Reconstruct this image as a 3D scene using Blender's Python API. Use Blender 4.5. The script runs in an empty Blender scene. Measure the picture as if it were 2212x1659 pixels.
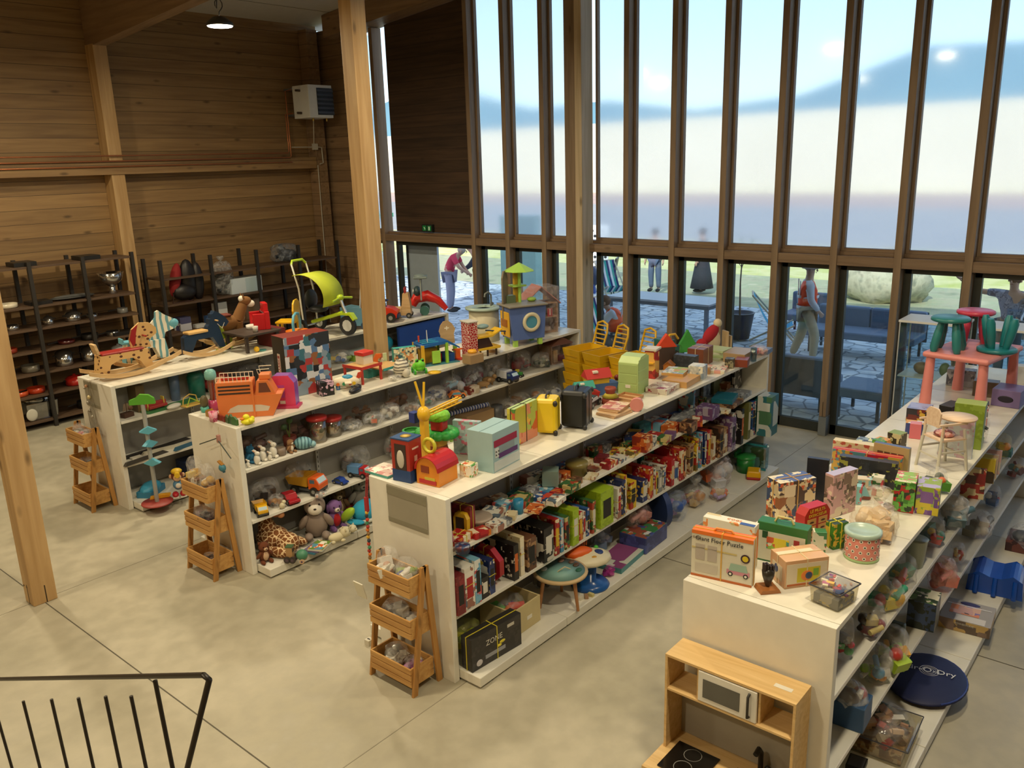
import bpy, math, random
from math import pi, sin, cos, radians
from mathutils import Matrix, Vector, Euler
R = random.Random(7)
S = bpy.context.scene
COL = S.collection

# ---------------------------------------------------------------- camera
cd = bpy.data.cameras.new('camera'); cam = bpy.data.objects.new('camera', cd); COL.objects.link(cam)
F, YAW, PITCH, ROLL = 1810.2, 0.7063, -0.2608, -0.0306
cd.sensor_width = 36.0; cd.lens = 36.0 * F / 2212.0; cd.clip_start = 0.05; cd.clip_end = 400
fw = Vector((cos(YAW) * cos(PITCH), sin(YAW) * cos(PITCH), sin(PITCH)))
rt = fw.cross(Vector((0, 0, 1))).normalized(); up = rt.cross(fw)
r2 = rt * cos(ROLL) + up * sin(ROLL); u2 = up * cos(ROLL) - rt * sin(ROLL)
m = Matrix((r2, u2, -fw)).transposed().to_4x4(); m.translation = Vector((0, 0, 3.582)); cam.matrix_world = m
S.camera = cam
# ---------------------------------------------------------------- exposure
S.view_settings.view_transform = 'Standard'; S.view_settings.look = 'None'
S.view_settings.exposure = 0.08; S.view_settings.gamma = 1.0; S.view_settings.use_curve_mapping = False
S.cycles.max_bounces = 7; S.cycles.transparent_max_bounces = 14; S.cycles.caustics_reflective = False
S.cycles.sample_clamp_indirect = 4.0
# ---------------------------------------------------------------- sky and sun
w = bpy.data.worlds.new('sky'); S.world = w; w.use_nodes = True
nt = w.node_tree; nt.nodes.clear()
sk = nt.nodes.new('ShaderNodeTexSky'); sk.sky_type = 'NISHITA'; sk.sun_disc = False
sk.sun_elevation = radians(38); sk.sun_rotation = radians(250); sk.air_density = 1.0; sk.dust_density = 1.2; sk.ozone_density = 2.0
bg = nt.nodes.new('ShaderNodeBackground'); bg.inputs[1].default_value = 0.36
wo = nt.nodes.new('ShaderNodeOutputWorld')
hz = nt.nodes.new('ShaderNodeMix'); hz.data_type = 'RGBA'; hz.inputs[0].default_value = 0.45; hz.inputs[7].default_value = (2.6, 3.1, 3.6, 1)
nt.links.new(sk.outputs[0], hz.inputs[6]); nt.links.new(hz.outputs[2], bg.inputs[0]); nt.links.new(bg.outputs[0], wo.inputs[0])
def light(name, kind, loc, rot, energy, color, **kw):
    l = bpy.data.lights.new(name, kind); l.energy = energy; l.color = color
    for k, v in kw.items(): setattr(l, k, v)
    o = bpy.data.objects.new(name, l); o.location = loc; o.rotation_euler = rot; COL.objects.link(o); return o
sun = light('sun', 'SUN', (-20, -5, 30), (0, 0, 0), 3.9, (1.0, 0.93, 0.8), angle=radians(0.6))
sun.rotation_euler = Vector((0.80, 0.20, -0.62)).to_track_quat('-Z', 'Y').to_euler()

# ---------------------------------------------------------------- materials
MATS = {}
def lin(h):
    h = h.lstrip('#'); out = []
    for i in (0, 2, 4):
        c = int(h[i:i + 2], 16) / 255
        out.append(c / 12.92 if c <= 0.04045 else ((c + 0.055) / 1.055) ** 2.4)
    return (*out, 1.0)
def newmat(name):
    m = bpy.data.materials.new(name); m.use_nodes = True
    t = m.node_tree; b = t.nodes['Principled BSDF']; return m, t, b
def nd(t, kind, **kw):
    n = t.nodes.new(kind)
    for k, v in kw.items():
        if k.startswith('i_'):
            key = k[2:]; key = int(key) if key.isdigit() else key.replace('_', ' ')
            n.inputs[key].default_value = v
        else: setattr(n, k, v)
    return n
def mth(t, op, a, b=None, c=None):
    n = nd(t, 'ShaderNodeMath', operation=op)
    for i, v in enumerate((a, b, c)):
        if v is None: continue
        if isinstance(v, (int, float)): n.inputs[i].default_value = v
        else: t.links.new(v, n.inputs[i])
    return n.outputs[0]
def ramp(t, fac, stops, const=False):
    r = nd(t, 'ShaderNodeValToRGB'); e = r.color_ramp.elements
    if const: r.color_ramp.interpolation = 'CONSTANT'
    for i, (p, c) in enumerate(stops):
        if i < 2: e[i].position = p; e[i].color = c
        else: x = e.new(p); x.color = c
    t.links.new(fac, r.inputs[0]); return r.outputs[0]
def mixc(t, fac, a, b, mode='MIX'):
    n = nd(t, 'ShaderNodeMix', data_type='RGBA', blend_type=mode)
    for s, v in ((n.inputs[0], fac), (n.inputs[6], a), (n.inputs[7], b)):
        if isinstance(v, (int, float, tuple)): s.default_value = v
        else: t.links.new(v, s)
    return n.outputs[2]
def c(hexc, r=0.45, metal=0.0, **kw):
    """plain procedural colour, very slightly mottled"""
    key = (hexc, r, metal, tuple(kw.items()))
    if key in MATS: return MATS[key]
    m, t, b = newmat('plain ' + hexc)
    co = nd(t, 'ShaderNodeTexCoord'); no = nd(t, 'ShaderNodeTexNoise', i_Scale=9.0)
    t.links.new(co.outputs['Object'], no.inputs[0])
    base = lin(hexc); dk = tuple(v * 0.86 for v in base[:3]) + (1,)
    t.links.new(mixc(t, no.outputs[0], dk, base), b.inputs['Base Color'])
    b.inputs['Roughness'].default_value = r; b.inputs['Metallic'].default_value = metal
    for k, v in kw.items(): b.inputs[k.replace('_', ' ')].default_value = v
    MATS[key] = m; return m
def art(pal, scale=55.0, r=0.35, bright=1.0):
    """printed picture: irregular patches of a palette"""
    scale *= .55; key = ('art', pal, scale)
    if key in MATS: return MATS[key]
    m, t, b = newmat('print ' + pal.split()[0])
    cs = [lin(h) for h in pal.split()]
    co = nd(t, 'ShaderNodeTexCoord'); oi = nd(t, 'ShaderNodeObjectInfo')
    ad = nd(t, 'ShaderNodeVectorMath', operation='ADD')
    t.links.new(co.outputs['Object'], ad.inputs[0])
    cx = nd(t, 'ShaderNodeCombineXYZ')
    rr = mth(t, 'MULTIPLY', oi.outputs['Random'], 9.0)
    for i in range(3): t.links.new(rr, cx.inputs[i])
    t.links.new(cx.outputs[0], ad.inputs[1])
    no = nd(t, 'ShaderNodeTexNoise', i_Scale=scale * 0.5, i_Detail=1.5); t.links.new(ad.outputs[0], no.inputs[0])
    a2 = nd(t, 'ShaderNodeMix', data_type='RGBA', blend_type='MIX'); a2.inputs[0].default_value = 0.025
    t.links.new(ad.outputs[0], a2.inputs[6]); t.links.new(no.outputs[1], a2.inputs[7])
    vo = nd(t, 'ShaderNodeTexVoronoi', i_Scale=scale * 1.5, i_Randomness=0.75, distance='CHEBYCHEV'); t.links.new(a2.outputs[2], vo.inputs[0])
    sp = nd(t, 'ShaderNodeSeparateColor'); t.links.new(vo.outputs['Color'], sp.inputs[0])
    n = len(cs)
    pic = ramp(t, sp.outputs[0], [(i / n, cc) for i, cc in enumerate(cs)], True)
    v2 = nd(t, 'ShaderNodeTexVoronoi', i_Scale=scale * .5, i_Randomness=.7, distance='CHEBYCHEV'); t.links.new(ad.outputs[0], v2.inputs[0])
    s2 = nd(t, 'ShaderNodeSeparateColor'); t.links.new(v2.outputs['Color'], s2.inputs[0])
    big = ramp(t, s2.outputs[1], [(i / n, cc) for i, cc in enumerate(cs)], True)
    t.links.new(mixc(t, mth(t, 'GREATER_THAN', s2.outputs[0], 0.5), pic, big), b.inputs['Base Color'])
    b.inputs['Roughness'].default_value = r
    MATS[key] = m; return m
def wood(key, light_, dark, scale=1.0, axis=0, planks=0.0, paxis=2, rough=0.55, knots=1.0, gap=0.03):
    """timber: grain stretched along `axis`, optional boards along paxis, knots"""
    k = ('wood', key)
    if k in MATS: return MATS[k]
    m, t, b = newmat('wood ' + key)
    co = nd(t, 'ShaderNodeTexCoord'); sx = nd(t, 'ShaderNodeSeparateXYZ'); t.links.new(co.outputs['Object'], sx.inputs[0])
    mp = nd(t, 'ShaderNodeMapping'); sc = [14.0 * scale] * 3; sc[axis] = 0.9 * scale; mp.inputs['Scale'].default_value = sc
    t.links.new(co.outputs['Object'], mp.inputs[0])
    src = mp.outputs[0]
    if planks:
        q = mth(t, 'DIVIDE', sx.outputs[paxis], planks); idn = mth(t, 'FLOOR', q); fr = mth(t, 'FRACT', q)
        wn = nd(t, 'ShaderNodeTexWhiteNoise', noise_dimensions='1D'); t.links.new(idn, wn.inputs['W'])
        va = nd(t, 'ShaderNodeVectorMath', operation='ADD'); t.links.new(mp.outputs[0], va.inputs[0])
        vs = nd(t, 'ShaderNodeVectorMath', operation='SCALE', i_3=40.0); t.links.new(wn.outputs['Color'], vs.inputs[0]); t.links.new(vs.outputs[0], va.inputs[1])
        src = va.outputs[0]
    no = nd(t, 'ShaderNodeTexNoise', i_Scale=1.0, i_Detail=4.0, i_Distortion=0.6); t.links.new(src, no.inputs[0])
    col = ramp(t, no.outputs[0], [(0.3, lin(dark)), (0.68, lin(light_))])
    if planks:
        tone = mth(t, 'MULTIPLY_ADD', wn.outputs['Value'], 0.30, 0.82)
        tc = nd(t, 'ShaderNodeCombineColor'); [t.links.new(tone, tc.inputs[i]) for i in range(3)]
        col = mixc(t, 1.0, col, tc.outputs[0], 'MULTIPLY')
    if knots:
        mk = nd(t, 'ShaderNodeMapping'); s2 = [9.0] * 3; s2[axis] = 3.2; mk.inputs['Scale'].default_value = s2
        t.links.new(co.outputs['Object'], mk.inputs[0])
        vo = nd(t, 'ShaderNodeTexVoronoi', i_Scale=0.55 * scale ** 0.5); t.links.new(mk.outputs[0], vo.inputs[0])
        kn = ramp(t, vo.outputs['Distance'], [(0.05, (1, 1, 1, 1)), (0.15, (0, 0, 0, 1))])
        dk = tuple(v * 0.35 for v in lin(dark)[:3]) + (1,)
        kf = mth(t, 'MULTIPLY', kn, 0.75 * knots); col = mixc(t, kf, col, dk)
    if planks:
        g = mth(t, 'LESS_THAN', fr, gap); dk = tuple(v * 0.22 for v in lin(dark)[:3]) + (1,)
        col = mixc(t, g, col, dk)
    t.links.new(col, b.inputs['Base Color']); b.inputs['Roughness'].default_value = rough
    MATS[k] = m; return m
def glass(key, tint='#ffffff', gloss=0.10, r=0.03):
    k = ('glass', key)
    if k in MATS: return MATS[k]
    m, t, b = newmat('glass ' + key); t.nodes.remove(b)
    out = t.nodes['Material Output']; tr = nd(t, 'ShaderNodeBsdfTransparent'); tr.inputs[0].default_value = lin(tint)
    gl = nd(t, 'ShaderNodeBsdfGlossy'); gl.inputs['Roughness'].default_value = r
    mx = nd(t, 'ShaderNodeMixShader'); mx.inputs[0].default_value = gloss
    t.links.new(tr.outputs[0], mx.inputs[1]); t.links.new(gl.outputs[0], mx.inputs[2]); t.links.new(mx.outputs[0], out.inputs[0])
    MATS[k] = m; return m
def film(key='clear', tint='#e8e8ea', cover=0.30):
    """crumpled plastic bag: mostly see-through, bright creases"""
    k = ('film', key)
    if k in MATS: return MATS[k]
    m, t, b = newmat('plastic film ' + key)
    out = t.nodes['Material Output']; co = nd(t, 'ShaderNodeTexCoord')
    no = nd(t, 'ShaderNodeTexNoise', i_Scale=13.0, i_Detail=2.0, i_Distortion=1.0); t.links.new(co.outputs['Object'], no.inputs[0])
    bp_ = nd(t, 'ShaderNodeBump', i_Strength=0.8, i_Distance=0.02); t.links.new(no.outputs[0], bp_.inputs['Height'])
    b.inputs['Base Color'].default_value = lin(tint); b.inputs['Roughness'].default_value = 0.08; b.inputs['Specular IOR Level'].default_value = 0.9
    t.links.new(bp_.outputs[0], b.inputs['Normal'])
    tr = nd(t, 'ShaderNodeBsdfTransparent'); mx = nd(t, 'ShaderNodeMixShader')
    f = ramp(t, no.outputs[0], [(0.40, (cover * 0.30,) * 3 + (1,)), (0.72, (min(1, cover * 1.3),) * 3 + (1,))])
    t.links.new(f, mx.inputs[0]); t.links.new(tr.outputs[0], mx.inputs[1]); t.links.new(b.outputs[0], mx.inputs[2]); t.links.new(mx.outputs[0], out.inputs[0])
    MATS[k] = m; return m

# ---------------------------------------------------------------- mesh builder
class MB:
    def __init__(s, T=None): s.V = []; s.Fc = []; s.Mi = []; s.Sm = []; s.ml = []; s.T = T or Matrix()
    def mi(s, m):
        if isinstance(m, str): m = c(m)
        if m not in s.ml: s.ml.append(m)
        return s.ml.index(m)
    def add(s, vs, fs, m, smooth=False, T=None):
        T = s.T @ T if T is not None else s.T
        o = len(s.V); s.V += [tuple(T @ Vector(v)) for v in vs]; k = s.mi(m) if not isinstance(m, list) else None
        for i, f in enumerate(fs):
            s.Fc.append([o + j for j in f]); s.Mi.append(k if k is not None else s.mi(m[i])); s.Sm.append(smooth)
        return s
    def box(s, x, y, z, sx, sy, sz, m, rz=0, rx=0, ry=0, taper=1.0):
        """z is the BOTTOM; m may be a list for (bottom, top, -y, +y, -x, +x)"""
        a, b2 = sx / 2, sy / 2; k = taper
        vs = [(-a, -b2, 0), (a, -b2, 0), (a, b2, 0), (-a, b2, 0), (-a * k, -b2 * k, sz), (a * k, -b2 * k, sz), (a * k, b2 * k, sz), (-a * k, b2 * k, sz)]
        fs = [(3, 2, 1, 0), (4, 5, 6, 7), (0, 1, 5, 4), (2, 3, 7, 6), (3, 0, 4, 7), (1, 2, 6, 5)]
        T = Matrix.Translation((x, y, z)) @ Euler((rx, ry, rz)).to_matrix().to_4x4()
        return s.add(vs, fs, m, False, T)
    def cyl(s, p0, p1, r0, m, r1=None, n=12, cap=True, smooth=True):
        p0, p1 = Vector(p0), Vector(p1); r1 = r0 if r1 is None else r1
        d = (p1 - p0); q = d.to_track_quat('Z', 'Y').to_matrix()
        vs = []
        for p, r in ((p0, r0), (p1, r1)):
            for i in range(n):
                a = 2 * pi * i / n; vs.append(tuple(p + q @ Vector((r * cos(a), r * sin(a), 0))))
        fs = [(i, (i + 1) % n, n + (i + 1) % n, n + i) for i in range(n)]
        s.add(vs, fs, m, smooth)
        if cap: s.add(vs, [tuple(range(n - 1, -1, -1)), tuple(range(n, 2 * n))], m)
        return s
    def lathe(s, prof, m, x=0, y=0, z=0, n=20, T=None, smooth=True):
        vs = []
        for r, h in prof:
            for i in range(n):
                a = 2 * pi * i / n; vs.append((x + r * cos(a), y + r * sin(a), z + h))
        fs = [(j * n + i, j * n + (i + 1) % n, (j + 1) * n + (i + 1) % n, (j + 1) * n + i) for j in range(len(prof) - 1) for i in range(n)]
        return s.add(vs, fs, m, smooth, T)
    def ell(s, x, y, z, rx, ry, rz, m, nu=12, nv=8, T=None, e=(0, 0, 0), f=None):
        """z is the CENTRE"""
        vs = []
        for j in range(nv + 1):
            t = pi * j / nv
            for i in range(nu):
                a = 2 * pi * i / nu; k = f(a, t) if f else 1.0
                vs.append((rx * sin(t) * cos(a) * k, ry * sin(t) * sin(a) * k, rz * cos(t) * k))
        fs = [(j * nu + i, (j + 1) * nu + i, (j + 1) * nu + (i + 1) % nu, j * nu + (i + 1) % nu) for j in range(nv) for i in range(nu)]
        T2 = Matrix.Translation((x, y, z)) @ Euler(e).to_matrix().to_4x4()
        return s.add(vs, fs, m, True, T @ T2 if T else T2)
    def tube(s, pts, r, m, n=8):
        pts = [Vector(p) for p in pts]; vs = []
        for k, p in enumerate(pts):
            d = (pts[min(k + 1, len(pts) - 1)] - pts[max(k - 1, 0)]).normalized(); q = d.to_track_quat('Z', 'Y').to_matrix()
            rr = r[k] if isinstance(r, (list, tuple)) else r
            for i in range(n):
                a = 2 * pi * i / n; vs.append(tuple(p + q @ Vector((rr * cos(a), rr * sin(a), 0))))
        # keep rings aligned
        for k in range(1, len(pts)):
            ring = vs[k * n:(k + 1) * n]; prev = Vector(vs[(k - 1) * n]) - pts[k - 1]
            best = min(range(n), key=lambda j: ((Vector(ring[j]) - pts[k]) - prev).length)
            vs[k * n:(k + 1) * n] = ring[best:] + ring[:best]
        fs = [(j * n + i, j * n + (i + 1) % n, (j + 1) * n + (i + 1) % n, (j + 1) * n + i) for j in range(len(pts) - 1) for i in range(n)]
        s.add(vs, fs, m, True); s.add(vs, [tuple(range(n - 1, -1, -1)), tuple(range(len(vs) - n, len(vs)))], m); return s
    def prism(s, poly, t, m, T=None, mside=None):
        """poly in (x, z), thickness t along y, centred"""
        n = len(poly); vs = [(a, -t / 2, b) for a, b in poly] + [(a, t / 2, b) for a, b in poly]
        s.add(vs, [tuple(range(n)), tuple(range(2 * n - 1, n - 1, -1))], m, False, T)
        s.add(vs, [(i, n + i, n + (i + 1) % n, (i + 1) % n) for i in range(n)], mside or m, False, T); return s
    def text(s, st, h, m, T, align='CENTER'):
        cu = bpy.data.curves.new('t', 'FONT'); cu.body = st; cu.size = h; cu.align_x = align; cu.align_y = 'CENTER'; cu.extrude = 0.0005; cu.resolution_u = 2
        o = bpy.data.objects.new('t', cu); me = bpy.data.meshes.new_from_object(o)
        s.add([tuple(v.co) for v in me.vertices], [tuple(p.vertices) for p in me.polygons], m, False, T)
        bpy.data.objects.remove(o); bpy.data.curves.remove(cu); bpy.data.meshes.remove(me); return s
    def build(s, name, parent=None, bev=0.0, label=None, sub=0):
        me = bpy.data.meshes.new(name); me.from_pydata(s.V, [], s.Fc)
        for m in s.ml: me.materials.append(m)
        me.polygons.foreach_set('material_index', s.Mi); me.polygons.foreach_set('use_smooth', s.Sm); me.update()
        o = bpy.data.objects.new(name, me); COL.objects.link(o)
        if parent: o.parent = parent
        if bev: md = o.modifiers.new('b', 'BEVEL'); md.width = bev; md.segments = 2; md.limit_method = 'ANGLE'; md.angle_limit = radians(40)
        if sub: md = o.modifiers.new('s', 'SUBSURF'); md.levels = sub; md.render_levels = sub
        if label: o['label'] = label
        return o
def tag(o, label=None, cat=None, group=None, kind=None):
    if label: o['label'] = label
    if cat: o['category'] = cat
    if group: o['group'] = group
    if kind: o['kind'] = kind
    return o
LIFT = 0.0012
def thing(name, label, cat, x=0, y=0, z=0, rz=0, group=None):
    o = bpy.data.objects.new(name, None); COL.objects.link(o); o.empty_display_size = 0.05
    o.location = (x, y, z + LIFT * (z > .01)); o.rotation_euler = (0, 0, rz); return tag(o, label, cat, group)
def solo(mb, name, label, cat, x=0, y=0, z=0, rz=0, group=None, bev=0.0, sub=0):
    o = mb.build(name, None, bev, sub=sub); o.location = (x, y, z + LIFT * (z > .01)); o.rotation_euler = (0, 0, rz); return tag(o, label, cat, group)
def struct(mb, name, parent=None, bev=0.0):
    o = mb.build(name, parent, bev)
    if not parent: o['kind'] = 'structure'
    return o
def clone(o, x, y, z, rz=None, label=None, group=None):
    n = o.copy(); COL.objects.link(n); n.location = (x, y, z)
    if rz is not None: n.rotation_euler = (0, 0, rz)
    if label: n['label'] = label
    if group: n['group'] = group
    for ch in list(o.children):
        k = ch.copy(); COL.objects.link(k); k.parent = n
        for g in ch.children:
            q = g.copy(); COL.objects.link(q); q.parent = k
    return n
FACE_X = Euler((pi / 2, 0, -pi / 2)).to_matrix().to_4x4()   # text reading on a -X face
FACE_Y = Euler((pi / 2, 0, 0)).to_matrix().to_4x4()         # text reading on a -Y face
def TX(x, y, z, roll=0): return Matrix.Translation((x, y, z)) @ FACE_X @ Matrix.Rotation(roll, 4, 'Z')
def TY(x, y, z, roll=0): return Matrix.Translation((x, y, z)) @ FACE_Y @ Matrix.Rotation(roll, 4, 'Z')
def TZ(x, y, z, roll=0): return Matrix.Translation((x, y, z)) @ Matrix.Rotation(roll, 4, 'Z')

# ================================================================ ROOM
CH = lambda y: 6.107 + 0.105 * (13.6 - y)          # roof rises away from the left wall
pine_wall = wood('pine wall', '#97794f', '#7d603e', 1.0, 0, 0.205, 2, 0.6, 1.0)
pine_fac = wood('pine wall end', '#94795a', '#7b6147', 1.0, 1, 0.205, 2, 0.6, 0.8)
pine_post = wood('pine post', '#c2a172', '#a88556', 1.0, 2, knots=1.0)
pine_mull = wood('pine mullion', '#8f7961', '#77624d', 1.2, 2, knots=0.6)
pine_rail = wood('pine rail', '#8a735c', '#735d48', 1.2, 1, knots=0.6)
pine_beam = wood('pine beam', '#93785a', '#7a6046', 1.0, 1, knots=0.8)
darkwood = wood('dark boards', '#4a3626', '#332418', 1.0, 1, 0.19, 2, 0.7, 0.5)
# floor: polished concrete with blotches
m, t, b = newmat('polished concrete')
co = nd(t, 'ShaderNodeTexCoord')
n1 = nd(t, 'ShaderNodeTexNoise', i_Scale=0.9, i_Detail=5.0); t.links.new(co.outputs['Object'], n1.inputs[0])
n2 = nd(t, 'ShaderNodeTexNoise', i_Scale=7.0, i_Detail=6.0); t.links.new(co.outputs['Object'], n2.inputs[0])
ca = ramp(t, n1.outputs[0], [(0.35, lin('#a29c88')), (0.65, lin('#b8b19d'))])
cb = ramp(t, n2.outputs[0], [(0.4, (0.90,) * 3 + (1,)), (0.62, (1, 1, 1, 1))])
t.links.new(mixc(t, 1.0, ca, cb, 'MULTIPLY'), b.inputs['Base Color'])
rr = mth(t, 'MULTIPLY_ADD', n2.outputs[0], 0.35, 0.28); t.links.new(rr, b.inputs['Roughness'])
concrete = m
struct(MB().box(3.9, 4.3, -0.3, 13.8, 19.0, 0.3, concrete), 'floor')
jm = c('#5a5548', 0.8)
mb = MB()
for x in (2.33, 6.24): mb.box(x, 4.3, 0.0, 0.009, 18.8, 0.0015, jm)
for y in (7.46, 3.69, -0.1): mb.box(3.8, y, 0.0, 13.2, 0.006, 0.0012, c('#8b8574', 0.8))
struct(mb, 'trim_1')
struct(MB().box(3.8, 13.72, 0, 13.6, 0.2, 6.3, pine_wall), 'wall_left')
# facade end piece between corner and first pane (boards)
struct(MB().box(10.62, 13.0, 0, 0.12, 1.4, 6.0, pine_fac), 'wall_front')
mb = MB(); wy0, wy1 = 13.8, -5.3; za, zb_ = CH(wy0) - .01, CH(wy1) - .01
mb.add([(-3.1, wy0, 0), (-2.9, wy0, 0), (-2.9, wy1, 0), (-3.1, wy1, 0), (-3.1, wy0, za), (-2.9, wy0, za), (-2.9, wy1, zb_), (-3.1, wy1, zb_)], [(3, 2, 1, 0), (4, 5, 6, 7), (1, 0, 4, 5), (2, 1, 5, 6), (3, 2, 6, 7), (0, 3, 7, 4)], c('#b39a74', 0.7))
struct(mb, 'wall_back')
struct(MB().box(3.8, -5.2, 0, 13.6, 0.2, 8.04, c('#b39a74', 0.7)), 'wall_right')
# roof/ceiling panels, sloping
mb = MB(); x0, x1 = -3.1, 11.3; y0, y1 = 13.9, -5.4
mb.add([(x0, y0, CH(y0)), (x1, y0, CH(y0)), (x1, y1, CH(y1)), (x0, y1, CH(y1)), (x0, y0, CH(y0) + .25), (x1, y0, CH(y0) + .25), (x1, y1, CH(y1) + .25), (x0, y1, CH(y1) + .25)],
       [(0, 1, 2, 3), (7, 6, 5, 4), (0, 4, 5, 1), (1, 5, 6, 2), (2, 6, 7, 3), (3, 7, 4, 0)], c('#c9c4b8', 0.8))
for k in range(1, 16):
    y = 13.9 - k * 1.2; mb.box(4.1, y, CH(y) - 0.004, 14.3, 0.012, 0.004, c('#7d776a', 0.8))
struct(mb, 'ceiling')
# ---- posts and beams
zb0 = lambda y: 5.43 + .083 * (13.36 - y) - .03
def post(x, y, sx, sy, h, label, name='timber_post'):
    t_ = thing(name, label, 'post', x, y, 0)
    m_ = MB().box(0, 0, 0.0, sx, sy, h, pine_post); m_.build('shaft', t_, 0.006)
    k = MB().box(-sx / 2 + 0.0, 0, 0.002, 0.004, 0.008, 0.18, '#2a1d10').box(0.01, -sy / 2, 0.002, 0.008, 0.004, 0.16, '#2a1d10')
    for q in (-0.03, 0.03): k.cyl((-sx / 2 + 0.002, q + 0.03, 0.16), (-sx / 2 - 0.003, q + 0.03, 0.16), 0.008, '#2a1d10')
    k.build('steel_slot', t_); return t_
post(2.335, 7.46, 0.195, 0.18, zb0(7.46), 'square pine post standing alone at the left edge, nearest to the camera')
post(6.31, 7.46, 0.20, 0.20, zb0(7.46), 'tall square pine post rising between the first and second shelving rows')
t_ = thing('wall_post', 'pine half post against the left plank wall, under the sloping beam', 'post', 6.36, 13.485)
MB().box(0, 0, 0, 0.21, 0.26, 5.45, pine_post).build('shaft', t_, 0.006)
t_ = thing('corner_post', 'dark pine corner post where plank wall meets glass front', 'post', 10.3, 13.48)
MB().box(0, 0, 0, 0.24, 0.24, 6.0, pine_fac).build('shaft', t_, 0.006)
# sloping roof beam at X = 6.3 and at 2.33
for x in (6.36, 2.33):
    mb = MB(); a, b_ = 13.6, -5.0; s_ = 0.083
    zb = lambda y: 5.43 + s_ * (13.36 - y)
    mb.add([(x - .1, a, zb(a)), (x + .1, a, zb(a)), (x + .1, b_, zb(b_)), (x - .1, b_, zb(b_)), (x - .1, a, CH(a) - .01), (x + .1, a, CH(a) - .01), (x + .1, b_, CH(b_) - .01), (x - .1, b_, CH(b_) - .01)],
           [(3, 2, 1, 0), (4, 5, 6, 7), (1, 0, 4, 5), (2, 1, 5, 6), (3, 2, 6, 7), (0, 3, 7, 4)], pine_beam)
    solo(mb, 'roof_beam', 'deep glulam roof beam sloping up from the wall post at top left' if x > 6 else 'glulam roof beam over the lone left post', 'beam', group=None)
# ---- facade: mullions, columns, transom, panes
MY = [6.67 + 0.7515 * k for k in range(8, -13, -1)]       # mullion centres, left to right
zT0, zT1 = 2.215, 2.335                                    # transom
COLS = (3.66, 7.42)
# top beam of the facade
mb = MB(); 
def top(y): return CH(y) - 0.01
mb.add([(10.2, 12.9, 5.80), (10.7, 12.9, 5.80), (10.7, -5.1, 7.55), (10.2, -5.1, 7.55), (10.2, 12.9, top(12.9)), (10.7, 12.9, top(12.9)), (10.7, -5.1, top(-5.1)), (10.2, -5.1, top(-5.1))],
       [(3, 2, 1, 0), (4, 5, 6, 7), (1, 0, 4, 5), (2, 1, 5, 6), (3, 2, 6, 7), (0, 3, 7, 4)], pine_beam)
solo(mb, 'eaves_beam', 'pine beam running along the top of the glass front', 'beam')
mb = MB().box(10.575, 4.0, zT0, 0.22, 17.6, zT1 - zT0, pine_rail)
mb.box(10.62, 4.0, zT1, 0.12, 17.6, 0.045, pine_rail)
solo(mb, 'transom_beam', 'long horizontal pine transom between clear doors and frosted panes', 'beam', bev=0.004)
# dark boarded panel over the open door
mb = MB(); pa, pb = 11.68, 9.76; q = lambda y: 5.79 + (12.9 - y) * .0972
mb.add([(10.57, pa, 2.39), (10.67, pa, 2.39), (10.67, pb, 2.39), (10.57, pb, 2.39), (10.57, pa, q(pa)), (10.67, pa, q(pa)), (10.67, pb, q(pb)), (10.57, pb, q(pb))], [(3, 2, 1, 0), (4, 5, 6, 7), (1, 0, 4, 5), (2, 1, 5, 6), (3, 2, 6, 7), (0, 3, 7, 4)], darkwood)
tag(mb.build('boarded_panel'), 'large dark stained board panel above the open doorway', 'wall panel')
mb = MB()
mb.box(0, 0, 0, 0.05, 0.26, 0.13, '#222724').box(-0.027, 0.06, 0.02, 0.004, 0.09, 0.09, c('#1f8a4c', 0.3)).box(-0.027, -0.06, 0.02, 0.004, 0.09, 0.09, c('#1f8a4c', 0.3))
mb.prism([(-.012, 0), (.0, .03), (.015, .05), (.0, .06), (-.02, .03)], 0.003, c('#e8fff0', 0.3), Matrix.Translation((-0.031, 0.06, 0.03)) @ Matrix.Rotation(pi / 2, 4, 'Z'))
mb.box(-0.031, -0.06, 0.03, 0.004, 0.03, 0.065, c('#e8fff0', 0.3))
e = solo(mb, 'exit_sign', 'small green running man exit sign on the dark boards', 'exit sign', 10.535, 10.83, 2.40)
# frosted twin-wall sheet material
m, t, b = newmat('frosted twin wall sheet')
out = t.nodes['Material Output']
b.inputs['Base Color'].default_value = (0.74, 0.81, 0.88, 1); b.inputs['Roughness'].default_value = 0.16; b.inputs['IOR'].default_value = 1.12; b.inputs['Transmission Weight'].default_value = 1.0
df = nd(t, 'ShaderNodeBsdfTranslucent'); df.inputs[0].default_value = (0.8, 0.86, 0.95, 1)
mx = nd(t, 'ShaderNodeMixShader'); mx.inputs[0].default_value = 0.16
gl = nd(t, 'ShaderNodeBsdfGlossy'); gl.inputs['Roughness'].default_value = 0.08; mx2 = nd(t, 'ShaderNodeMixShader'); mx2.inputs[0].default_value = 0.03
t.links.new(b.outputs[0], mx.inputs[1]); t.links.new(df.outputs[0], mx.inputs[2])
t.links.new(mx.outputs[0], mx2.inputs[1]); t.links.new(gl.outputs[0], mx2.inputs[2]); t.links.new(mx2.outputs[0], out.inputs[0])
frost = m
clear = glass('clear door', '#eef6f8', 0.07)
alu = c('#3c3f3b', 0.4, 0.3)
gapY = []
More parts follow.
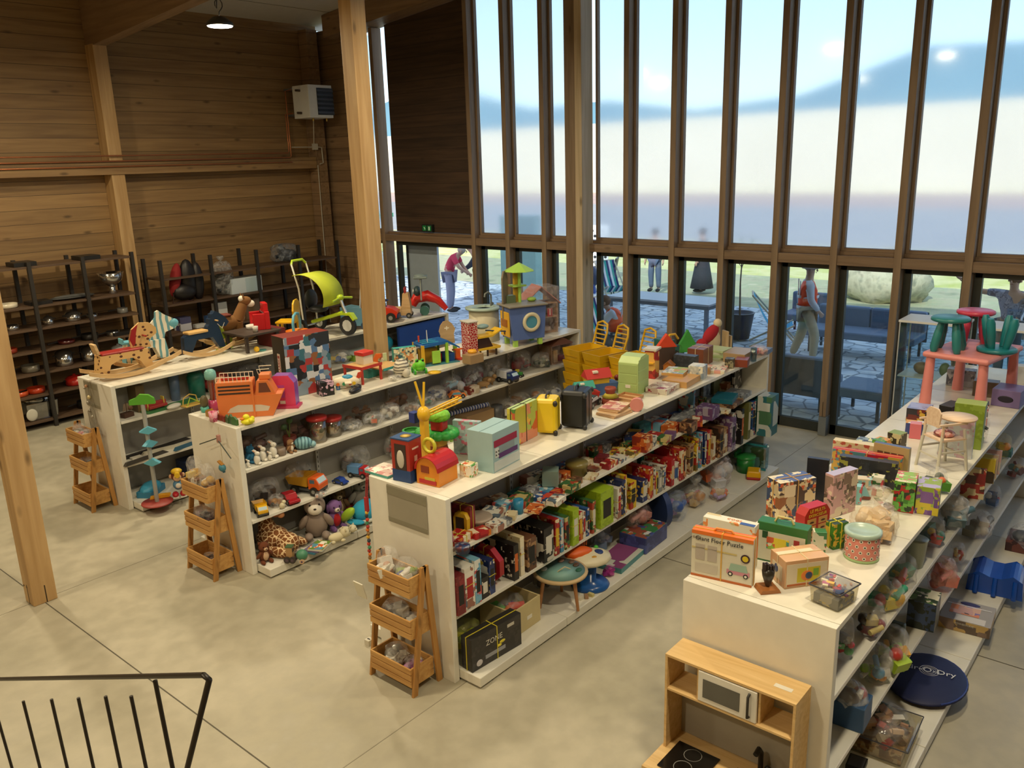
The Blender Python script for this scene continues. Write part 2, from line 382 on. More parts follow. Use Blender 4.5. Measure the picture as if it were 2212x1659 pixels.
for i, y in enumerate(MY):
    if not (9.8 < y < 11.3) and abs(y - 7.42) > .1 and y < 12.6 and y > -2.2:
        where = 'with the grey steel shoe' if abs(y - 3.66) < .05 else ''
        k = round((y - 3.66) / 0.7515)
        if k == 0: lab = 'facade mullion standing in a grey steel shoe, between two glass doors'
        elif k > 0: lab = f'facade mullion, {k} to the left of the one in a steel shoe'
        else: lab = f'facade mullion, {-k} to the right of the one in a steel shoe'
        t_ = thing('timber_mullion', lab, 'mullion', 10.56, y, 0, 0, 'timber mullions of the glass front')
        MB().box(0, 0, 0.262 if k == 0 else 0, 0.22, 0.085, (5.79 + (12.9 - y) * .0972) - (0.262 if k == 0 else 0), pine_mull).build('shaft', t_, 0.004)
        if k == 0:
            MB().box(0, 0, 0, 0.20, 0.10, 0.26, c('#8e9294', 0.4, 0.5)).build('steel_shoe', t_, 0.003, 'grey steel shoe')
            MB().box(-0.111, 0.0, 0.26, 0.003, 0.006, 0.2, '#20160d').build('saw_cut', t_)
t_ = thing('timber_column', 'wide pine column of the glass front, lit side coloured pale, behind the yellow baskets', 'column', 10.42, 7.44)
MB().box(0, -0.07, 0, 0.28, 0.12, 6.3, wood('lit column side', '#c7b497', '#ab9878', 1, 2, knots=1.0)).build('front_board', t_, 0.004, 'knotty board, lit face coloured pale')  # brightness of the lit face is put into this paler wood colour
MB().box(0.08, 0.12, 0, 0.26, 0.24, 6.28, pine_mull).build('side_board', t_, 0.004)
wn_ = 0
for i in range(len(MY) - 1):
    ya, yb = MY[i] - 0.045, MY[i + 1] + 0.045
    if abs(MY[i] - 7.42) < .1: ya -= 0.10
    if abs(MY[i + 1] - 7.42) < .1: yb += 0.18
    ymid, wy = (ya + yb) / 2, ya - yb
    if ymid > 12.4 or ymid < -2.0: continue
    inpanel = 9.7 < ymid < 11.7
    wn_ += 1
    if not inpanel:
        zt = 5.78 + (12.9 - ya) * .0972
        t_ = thing(f'window_{wn_}', f'tall frosted sheet pane number {wn_} of the upper glass front, counted from the left', 'window', 10.62, ymid, 0, 0, 'frosted panes of the glass front'); t_['kind'] = 'structure'
        fr = MB()
        for s_ in (-1, 1): fr.box(0, s_ * (wy / 2 - 0.018), zT1 + .045, 0.07, 0.036, zt - zT1 - .05, pine_mull)
        fr.box(0, 0, zT1 + 0.045, 0.07, wy - .07, 0.04, pine_rail); fr.build('window_frame', t_, 0.002)
        MB().box(0.03, 0, zT1 + 0.085, 0.016, wy - 0.072, zt - zT1 - .09, frost).build('pane', t_)
        # lower clear glass in dark metal frame
        t_ = thing(f'door_{wn_}', f'clear glass door leaf in a dark metal frame, number {wn_} counted from the left', 'door', 10.63, ymid, 0, 0, 'clear leaves of the glass front'); t_['kind'] = 'structure'
        fr = MB(); fw_, f2 = 0.085, 0.035
        fr.box(0, wy / 2 - fw_ / 2, 0, 0.07, fw_, zT0, alu).box(0, -wy / 2 + f2 / 2, 0, 0.07, f2, zT0, alu)
        fr.box(0, 0, 0, 0.07, wy - .02, 0.13, alu).box(0, 0, zT0 - 0.07, 0.07, wy - .02, 0.07, alu); fr.build('door_frame', t_, 0.002)
        MB().box(0, (f2 - fw_) / 2, 0.13, 0.012, wy - fw_ - f2, zT0 - 0.2, clear).build('pane', t_)
# open doorway jambs
t_ = thing('door_frame', 'dark metal frame around the open doorway under the boards', 'door frame', 10.6, 10.72)
MB().box(0, 0.95, 0, 0.10, 0.07, 2.215, alu).build('jamb', t_, 0.003); MB().box(0, -0.95, 0, 0.10, 0.07, 2.215, alu).build('jamb', t_, 0.003)
MB().box(0, 0, 2.14, 0.10, 1.82, 0.07, alu).build('lintel', t_, 0.003)
t_ = thing('sliding_door_leaf', 'pale blue grey door leaf pushed open outside the doorway', 'door leaf', 10.85, 11.33)
MB().box(0, 0, 0.02, 0.05, 0.80, 2.1, c('#a9b8c6', 0.5)).build('leaf', t_, 0.003); MB().box(-0.03, 0.375, 0.02, 0.02, 0.05, 2.1, alu).build('stile', t_)
# ---- heater, pipes, cable
t_ = thing('unit_heater', 'white louvred unit heater hung high in the left corner', 'heater', 9.93, 13.0, 4.42)
wh = c('#d6d8d6', 0.4)
MB().box(0, 0, 0, 0.52, 0.46, 0.56, wh).build('case', t_, 0.006)
mb = MB().box(0.10, -0.232, 0.05, 0.36, 0.006, 0.46, '#15171b'); mb.build('grille', t_)
for k in range(6):
    MB().box(0.10, -0.25, 0.075 + k * 0.075, 0.35, 0.008, 0.045, c('#59606c', 0.4, 0.3), rx=-0.5).build('louvre', t_)
for z in (0.09, 0.47): MB().cyl((-0.27, 0.0, z), (-0.36, 0.0, z), 0.02, '#3a2b20').build('pipe_stub', t_)
for x in (-.1, .2): MB().cyl((x, -.1, 0), (x, -.1, -0.05), 0.015, c('#b89b4a', .4, .6)).build('bolt', t_)
MB().box(-0.05, 0.35, 0.05, 0.4, 0.30, 0.03, '#5b5f63').box(-0.05, 0.35, 0.5, 0.4, 0.30, 0.03, '#5b5f63').build('bracket', t_)
cop = c('#c07a52', 0.3, 0.8)
for k, (z, lab) in enumerate(((3.83, 'upper copper heating pipe along the plank wall'), (3.75, 'middle copper heating pipe along the plank wall'), (3.67, 'lower copper heating pipe along the plank wall'))):
    mb = MB().tube([(-2.8, 13.3, z), (9.50 + 0.04 * k, 13.3, z), (9.53 + .04 * k, 13.3, z + .03), (9.53 + .04 * k, 13.3, 4.5 + 0.4 * (k > 0)), (9.54 + .01 * k, 13.1, 4.51 + 0.4 * (k > 0))][:2 if k == 2 else 5], 0.011, cop)
    solo(mb, 'copper_pipe', lab, 'pipe', group=None)
solo(MB().box(3.75, 13.345, 3.55, 12.8, 0.03, 0.20, pine_wall), 'pipe_board', 'horizontal board behind the copper pipes on the plank wall', 'board')
gr = c('#b9b5a8', 0.4)
solo(MB().tube([(9.6, 13.3, 3.93), (10.15, 13.3, 3.93)], .009, gr).tube([(10.1, 13.3, 3.98), (10.06, 13.2, 4.4)], .008, gr).box(10.12, 13.3, 3.88, .1, .05, .11, gr).tube([(10.17, 13.3, 3.93), (10.27, 13.3, 3.92), (10.28, 13.3, 3.64), (10.2, 13.3, 3.62)], .012, gr).tube([(10.15, 13.3, 3.6), (10.15, 13.33, .4)], .009, gr),
     'cable_conduit', 'grey electrical conduit with junction box by the heater', 'conduit')
# ---- lamps
def lamp(x, y, z, label, power, warm=(1.0, 0.84, 0.56)):
    t_ = thing('pendant_lamp', label, 'lamp', x, y, z, 0, 'pendant work lamps')
    MB().lathe([(0.02, 0.11), (0.07, 0.10), (0.15, 0.04), (0.16, 0.0), (0.15, 0.0)], c('#3b3a38', 0.4, 0.5), n=24).build('housing', t_)
    m2 = MATS.get('glow')
    if not m2:
        m2, t2, b2 = newmat('lamp glow'); b2.inputs['Emission Color'].default_value = (1, 0.86, 0.66, 1); b2.inputs['Emission Strength'].default_value = 18; MATS['glow'] = m2
    MB().lathe([(0.0, -0.008), (0.14, -0.006), (0.15, 0.01)], m2, n=24).build('diffuser', t_)
    pts = [(0, 0, 0.1), (0.01, 0, 0.16)] + [(0.05 * sin(a) + .01, 0, 0.24 - 0.06 * cos(a)) for a in [k * pi / 5 for k in range(1, 10)]] + [(0, 0, 0.34), (0, 0, CH(y) - z - .01)]
    MB().tube(pts, 0.006, '#33302c', 6).build('cable', t_)
    l = light('lamp_light', 'AREA', (0, 0, -0.03), (0, 0, 0), power, warm, shape='DISK', size=0.30)
    l.parent = t_; return t_
LP = 115
lamp(6.0, 9.5, 5.22, 'glowing pendant lamp under the roof, hanging by a looped cable', LP)
for (x, y, w_) in ((2.75, 10.9, 1.0), (2.8, 4.6, .8), (5.9, 5.6, .62), (2.8, 0.6, .9), (5.9, 1.2, .55), (-1.2, 7.5, .8), (-1.0, 2.6, .8)):
    lamp(x, y, 5.3, 'pendant lamp above the shop floor, outside the photograph', LP * w_)

# ================================================================ OUTSIDE
def flatmat(name, cols, scale, rough=0.9, vor=0, joint=None):
    m, t, b = newmat(name); co = nd(t, 'ShaderNodeTexCoord')
    no = nd(t, 'ShaderNodeTexNoise', i_Scale=scale, i_Detail=6.0); t.links.new(co.outputs['Object'], no.inputs[0])
    col = ramp(t, no.outputs[0], [(0.3 + 0.4 * i / max(1, len(cols) - 1), lin(h)) for i, h in enumerate(cols)])
    if vor:
        mp = nd(t, 'ShaderNodeMapping'); mp.inputs['Scale'].default_value = (vor, vor * 0.72, vor); t.links.new(co.outputs['Object'], mp.inputs[0])
        v = nd(t, 'ShaderNodeTexVoronoi', feature='DISTANCE_TO_EDGE', i_Scale=1.0, i_Randomness=0.55); t.links.new(mp.outputs[0], v.inputs[0])
        col = mixc(t, ramp(t, v.outputs['Distance'], [(0.02, (1, 1, 1, 1)), (0.055, (0, 0, 0, 1))]), col, lin(joint))
    t.links.new(col, b.inputs['Base Color']); b.inputs['Roughness'].default_value = rough; return m
cob = flatmat('cobble paving', ['#a4b0bc', '#c6ced4', '#d8dad6'], 3.0, 0.8, 4.0, '#6d7780')
dry = flatmat('dry ground', ['#8f9676', '#b1ae8e', '#a7ad88', '#c6c0a0'], 1.3)
sunny = flatmat('sunlit meadow', ['#c3c574', '#dcd69a', '#b8c060'], 0.8)
lot = flatmat('gravel lot', ['#9c9e9e', '#a8a8a4'], 0.3)
lot2 = flatmat('reddish yard', ['#b39c92', '#c0a89c'], 0.2)
struct(MB().box(14.95, 0, -0.34, 8.3, 70, 0.30, cob), 'ground_patio')
struct(MB().box(21.7, 0, -0.36, 5.3, 90, 0.32, dry), 'ground_dry_strip')
struct(MB().box(28.5, 0, -0.37, 8.4, 160, 0.32, sunny), 'ground_meadow')
struct(MB().box(45, 0, -0.38, 25, 260, 0.32, lot), 'ground_lot')
struct(MB().box(67, 30, -0.39, 20, 420, 0.32, lot2), 'ground_yard')
struct(MB().box(120, 30, -0.40, 90, 700, 0.32, sunny), 'ground_far')
solo(MB().box(79, 30, -0.1, 3, 260, 7.2, flatmat('far rendered wall', ['#d8d3bd', '#e0dbc6'], 0.2)), 'warehouse', 'long pale building far beyond the yard, seen blurred through frosted panes', 'building')
mb = MB(); vs = []; fs = []; N = 40
for i in range(N + 1):
    y = -330 + i * 22; h = 17 + 4 * sin(i * 0.9) + 2 * sin(i * 2.3); vs += [(150, y, -0.4), (165, y, h), (230, y, -0.4)]
for i in range(N): fs += [(3 * i, 3 * i + 3, 3 * i + 4, 3 * i + 1), (3 * i + 1, 3 * i + 4, 3 * i + 5, 3 * i + 2)]
solo(mb.add(vs, fs, flatmat('hazy wooded hills', ['#668f9e', '#7099a6'], 0.05), True), 'horizon_hill', 'low hazy wooded hills on the horizon behind the pale building', 'hill')  # distance haze is mixed into the teal of the hills

def skinned(name, verts, edges, rad, mat, parent, root=0, sub=2):
    me = bpy.data.meshes.new(name); me.from_pydata([Vector(v) for v in verts], edges, []); me.materials.append(mat)
    o = bpy.data.objects.new(name, me); COL.objects.link(o); o.parent = parent
    o.modifiers.new('skin', 'SKIN')
    if len(me.skin_vertices) == 0: return o
    for i, r in enumerate(rad):
        v = me.skin_vertices[0].data[i]; rr = r if isinstance(r, tuple) else (r, r); v.radius = rr; v.use_root = (i == root)
    md = o.modifiers.new('s', 'SUBSURF'); md.levels = sub; md.render_levels = sub
    for p_ in me.polygons: p_.use_smooth = True
    o.modifiers['skin'].use_smooth_shade = True
    return o
def person(label, x, y, rz, shirt='#8899aa', trousers='#44484f', skin='#c99f86', hair='#3a2c22', shoes='#2a2725', J=None, h=1.0, hat=None, vest=None, skirt=None, sleeves=True, name='person', z=0, only=None):
    t_ = thing(name, label, 'person', x, y, z, rz)
    P = dict(pel=(0, 0, .95), wai=(0, 0, 1.08), che=(0, 0, 1.30), nek=(0, 0, 1.47), chn=(.02, 0, 1.55), hed=(.02, 0, 1.64), top=(.0, 0, 1.71),
             shl=(0, .18, 1.41), ell=(-.02, .25, 1.13), wrl=(.07, .26, .88), shr=(0, -.18, 1.41), elr=(-.02, -.25, 1.13), wrr=(.07, -.26, .88),
             hil=(0, .09, .90), knl=(.02, .11, .50), anl=(-.02, .11, .09), tol=(.15, .12, .04), hir=(0, -.09, .90), knr=(.02, -.11, .50), anr=(-.02, -.11, .09), tor=(.15, -.12, .04))
    if J: P.update(J)
    P = {k: Vector(v) * h for k, v in P.items()}
    for s_ in 'lr':
        w_, e_ = P['wr' + s_], P['el' + s_]; d = (w_ - e_).normalized(); sd = Vector((0, 1 if s_ == 'l' else -1, 0)); fr_ = d.cross(sd).normalized() * (1 if s_ == 'l' else -1)
        P['pa' + s_] = w_ + d * .07 * h
        for k, (o_, L_) in enumerate(((-.03, .065), (-.01, .075), (.01, .07), (.03, .055))):
            P[f'f{k}{s_}'] = P['pa' + s_] + fr_ * o_ * h + d * L_ * h - sd * .015 * h
            P[f'k{k}{s_}'] = P['pa' + s_] + fr_ * o_ * h + d * .03 * h
        P['th' + s_] = w_ + d * .03 * h - fr_ * .055 * h
    names = list(P); ix = {k: i for i, k in enumerate(names)}
    rad = dict(pel=.12, wai=.11, che=(.13, .12), nek=.055, chn=.065, hed=.088, top=.06, shl=.06, shr=.06, ell=.042, elr=.042, wrl=.028, wrr=.028, hil=.085, hir=.085, knl=.06, knr=.06, anl=.042, anr=.042, tol=.035, tor=.035, pal=.034, par=.034, thl=.010, thr=.010)
    for s_ in 'lr':
        for k in range(4): rad[f'f{k}{s_}'] = .008; rad[f'k{k}{s_}'] = .010
    E = [('pel', 'wai'), ('wai', 'che'), ('che', 'nek'), ('nek', 'chn'), ('chn', 'hed'), ('hed', 'top')]
    for s_ in 'lr':
        E += [('che', 'sh' + s_), ('sh' + s_, 'el' + s_), ('el' + s_, 'wr' + s_), ('wr' + s_, 'pa' + s_), ('wr' + s_, 'th' + s_), ('pel', 'hi' + s_), ('hi' + s_, 'kn' + s_), ('kn' + s_, 'an' + s_), ('an' + s_, 'to' + s_)]
        for k in range(4): E += [('pa' + s_, f'k{k}{s_}'), (f'k{k}{s_}', f'f{k}{s_}')]
    for k in ('che', 'wai', 'pel', 'ell', 'elr', 'knl', 'knr'): rad[k] = tuple(q * 1.15 for q in rad[k]) if isinstance(rad[k], tuple) else rad[k] * 1.13
    rad['hil'] = rad['hir'] = .078
    sc = lambda r: tuple(q * h for q in r) if isinstance(r, tuple) else r * h
    skinned('body', [P[k] for k in names], [(ix[a], ix[b_]) for a, b_ in E], [sc(rad[k]) for k in names], c(skin, .5), t_, ix['pel'], 1)
    def cloth(nm, ks, es, mat, grow, root):
        ii = {k: i for i, k in enumerate(ks)}
        return skinned(nm, [P[k] for k in ks], [(ii[a], ii[b_]) for a, b_ in es], [sc(tuple(q + grow for q in rad[k]) if isinstance(rad[k], tuple) else rad[k] + grow) for k in ks], mat, t_, ii[root], 1)
    sm = c(shirt, .8) if isinstance(shirt, str) else shirt
    sl = ['shl', 'ell', 'shr', 'elr'] + (['wrl', 'wrr'] if sleeves else [])
    se = [('che', 'shl'), ('che', 'shr'), ('shl', 'ell'), ('shr', 'elr')] + ([('ell', 'wrl'), ('elr', 'wrr')] if sleeves else [])
    if not sleeves:
        for s_ in 'lr': P['el' + s_] = P['sh' + s_].lerp(P['el' + s_], .8)
    cloth('shirt', ['pel', 'wai', 'che'] + sl, [('pel', 'wai'), ('wai', 'che')] + se, sm, .018, 'pel')
    if skirt:
        cloth('shirt_hem', ['pel', 'wai'], [('pel', 'wai')], c(skirt, .8), .03, 'pel')
        MB().lathe([(.12, 1.02), (.17, .9), (.24, .5), (.31, .12), (.29, .12), (.1, .9)], c(skirt, .8), z=0, n=16).build('skirt', t_)
    else:
        cloth('trousers', ['pel', 'hil', 'knl', 'anl', 'hir', 'knr', 'anr'], [('pel', 'hil'), ('hil', 'knl'), ('knl', 'anl'), ('pel', 'hir'), ('hir', 'knr'), ('knr', 'anr')], c(trousers, .8), .026, 'pel')
    for s_ in 'lr':
        a, b_ = P['an' + s_], P['to' + s_]; d = b_ - a; mid = (a + b_) / 2
        MB().ell(mid.x, mid.y, max(mid.z - .01, .045), .15 * h, .055 * h, .05 * h, c(shoes, .6), e=(0, 0, math.atan2(d.y, d.x))).build('shoe', t_)
    H = P['hed']
    if hat: MB().ell(H.x - .005, 0 + H.y, H.z + .05 * h, .112 * h, .105 * h, .09 * h, c(hat, .7)).lathe([(.10 * h, .03 * h), (.15 * h, .015 * h), (.15 * h, .022 * h), (.10 * h, .05 * h)], c(hat, .7), H.x, H.y, H.z).build('hat', t_)
    elif hair: MB().ell(H.x - .015, H.y, H.z + .025 * h, .105 * h, .098 * h, .105 * h, c(hair, .8)).build('hair', t_)
    f = MB()
    for s_ in (-1, 1): f.ell(H.x + .093 * h, H.y + s_ * .033 * h, H.z, .008, .011, .008, '#1c1614')
    f.ell(H.x + .105 * h, H.y, H.z - .025 * h, .016 * h, .012 * h, .022 * h, c(skin, .5)).box(H.x + .09 * h, H.y, H.z - .065 * h, .012, .05 * h, .008, '#8d4b44')
    for s_ in (-1, 1): f.ell(H.x - .01, H.y + s_ * .095 * h, H.z - .01, .02 * h, .01 * h, .03 * h, c(skin, .5))
    f.build('face', t_)
    if vest:
        P['vl'] = P['shl'].lerp(P['che'], .12) + Vector((0, 0, .01)); P['vr'] = P['shr'].lerp(P['che'], .12) + Vector((0, 0, .01)); rad['vl'] = rad['vr'] = .07
        cloth('safety_vest', ['pel', 'wai', 'che', 'vl', 'vr'], [('pel', 'wai'), ('wai', 'che'), ('che', 'vl'), ('che', 'vr')], c(vest, .6), .05, 'pel')
        q = MB(); g = c('#d5dbe0', .3)
        C_ = P['che']; W_ = P['wai']
        for zz in (W_.z - .08 * h, W_.z + .1 * h): q.lathe([(.178 * h, -.025 * h), (.182 * h, 0), (.178 * h, .025 * h)], g, W_.x, W_.y, zz, 18)
        for s_ in (-1, 1): q.box(C_.x - .152 * h, C_.y + s_ * .09 * h, W_.z + .08 * h, .012, .05 * h, .30 * h, g, rx=-s_ * .16)
        q.build('reflective_bands', t_)
    return t_
# people out on the patio
person('man in a red short sleeved shirt and grey trousers, stooping by the open doorway', 14.7, 14.45, radians(-60), '#d8415c', '#9a9ab0', J=dict(che=(.12, 0, 1.27), nek=(.24, 0, 1.40), chn=(.31, 0, 1.45), hed=(.35, 0, 1.50), top=(.38, 0, 1.58), shl=(.16, .18, 1.38), shr=(.16, -.18, 1.38), ell=(.28, .22, 1.12), elr=(.30, -.22, 1.12), wrl=(.46, .10, .95), wrr=(.48, -.10, .97)), hair='#b7a89a', sleeves=False)
person('man in dark clothes facing the red shirted man beyond the doorway', 15.45, 14.1, radians(120), '#4a4f5c', '#33363d', J=dict(che=(.10, 0, 1.28), nek=(.2, 0, 1.43), chn=(.26, 0, 1.49), hed=(.3, 0, 1.55), top=(.32, 0, 1.63), ell=(.2, .22, 1.12), elr=(.2, -.22, 1.12), wrl=(.4, .10, .98), wrr=(.4, -.10, .98)), hair='#55504c')
person('person in an orange reflective vest, beige cap and trousers, walking past the glass', 14.2, 5.36, radians(-62), '#c9ccd4', '#b3a78c', J=dict(ell=(-.1, .30, 1.14), wrl=(-.05, .36, .86), elr=(.02, -.24, 1.13), wrr=(.16, -.2, .95), knl=(-.06, .11, .5), anl=(-.2, .11, .12), tol=(-.05, .12, .05), knr=(.14, -.10, .50), anr=(.12, -.10, .09), tor=(.28, -.10, .04)), hat='#a2948c', vest='#ff4a12')
person('person standing in jeans and a pale yellow top behind the patio table', 19.9, 11.75, radians(190), '#d9d39a', '#5c6d86', h=.97)
person('woman in a long black skirt and dark top carrying a brown bag far outside', 20.4, 10.6, radians(100), '#33363f', skirt='#2f333b', h=.97)
person('child with short dark hair sitting behind the left glass cabinet outside', 12.9, 2.55, radians(200), '#3b4251', '#4a4a4f', h=.72, hair='#2a2421', skin='#8a6a58')
person('person in a blue patterned shirt with one arm raised, at the far right', 14.6, 2.35, radians(165), art('#5b6a86 #7d8aa3 #46536e #98a2b5', 60), '#3c4250', hair='#4b3a30', h=.98, sleeves=False, J=dict(elr=(.1, -.45, 1.42), wrr=(.15, -.72, 1.58)))
person('kneeling person in an orange vest behind the yellow baskets, outside', 12.6, 8.15, radians(120), '#c9ccd4', '#5b5f66', J=dict(pel=(0, 0, .45), wai=(.03, 0, .6), che=(.12, 0, .80), nek=(.2, 0, .93), chn=(.25, 0, 1.0), hed=(.28, 0, 1.07), top=(.29, 0, 1.14), shl=(.15, .18, .9), shr=(.15, -.18, .9), ell=(.3, .22, .7), elr=(.3, -.22, .7), wrl=(.45, .15, .5), wrr=(.45, -.15, .5), hil=(0, .09, .42), hir=(0, -.09, .42), knl=(.35, .14, .35), knr=(.3, -.14, .1), anl=(.3, .14, .07), anr=(-.1, -.14, .07), tol=(.45, .14, .04), tor=(-.2, -.14, .04)), vest='#ff5a1e', hair='#6a4a34')
# sofas
sg = c('#6f7f96', .85); sgd = c('#4a5566', .85); stl = c('#9aa3ab', .4, .5)
def sofa(x, y, rz, L, label, seats=2, back=True, name='sofa'):
    t_ = thing(name, label, 'sofa' if back else 'ottoman', x, y, 0, rz)
    MB().box(0, 0, .30, .72, L, .14, sg).build('seat', t_, .03)
    if back:
        for k in range(seats): MB().box(-.33, (k - (seats - 1) / 2) * L / seats, .40, .14, L / seats - .01, .40, sg).build('back_cushion', t_, .04)
        MB().box(-.41, 0, .24, .04, L, .54, sgd).build('back_panel', t_, .01)
    for sx in (-.3, .3):
        for sy in (-L / 2 + .08, L / 2 - .08): MB().box(sx, sy, 0, .04, .04, .30, c('#3b4048', .5)).build('leg', t_)
    MB().box(0, -L / 2 + .08, .08, .6, .025, .025, stl).build('stretcher', t_)
    return t_
sofa(11.75, 4.75, 0, 1.55, 'grey sofa turned away, its back close behind the glass door')
sofa(11.7, 3.52, 0, .68, 'grey backless seat beside the near sofa, behind the glass', back=False, name='ottoman')
sofa(15.4, 4.75, pi, 1.9, 'blue grey two seat sofa across the paving, facing the shop', 2)
sofa(16.6, 6.3, pi, .8, 'dark grey armchair behind the person in the orange vest', 1, name='armchair')
# table, tree in a pot, deck chairs
t_ = thing('patio_table', 'long grey patio table outside, with pale top', 'table', 15.2, 8.7)
MB().box(0, 0, .71, .9, 2.4, .04, c('#b9b9bd', .4)).build('table_top', t_, .004); MB().box(0, 0, .64, .86, 2.36, .07, c('#6a7078', .5)).build('apron', t_)
for sx in (-.38, .38):
    for sy in (-1.12, 1.12): MB().box(sx, sy, 0, .07, .07, .66, c('#7d8694', .5)).build('leg', t_)
t_ = thing('potted_tree', 'young bare tree in a dark round pot beside the turquoise deck chair', 'tree', 15.5, 7.2)
MB().lathe([(0, 0), (.2, 0), (.28, .5), (.30, .52), (.27, .52), (.25, .46), (0, .46)], c('#32384a', .4)).build('pot', t_)
mb = MB().tube([(0, 0, .46), (.01, .02, 1.1), (0, 0, 1.55)], [.02, .016, .012], '#6b5a4a')
for k in range(9):
    a = k * 2.4; mb.tube([(0, 0, 1.4 + .02 * k), (.18 * cos(a), .18 * sin(a), 1.62 + .03 * k), (.3 * cos(a + .4), .3 * sin(a + .4), 1.82 + .03 * k)], [.008, .005, .003], '#6b5a4a', 5)
mb.build('trunk', t_)
lf = MB()
for k in range(60):
    a, r_ = R.uniform(0, 6.3), R.uniform(.1, .36); lf.ell(r_ * cos(a), r_ * sin(a), R.uniform(1.6, 2.05), .02, .02, .006, '#8fa04e', 5, 3)
lf.build('foliage', t_)
def deckchair(x, y, rz, stripes, label):
    t_ = thing('deck_chair', label, 'deck chair', x, y, 0, rz)
    wd = c('#c9bca2', .6)
    for s_ in (-.28, .28): MB().cyl((-.45, s_, .03), (.42, s_, 1.0), .018, wd).build('frame_rail', t_); MB().cyl((.45, s_, .03), (-.35, s_, .45), .018, wd).build('leg', t_)
    MB().cyl((.42, -.28, 1.0), (.42, .28, 1.0), .018, wd).build('cross_bar', t_)
    f = MB(); n = len(stripes)
    prof = [(.40, 1.0), (.22, .62), (.05, .34), (-.12, .26), (-.33, .44)]
    for i, hx in enumerate(stripes):
        a, b_ = -.26 + .52 * i / n, -.26 + .52 * (i + 1) / n
        for j in range(4):
            (xa, za), (xb, zb_) = prof[j], prof[j + 1]
            f.add([(xa, a, za), (xa, b_, za), (xb, b_, zb_), (xb, a, zb_), (xa, a, za - .006), (xa, b_, za - .006), (xb, b_, zb_ - .006), (xb, a, zb_ - .006)], [(0, 1, 2, 3), (7, 6, 5, 4)], c(hx, .8))
    f.build('canvas', t_); return t_
deckchair(15.2, 6.35, radians(115), ['#2fa3c9'] * 2, 'turquoise canvas deck chair right of the potted tree')
deckchair(12.9, 8.75, radians(70), ['#24306a', '#2fa79a', '#e6e6e6'] * 4, 'navy and green striped deck chair behind the yellow baskets')
deckchair(18.0, 11.9, radians(60), ['#24306a', '#2fa79a', '#e6e6e6'] * 3, 'striped deck chair farther back beside the person in jeans')
t_ = thing('boulder', 'big pale boulder on the dry ground behind the sofa', 'rock', 21.6, 6.3)
mb = MB(); mb.ell(0, 0, .50, .8, 1.15, .68, flatmat('pale rock', ['#a9a68c', '#cfc9ac', '#8f917c'], 4), 18, 12, f=lambda a, t: 1 + .09 * sin(3 * a + 2 * t) + .06 * sin(7 * a + 5 * t)); mb.build('stone', t_)
for k, (x, y, s_) in enumerate(((19.6, 6.1, .12), (19.7, 6.9, .09), (19.4, 7.3, .10), (20.3, 3.9, .10), (19.9, 5.4, .08))):
    solo(MB().ell(0, 0, s_ * .4, s_, s_ * 1.2, s_ * .5, '#c9c4ae'), 'stone', ['white stone left of centre below the boulder', 'small stone just left below the boulder', 'stone farthest left below the boulder', 'lone stone in the pane right of the sofa', 'small stone under the right end of the boulder'][k], 'stone', x, y, 0)
t_ = thing('spotted_board', 'white garden screen with black dots, standing far outside', 'screen', 20.9, 14.4, 0, radians(20))
mb = MB().box(0, 0, .3, .04, .8, 1.35, '#e9edf2')
for i in range(8):
    for j in range(5): mb.cyl((-.02, -.32 + j * .16 + (.08 if i % 2 else 0) * (j < 4), .4 + i * .155), (-.024, -.32 + j * .16 + (.08 if i % 2 else 0) * (j < 4), .4 + i * .155), .045, '#22252c', n=8)
mb.build('panel', t_); MB().box(0, -.3, 0, .04, .05, .32, '#c9c4ae').build('leg', t_); MB().box(0, .3, 0, .04, .05, .32, '#c9c4ae').build('leg', t_)
t_ = thing('pushchair', 'dark blue folded pushchair behind the striped deck chair', 'pushchair', 17.0, 11.9, 0, .5)
MB().ell(0, 0, .75, .22, .25, .3, '#2a3550').build('seat_shell', t_); MB().box(0, 0, .35, .3, .35, .25, '#3c5aa0', taper=.8).build('basket', t_)
for sy in (-.25, .25):
    MB().cyl((0.2, sy - .02, .13), (.2, sy + .02, .13), .13, '#1d2026').build('wheel', t_); MB().cyl((-.3, sy - .02, .13), (-.3, sy + .02, .13), .13, '#1d2026').build('wheel', t_)
    MB().tube([(.2, sy, .13), (-.1, sy, .7), (-.35, sy, 1.05)], .012, '#22252c').build('frame', t_)
t_ = thing('folding_chair', 'black folding chair by the striped deck chair at the back', 'chair', 18.8, 12.6, 0, 2)
MB().box(0, 0, .42, .42, .42, .04, '#1d2026').build('seat', t_); MB().box(-.2, 0, .5, .04, .42, .5, '#1d2026', ry=-.2).build('backrest', t_)
for sx in (-.18, .18):
    for sy in (-.18, .18): MB().cyl((sx, sy, 0), (sx * .6, sy, .44), .015, '#1d2026').build('leg', t_)
t_ = thing('storage_container', 'pale green cabin wall standing outside, left of the toy dollhouse', 'cabin', 15.6, 12.9, 0, .1)
MB().box(0, 0, 0.02, .3, 1.0, 2.3, '#b4d6cc').build('wall', t_, .01); MB().box(-.16, 0, 0.02, .02, .04, 2.3, '#8bb0a6').build('joint_strip', t_)
t_ = thing('market_stall', 'green awning stall far out left of the doorway', 'stall', 17.2, 21.0, 0, 0)
MB().box(0, 0, 2.0, 1.4, 2.2, .12, '#3fae86').build('awning', t_); MB().box(0, 0, .0, 1.0, 1.8, .9, '#d8d6cf').build('counter', t_, label='white counter')
for sx in (-.6, .6):
    for sy in (-1, 1): MB().cyl((sx, sy, 0), (sx, sy, 2.0), .03, '#c9c9c4').build('pole', t_)
t_ = thing('yucca', 'small spiky palm at the far right edge outside', 'plant', 16.9, 1.55)
mb = MB()
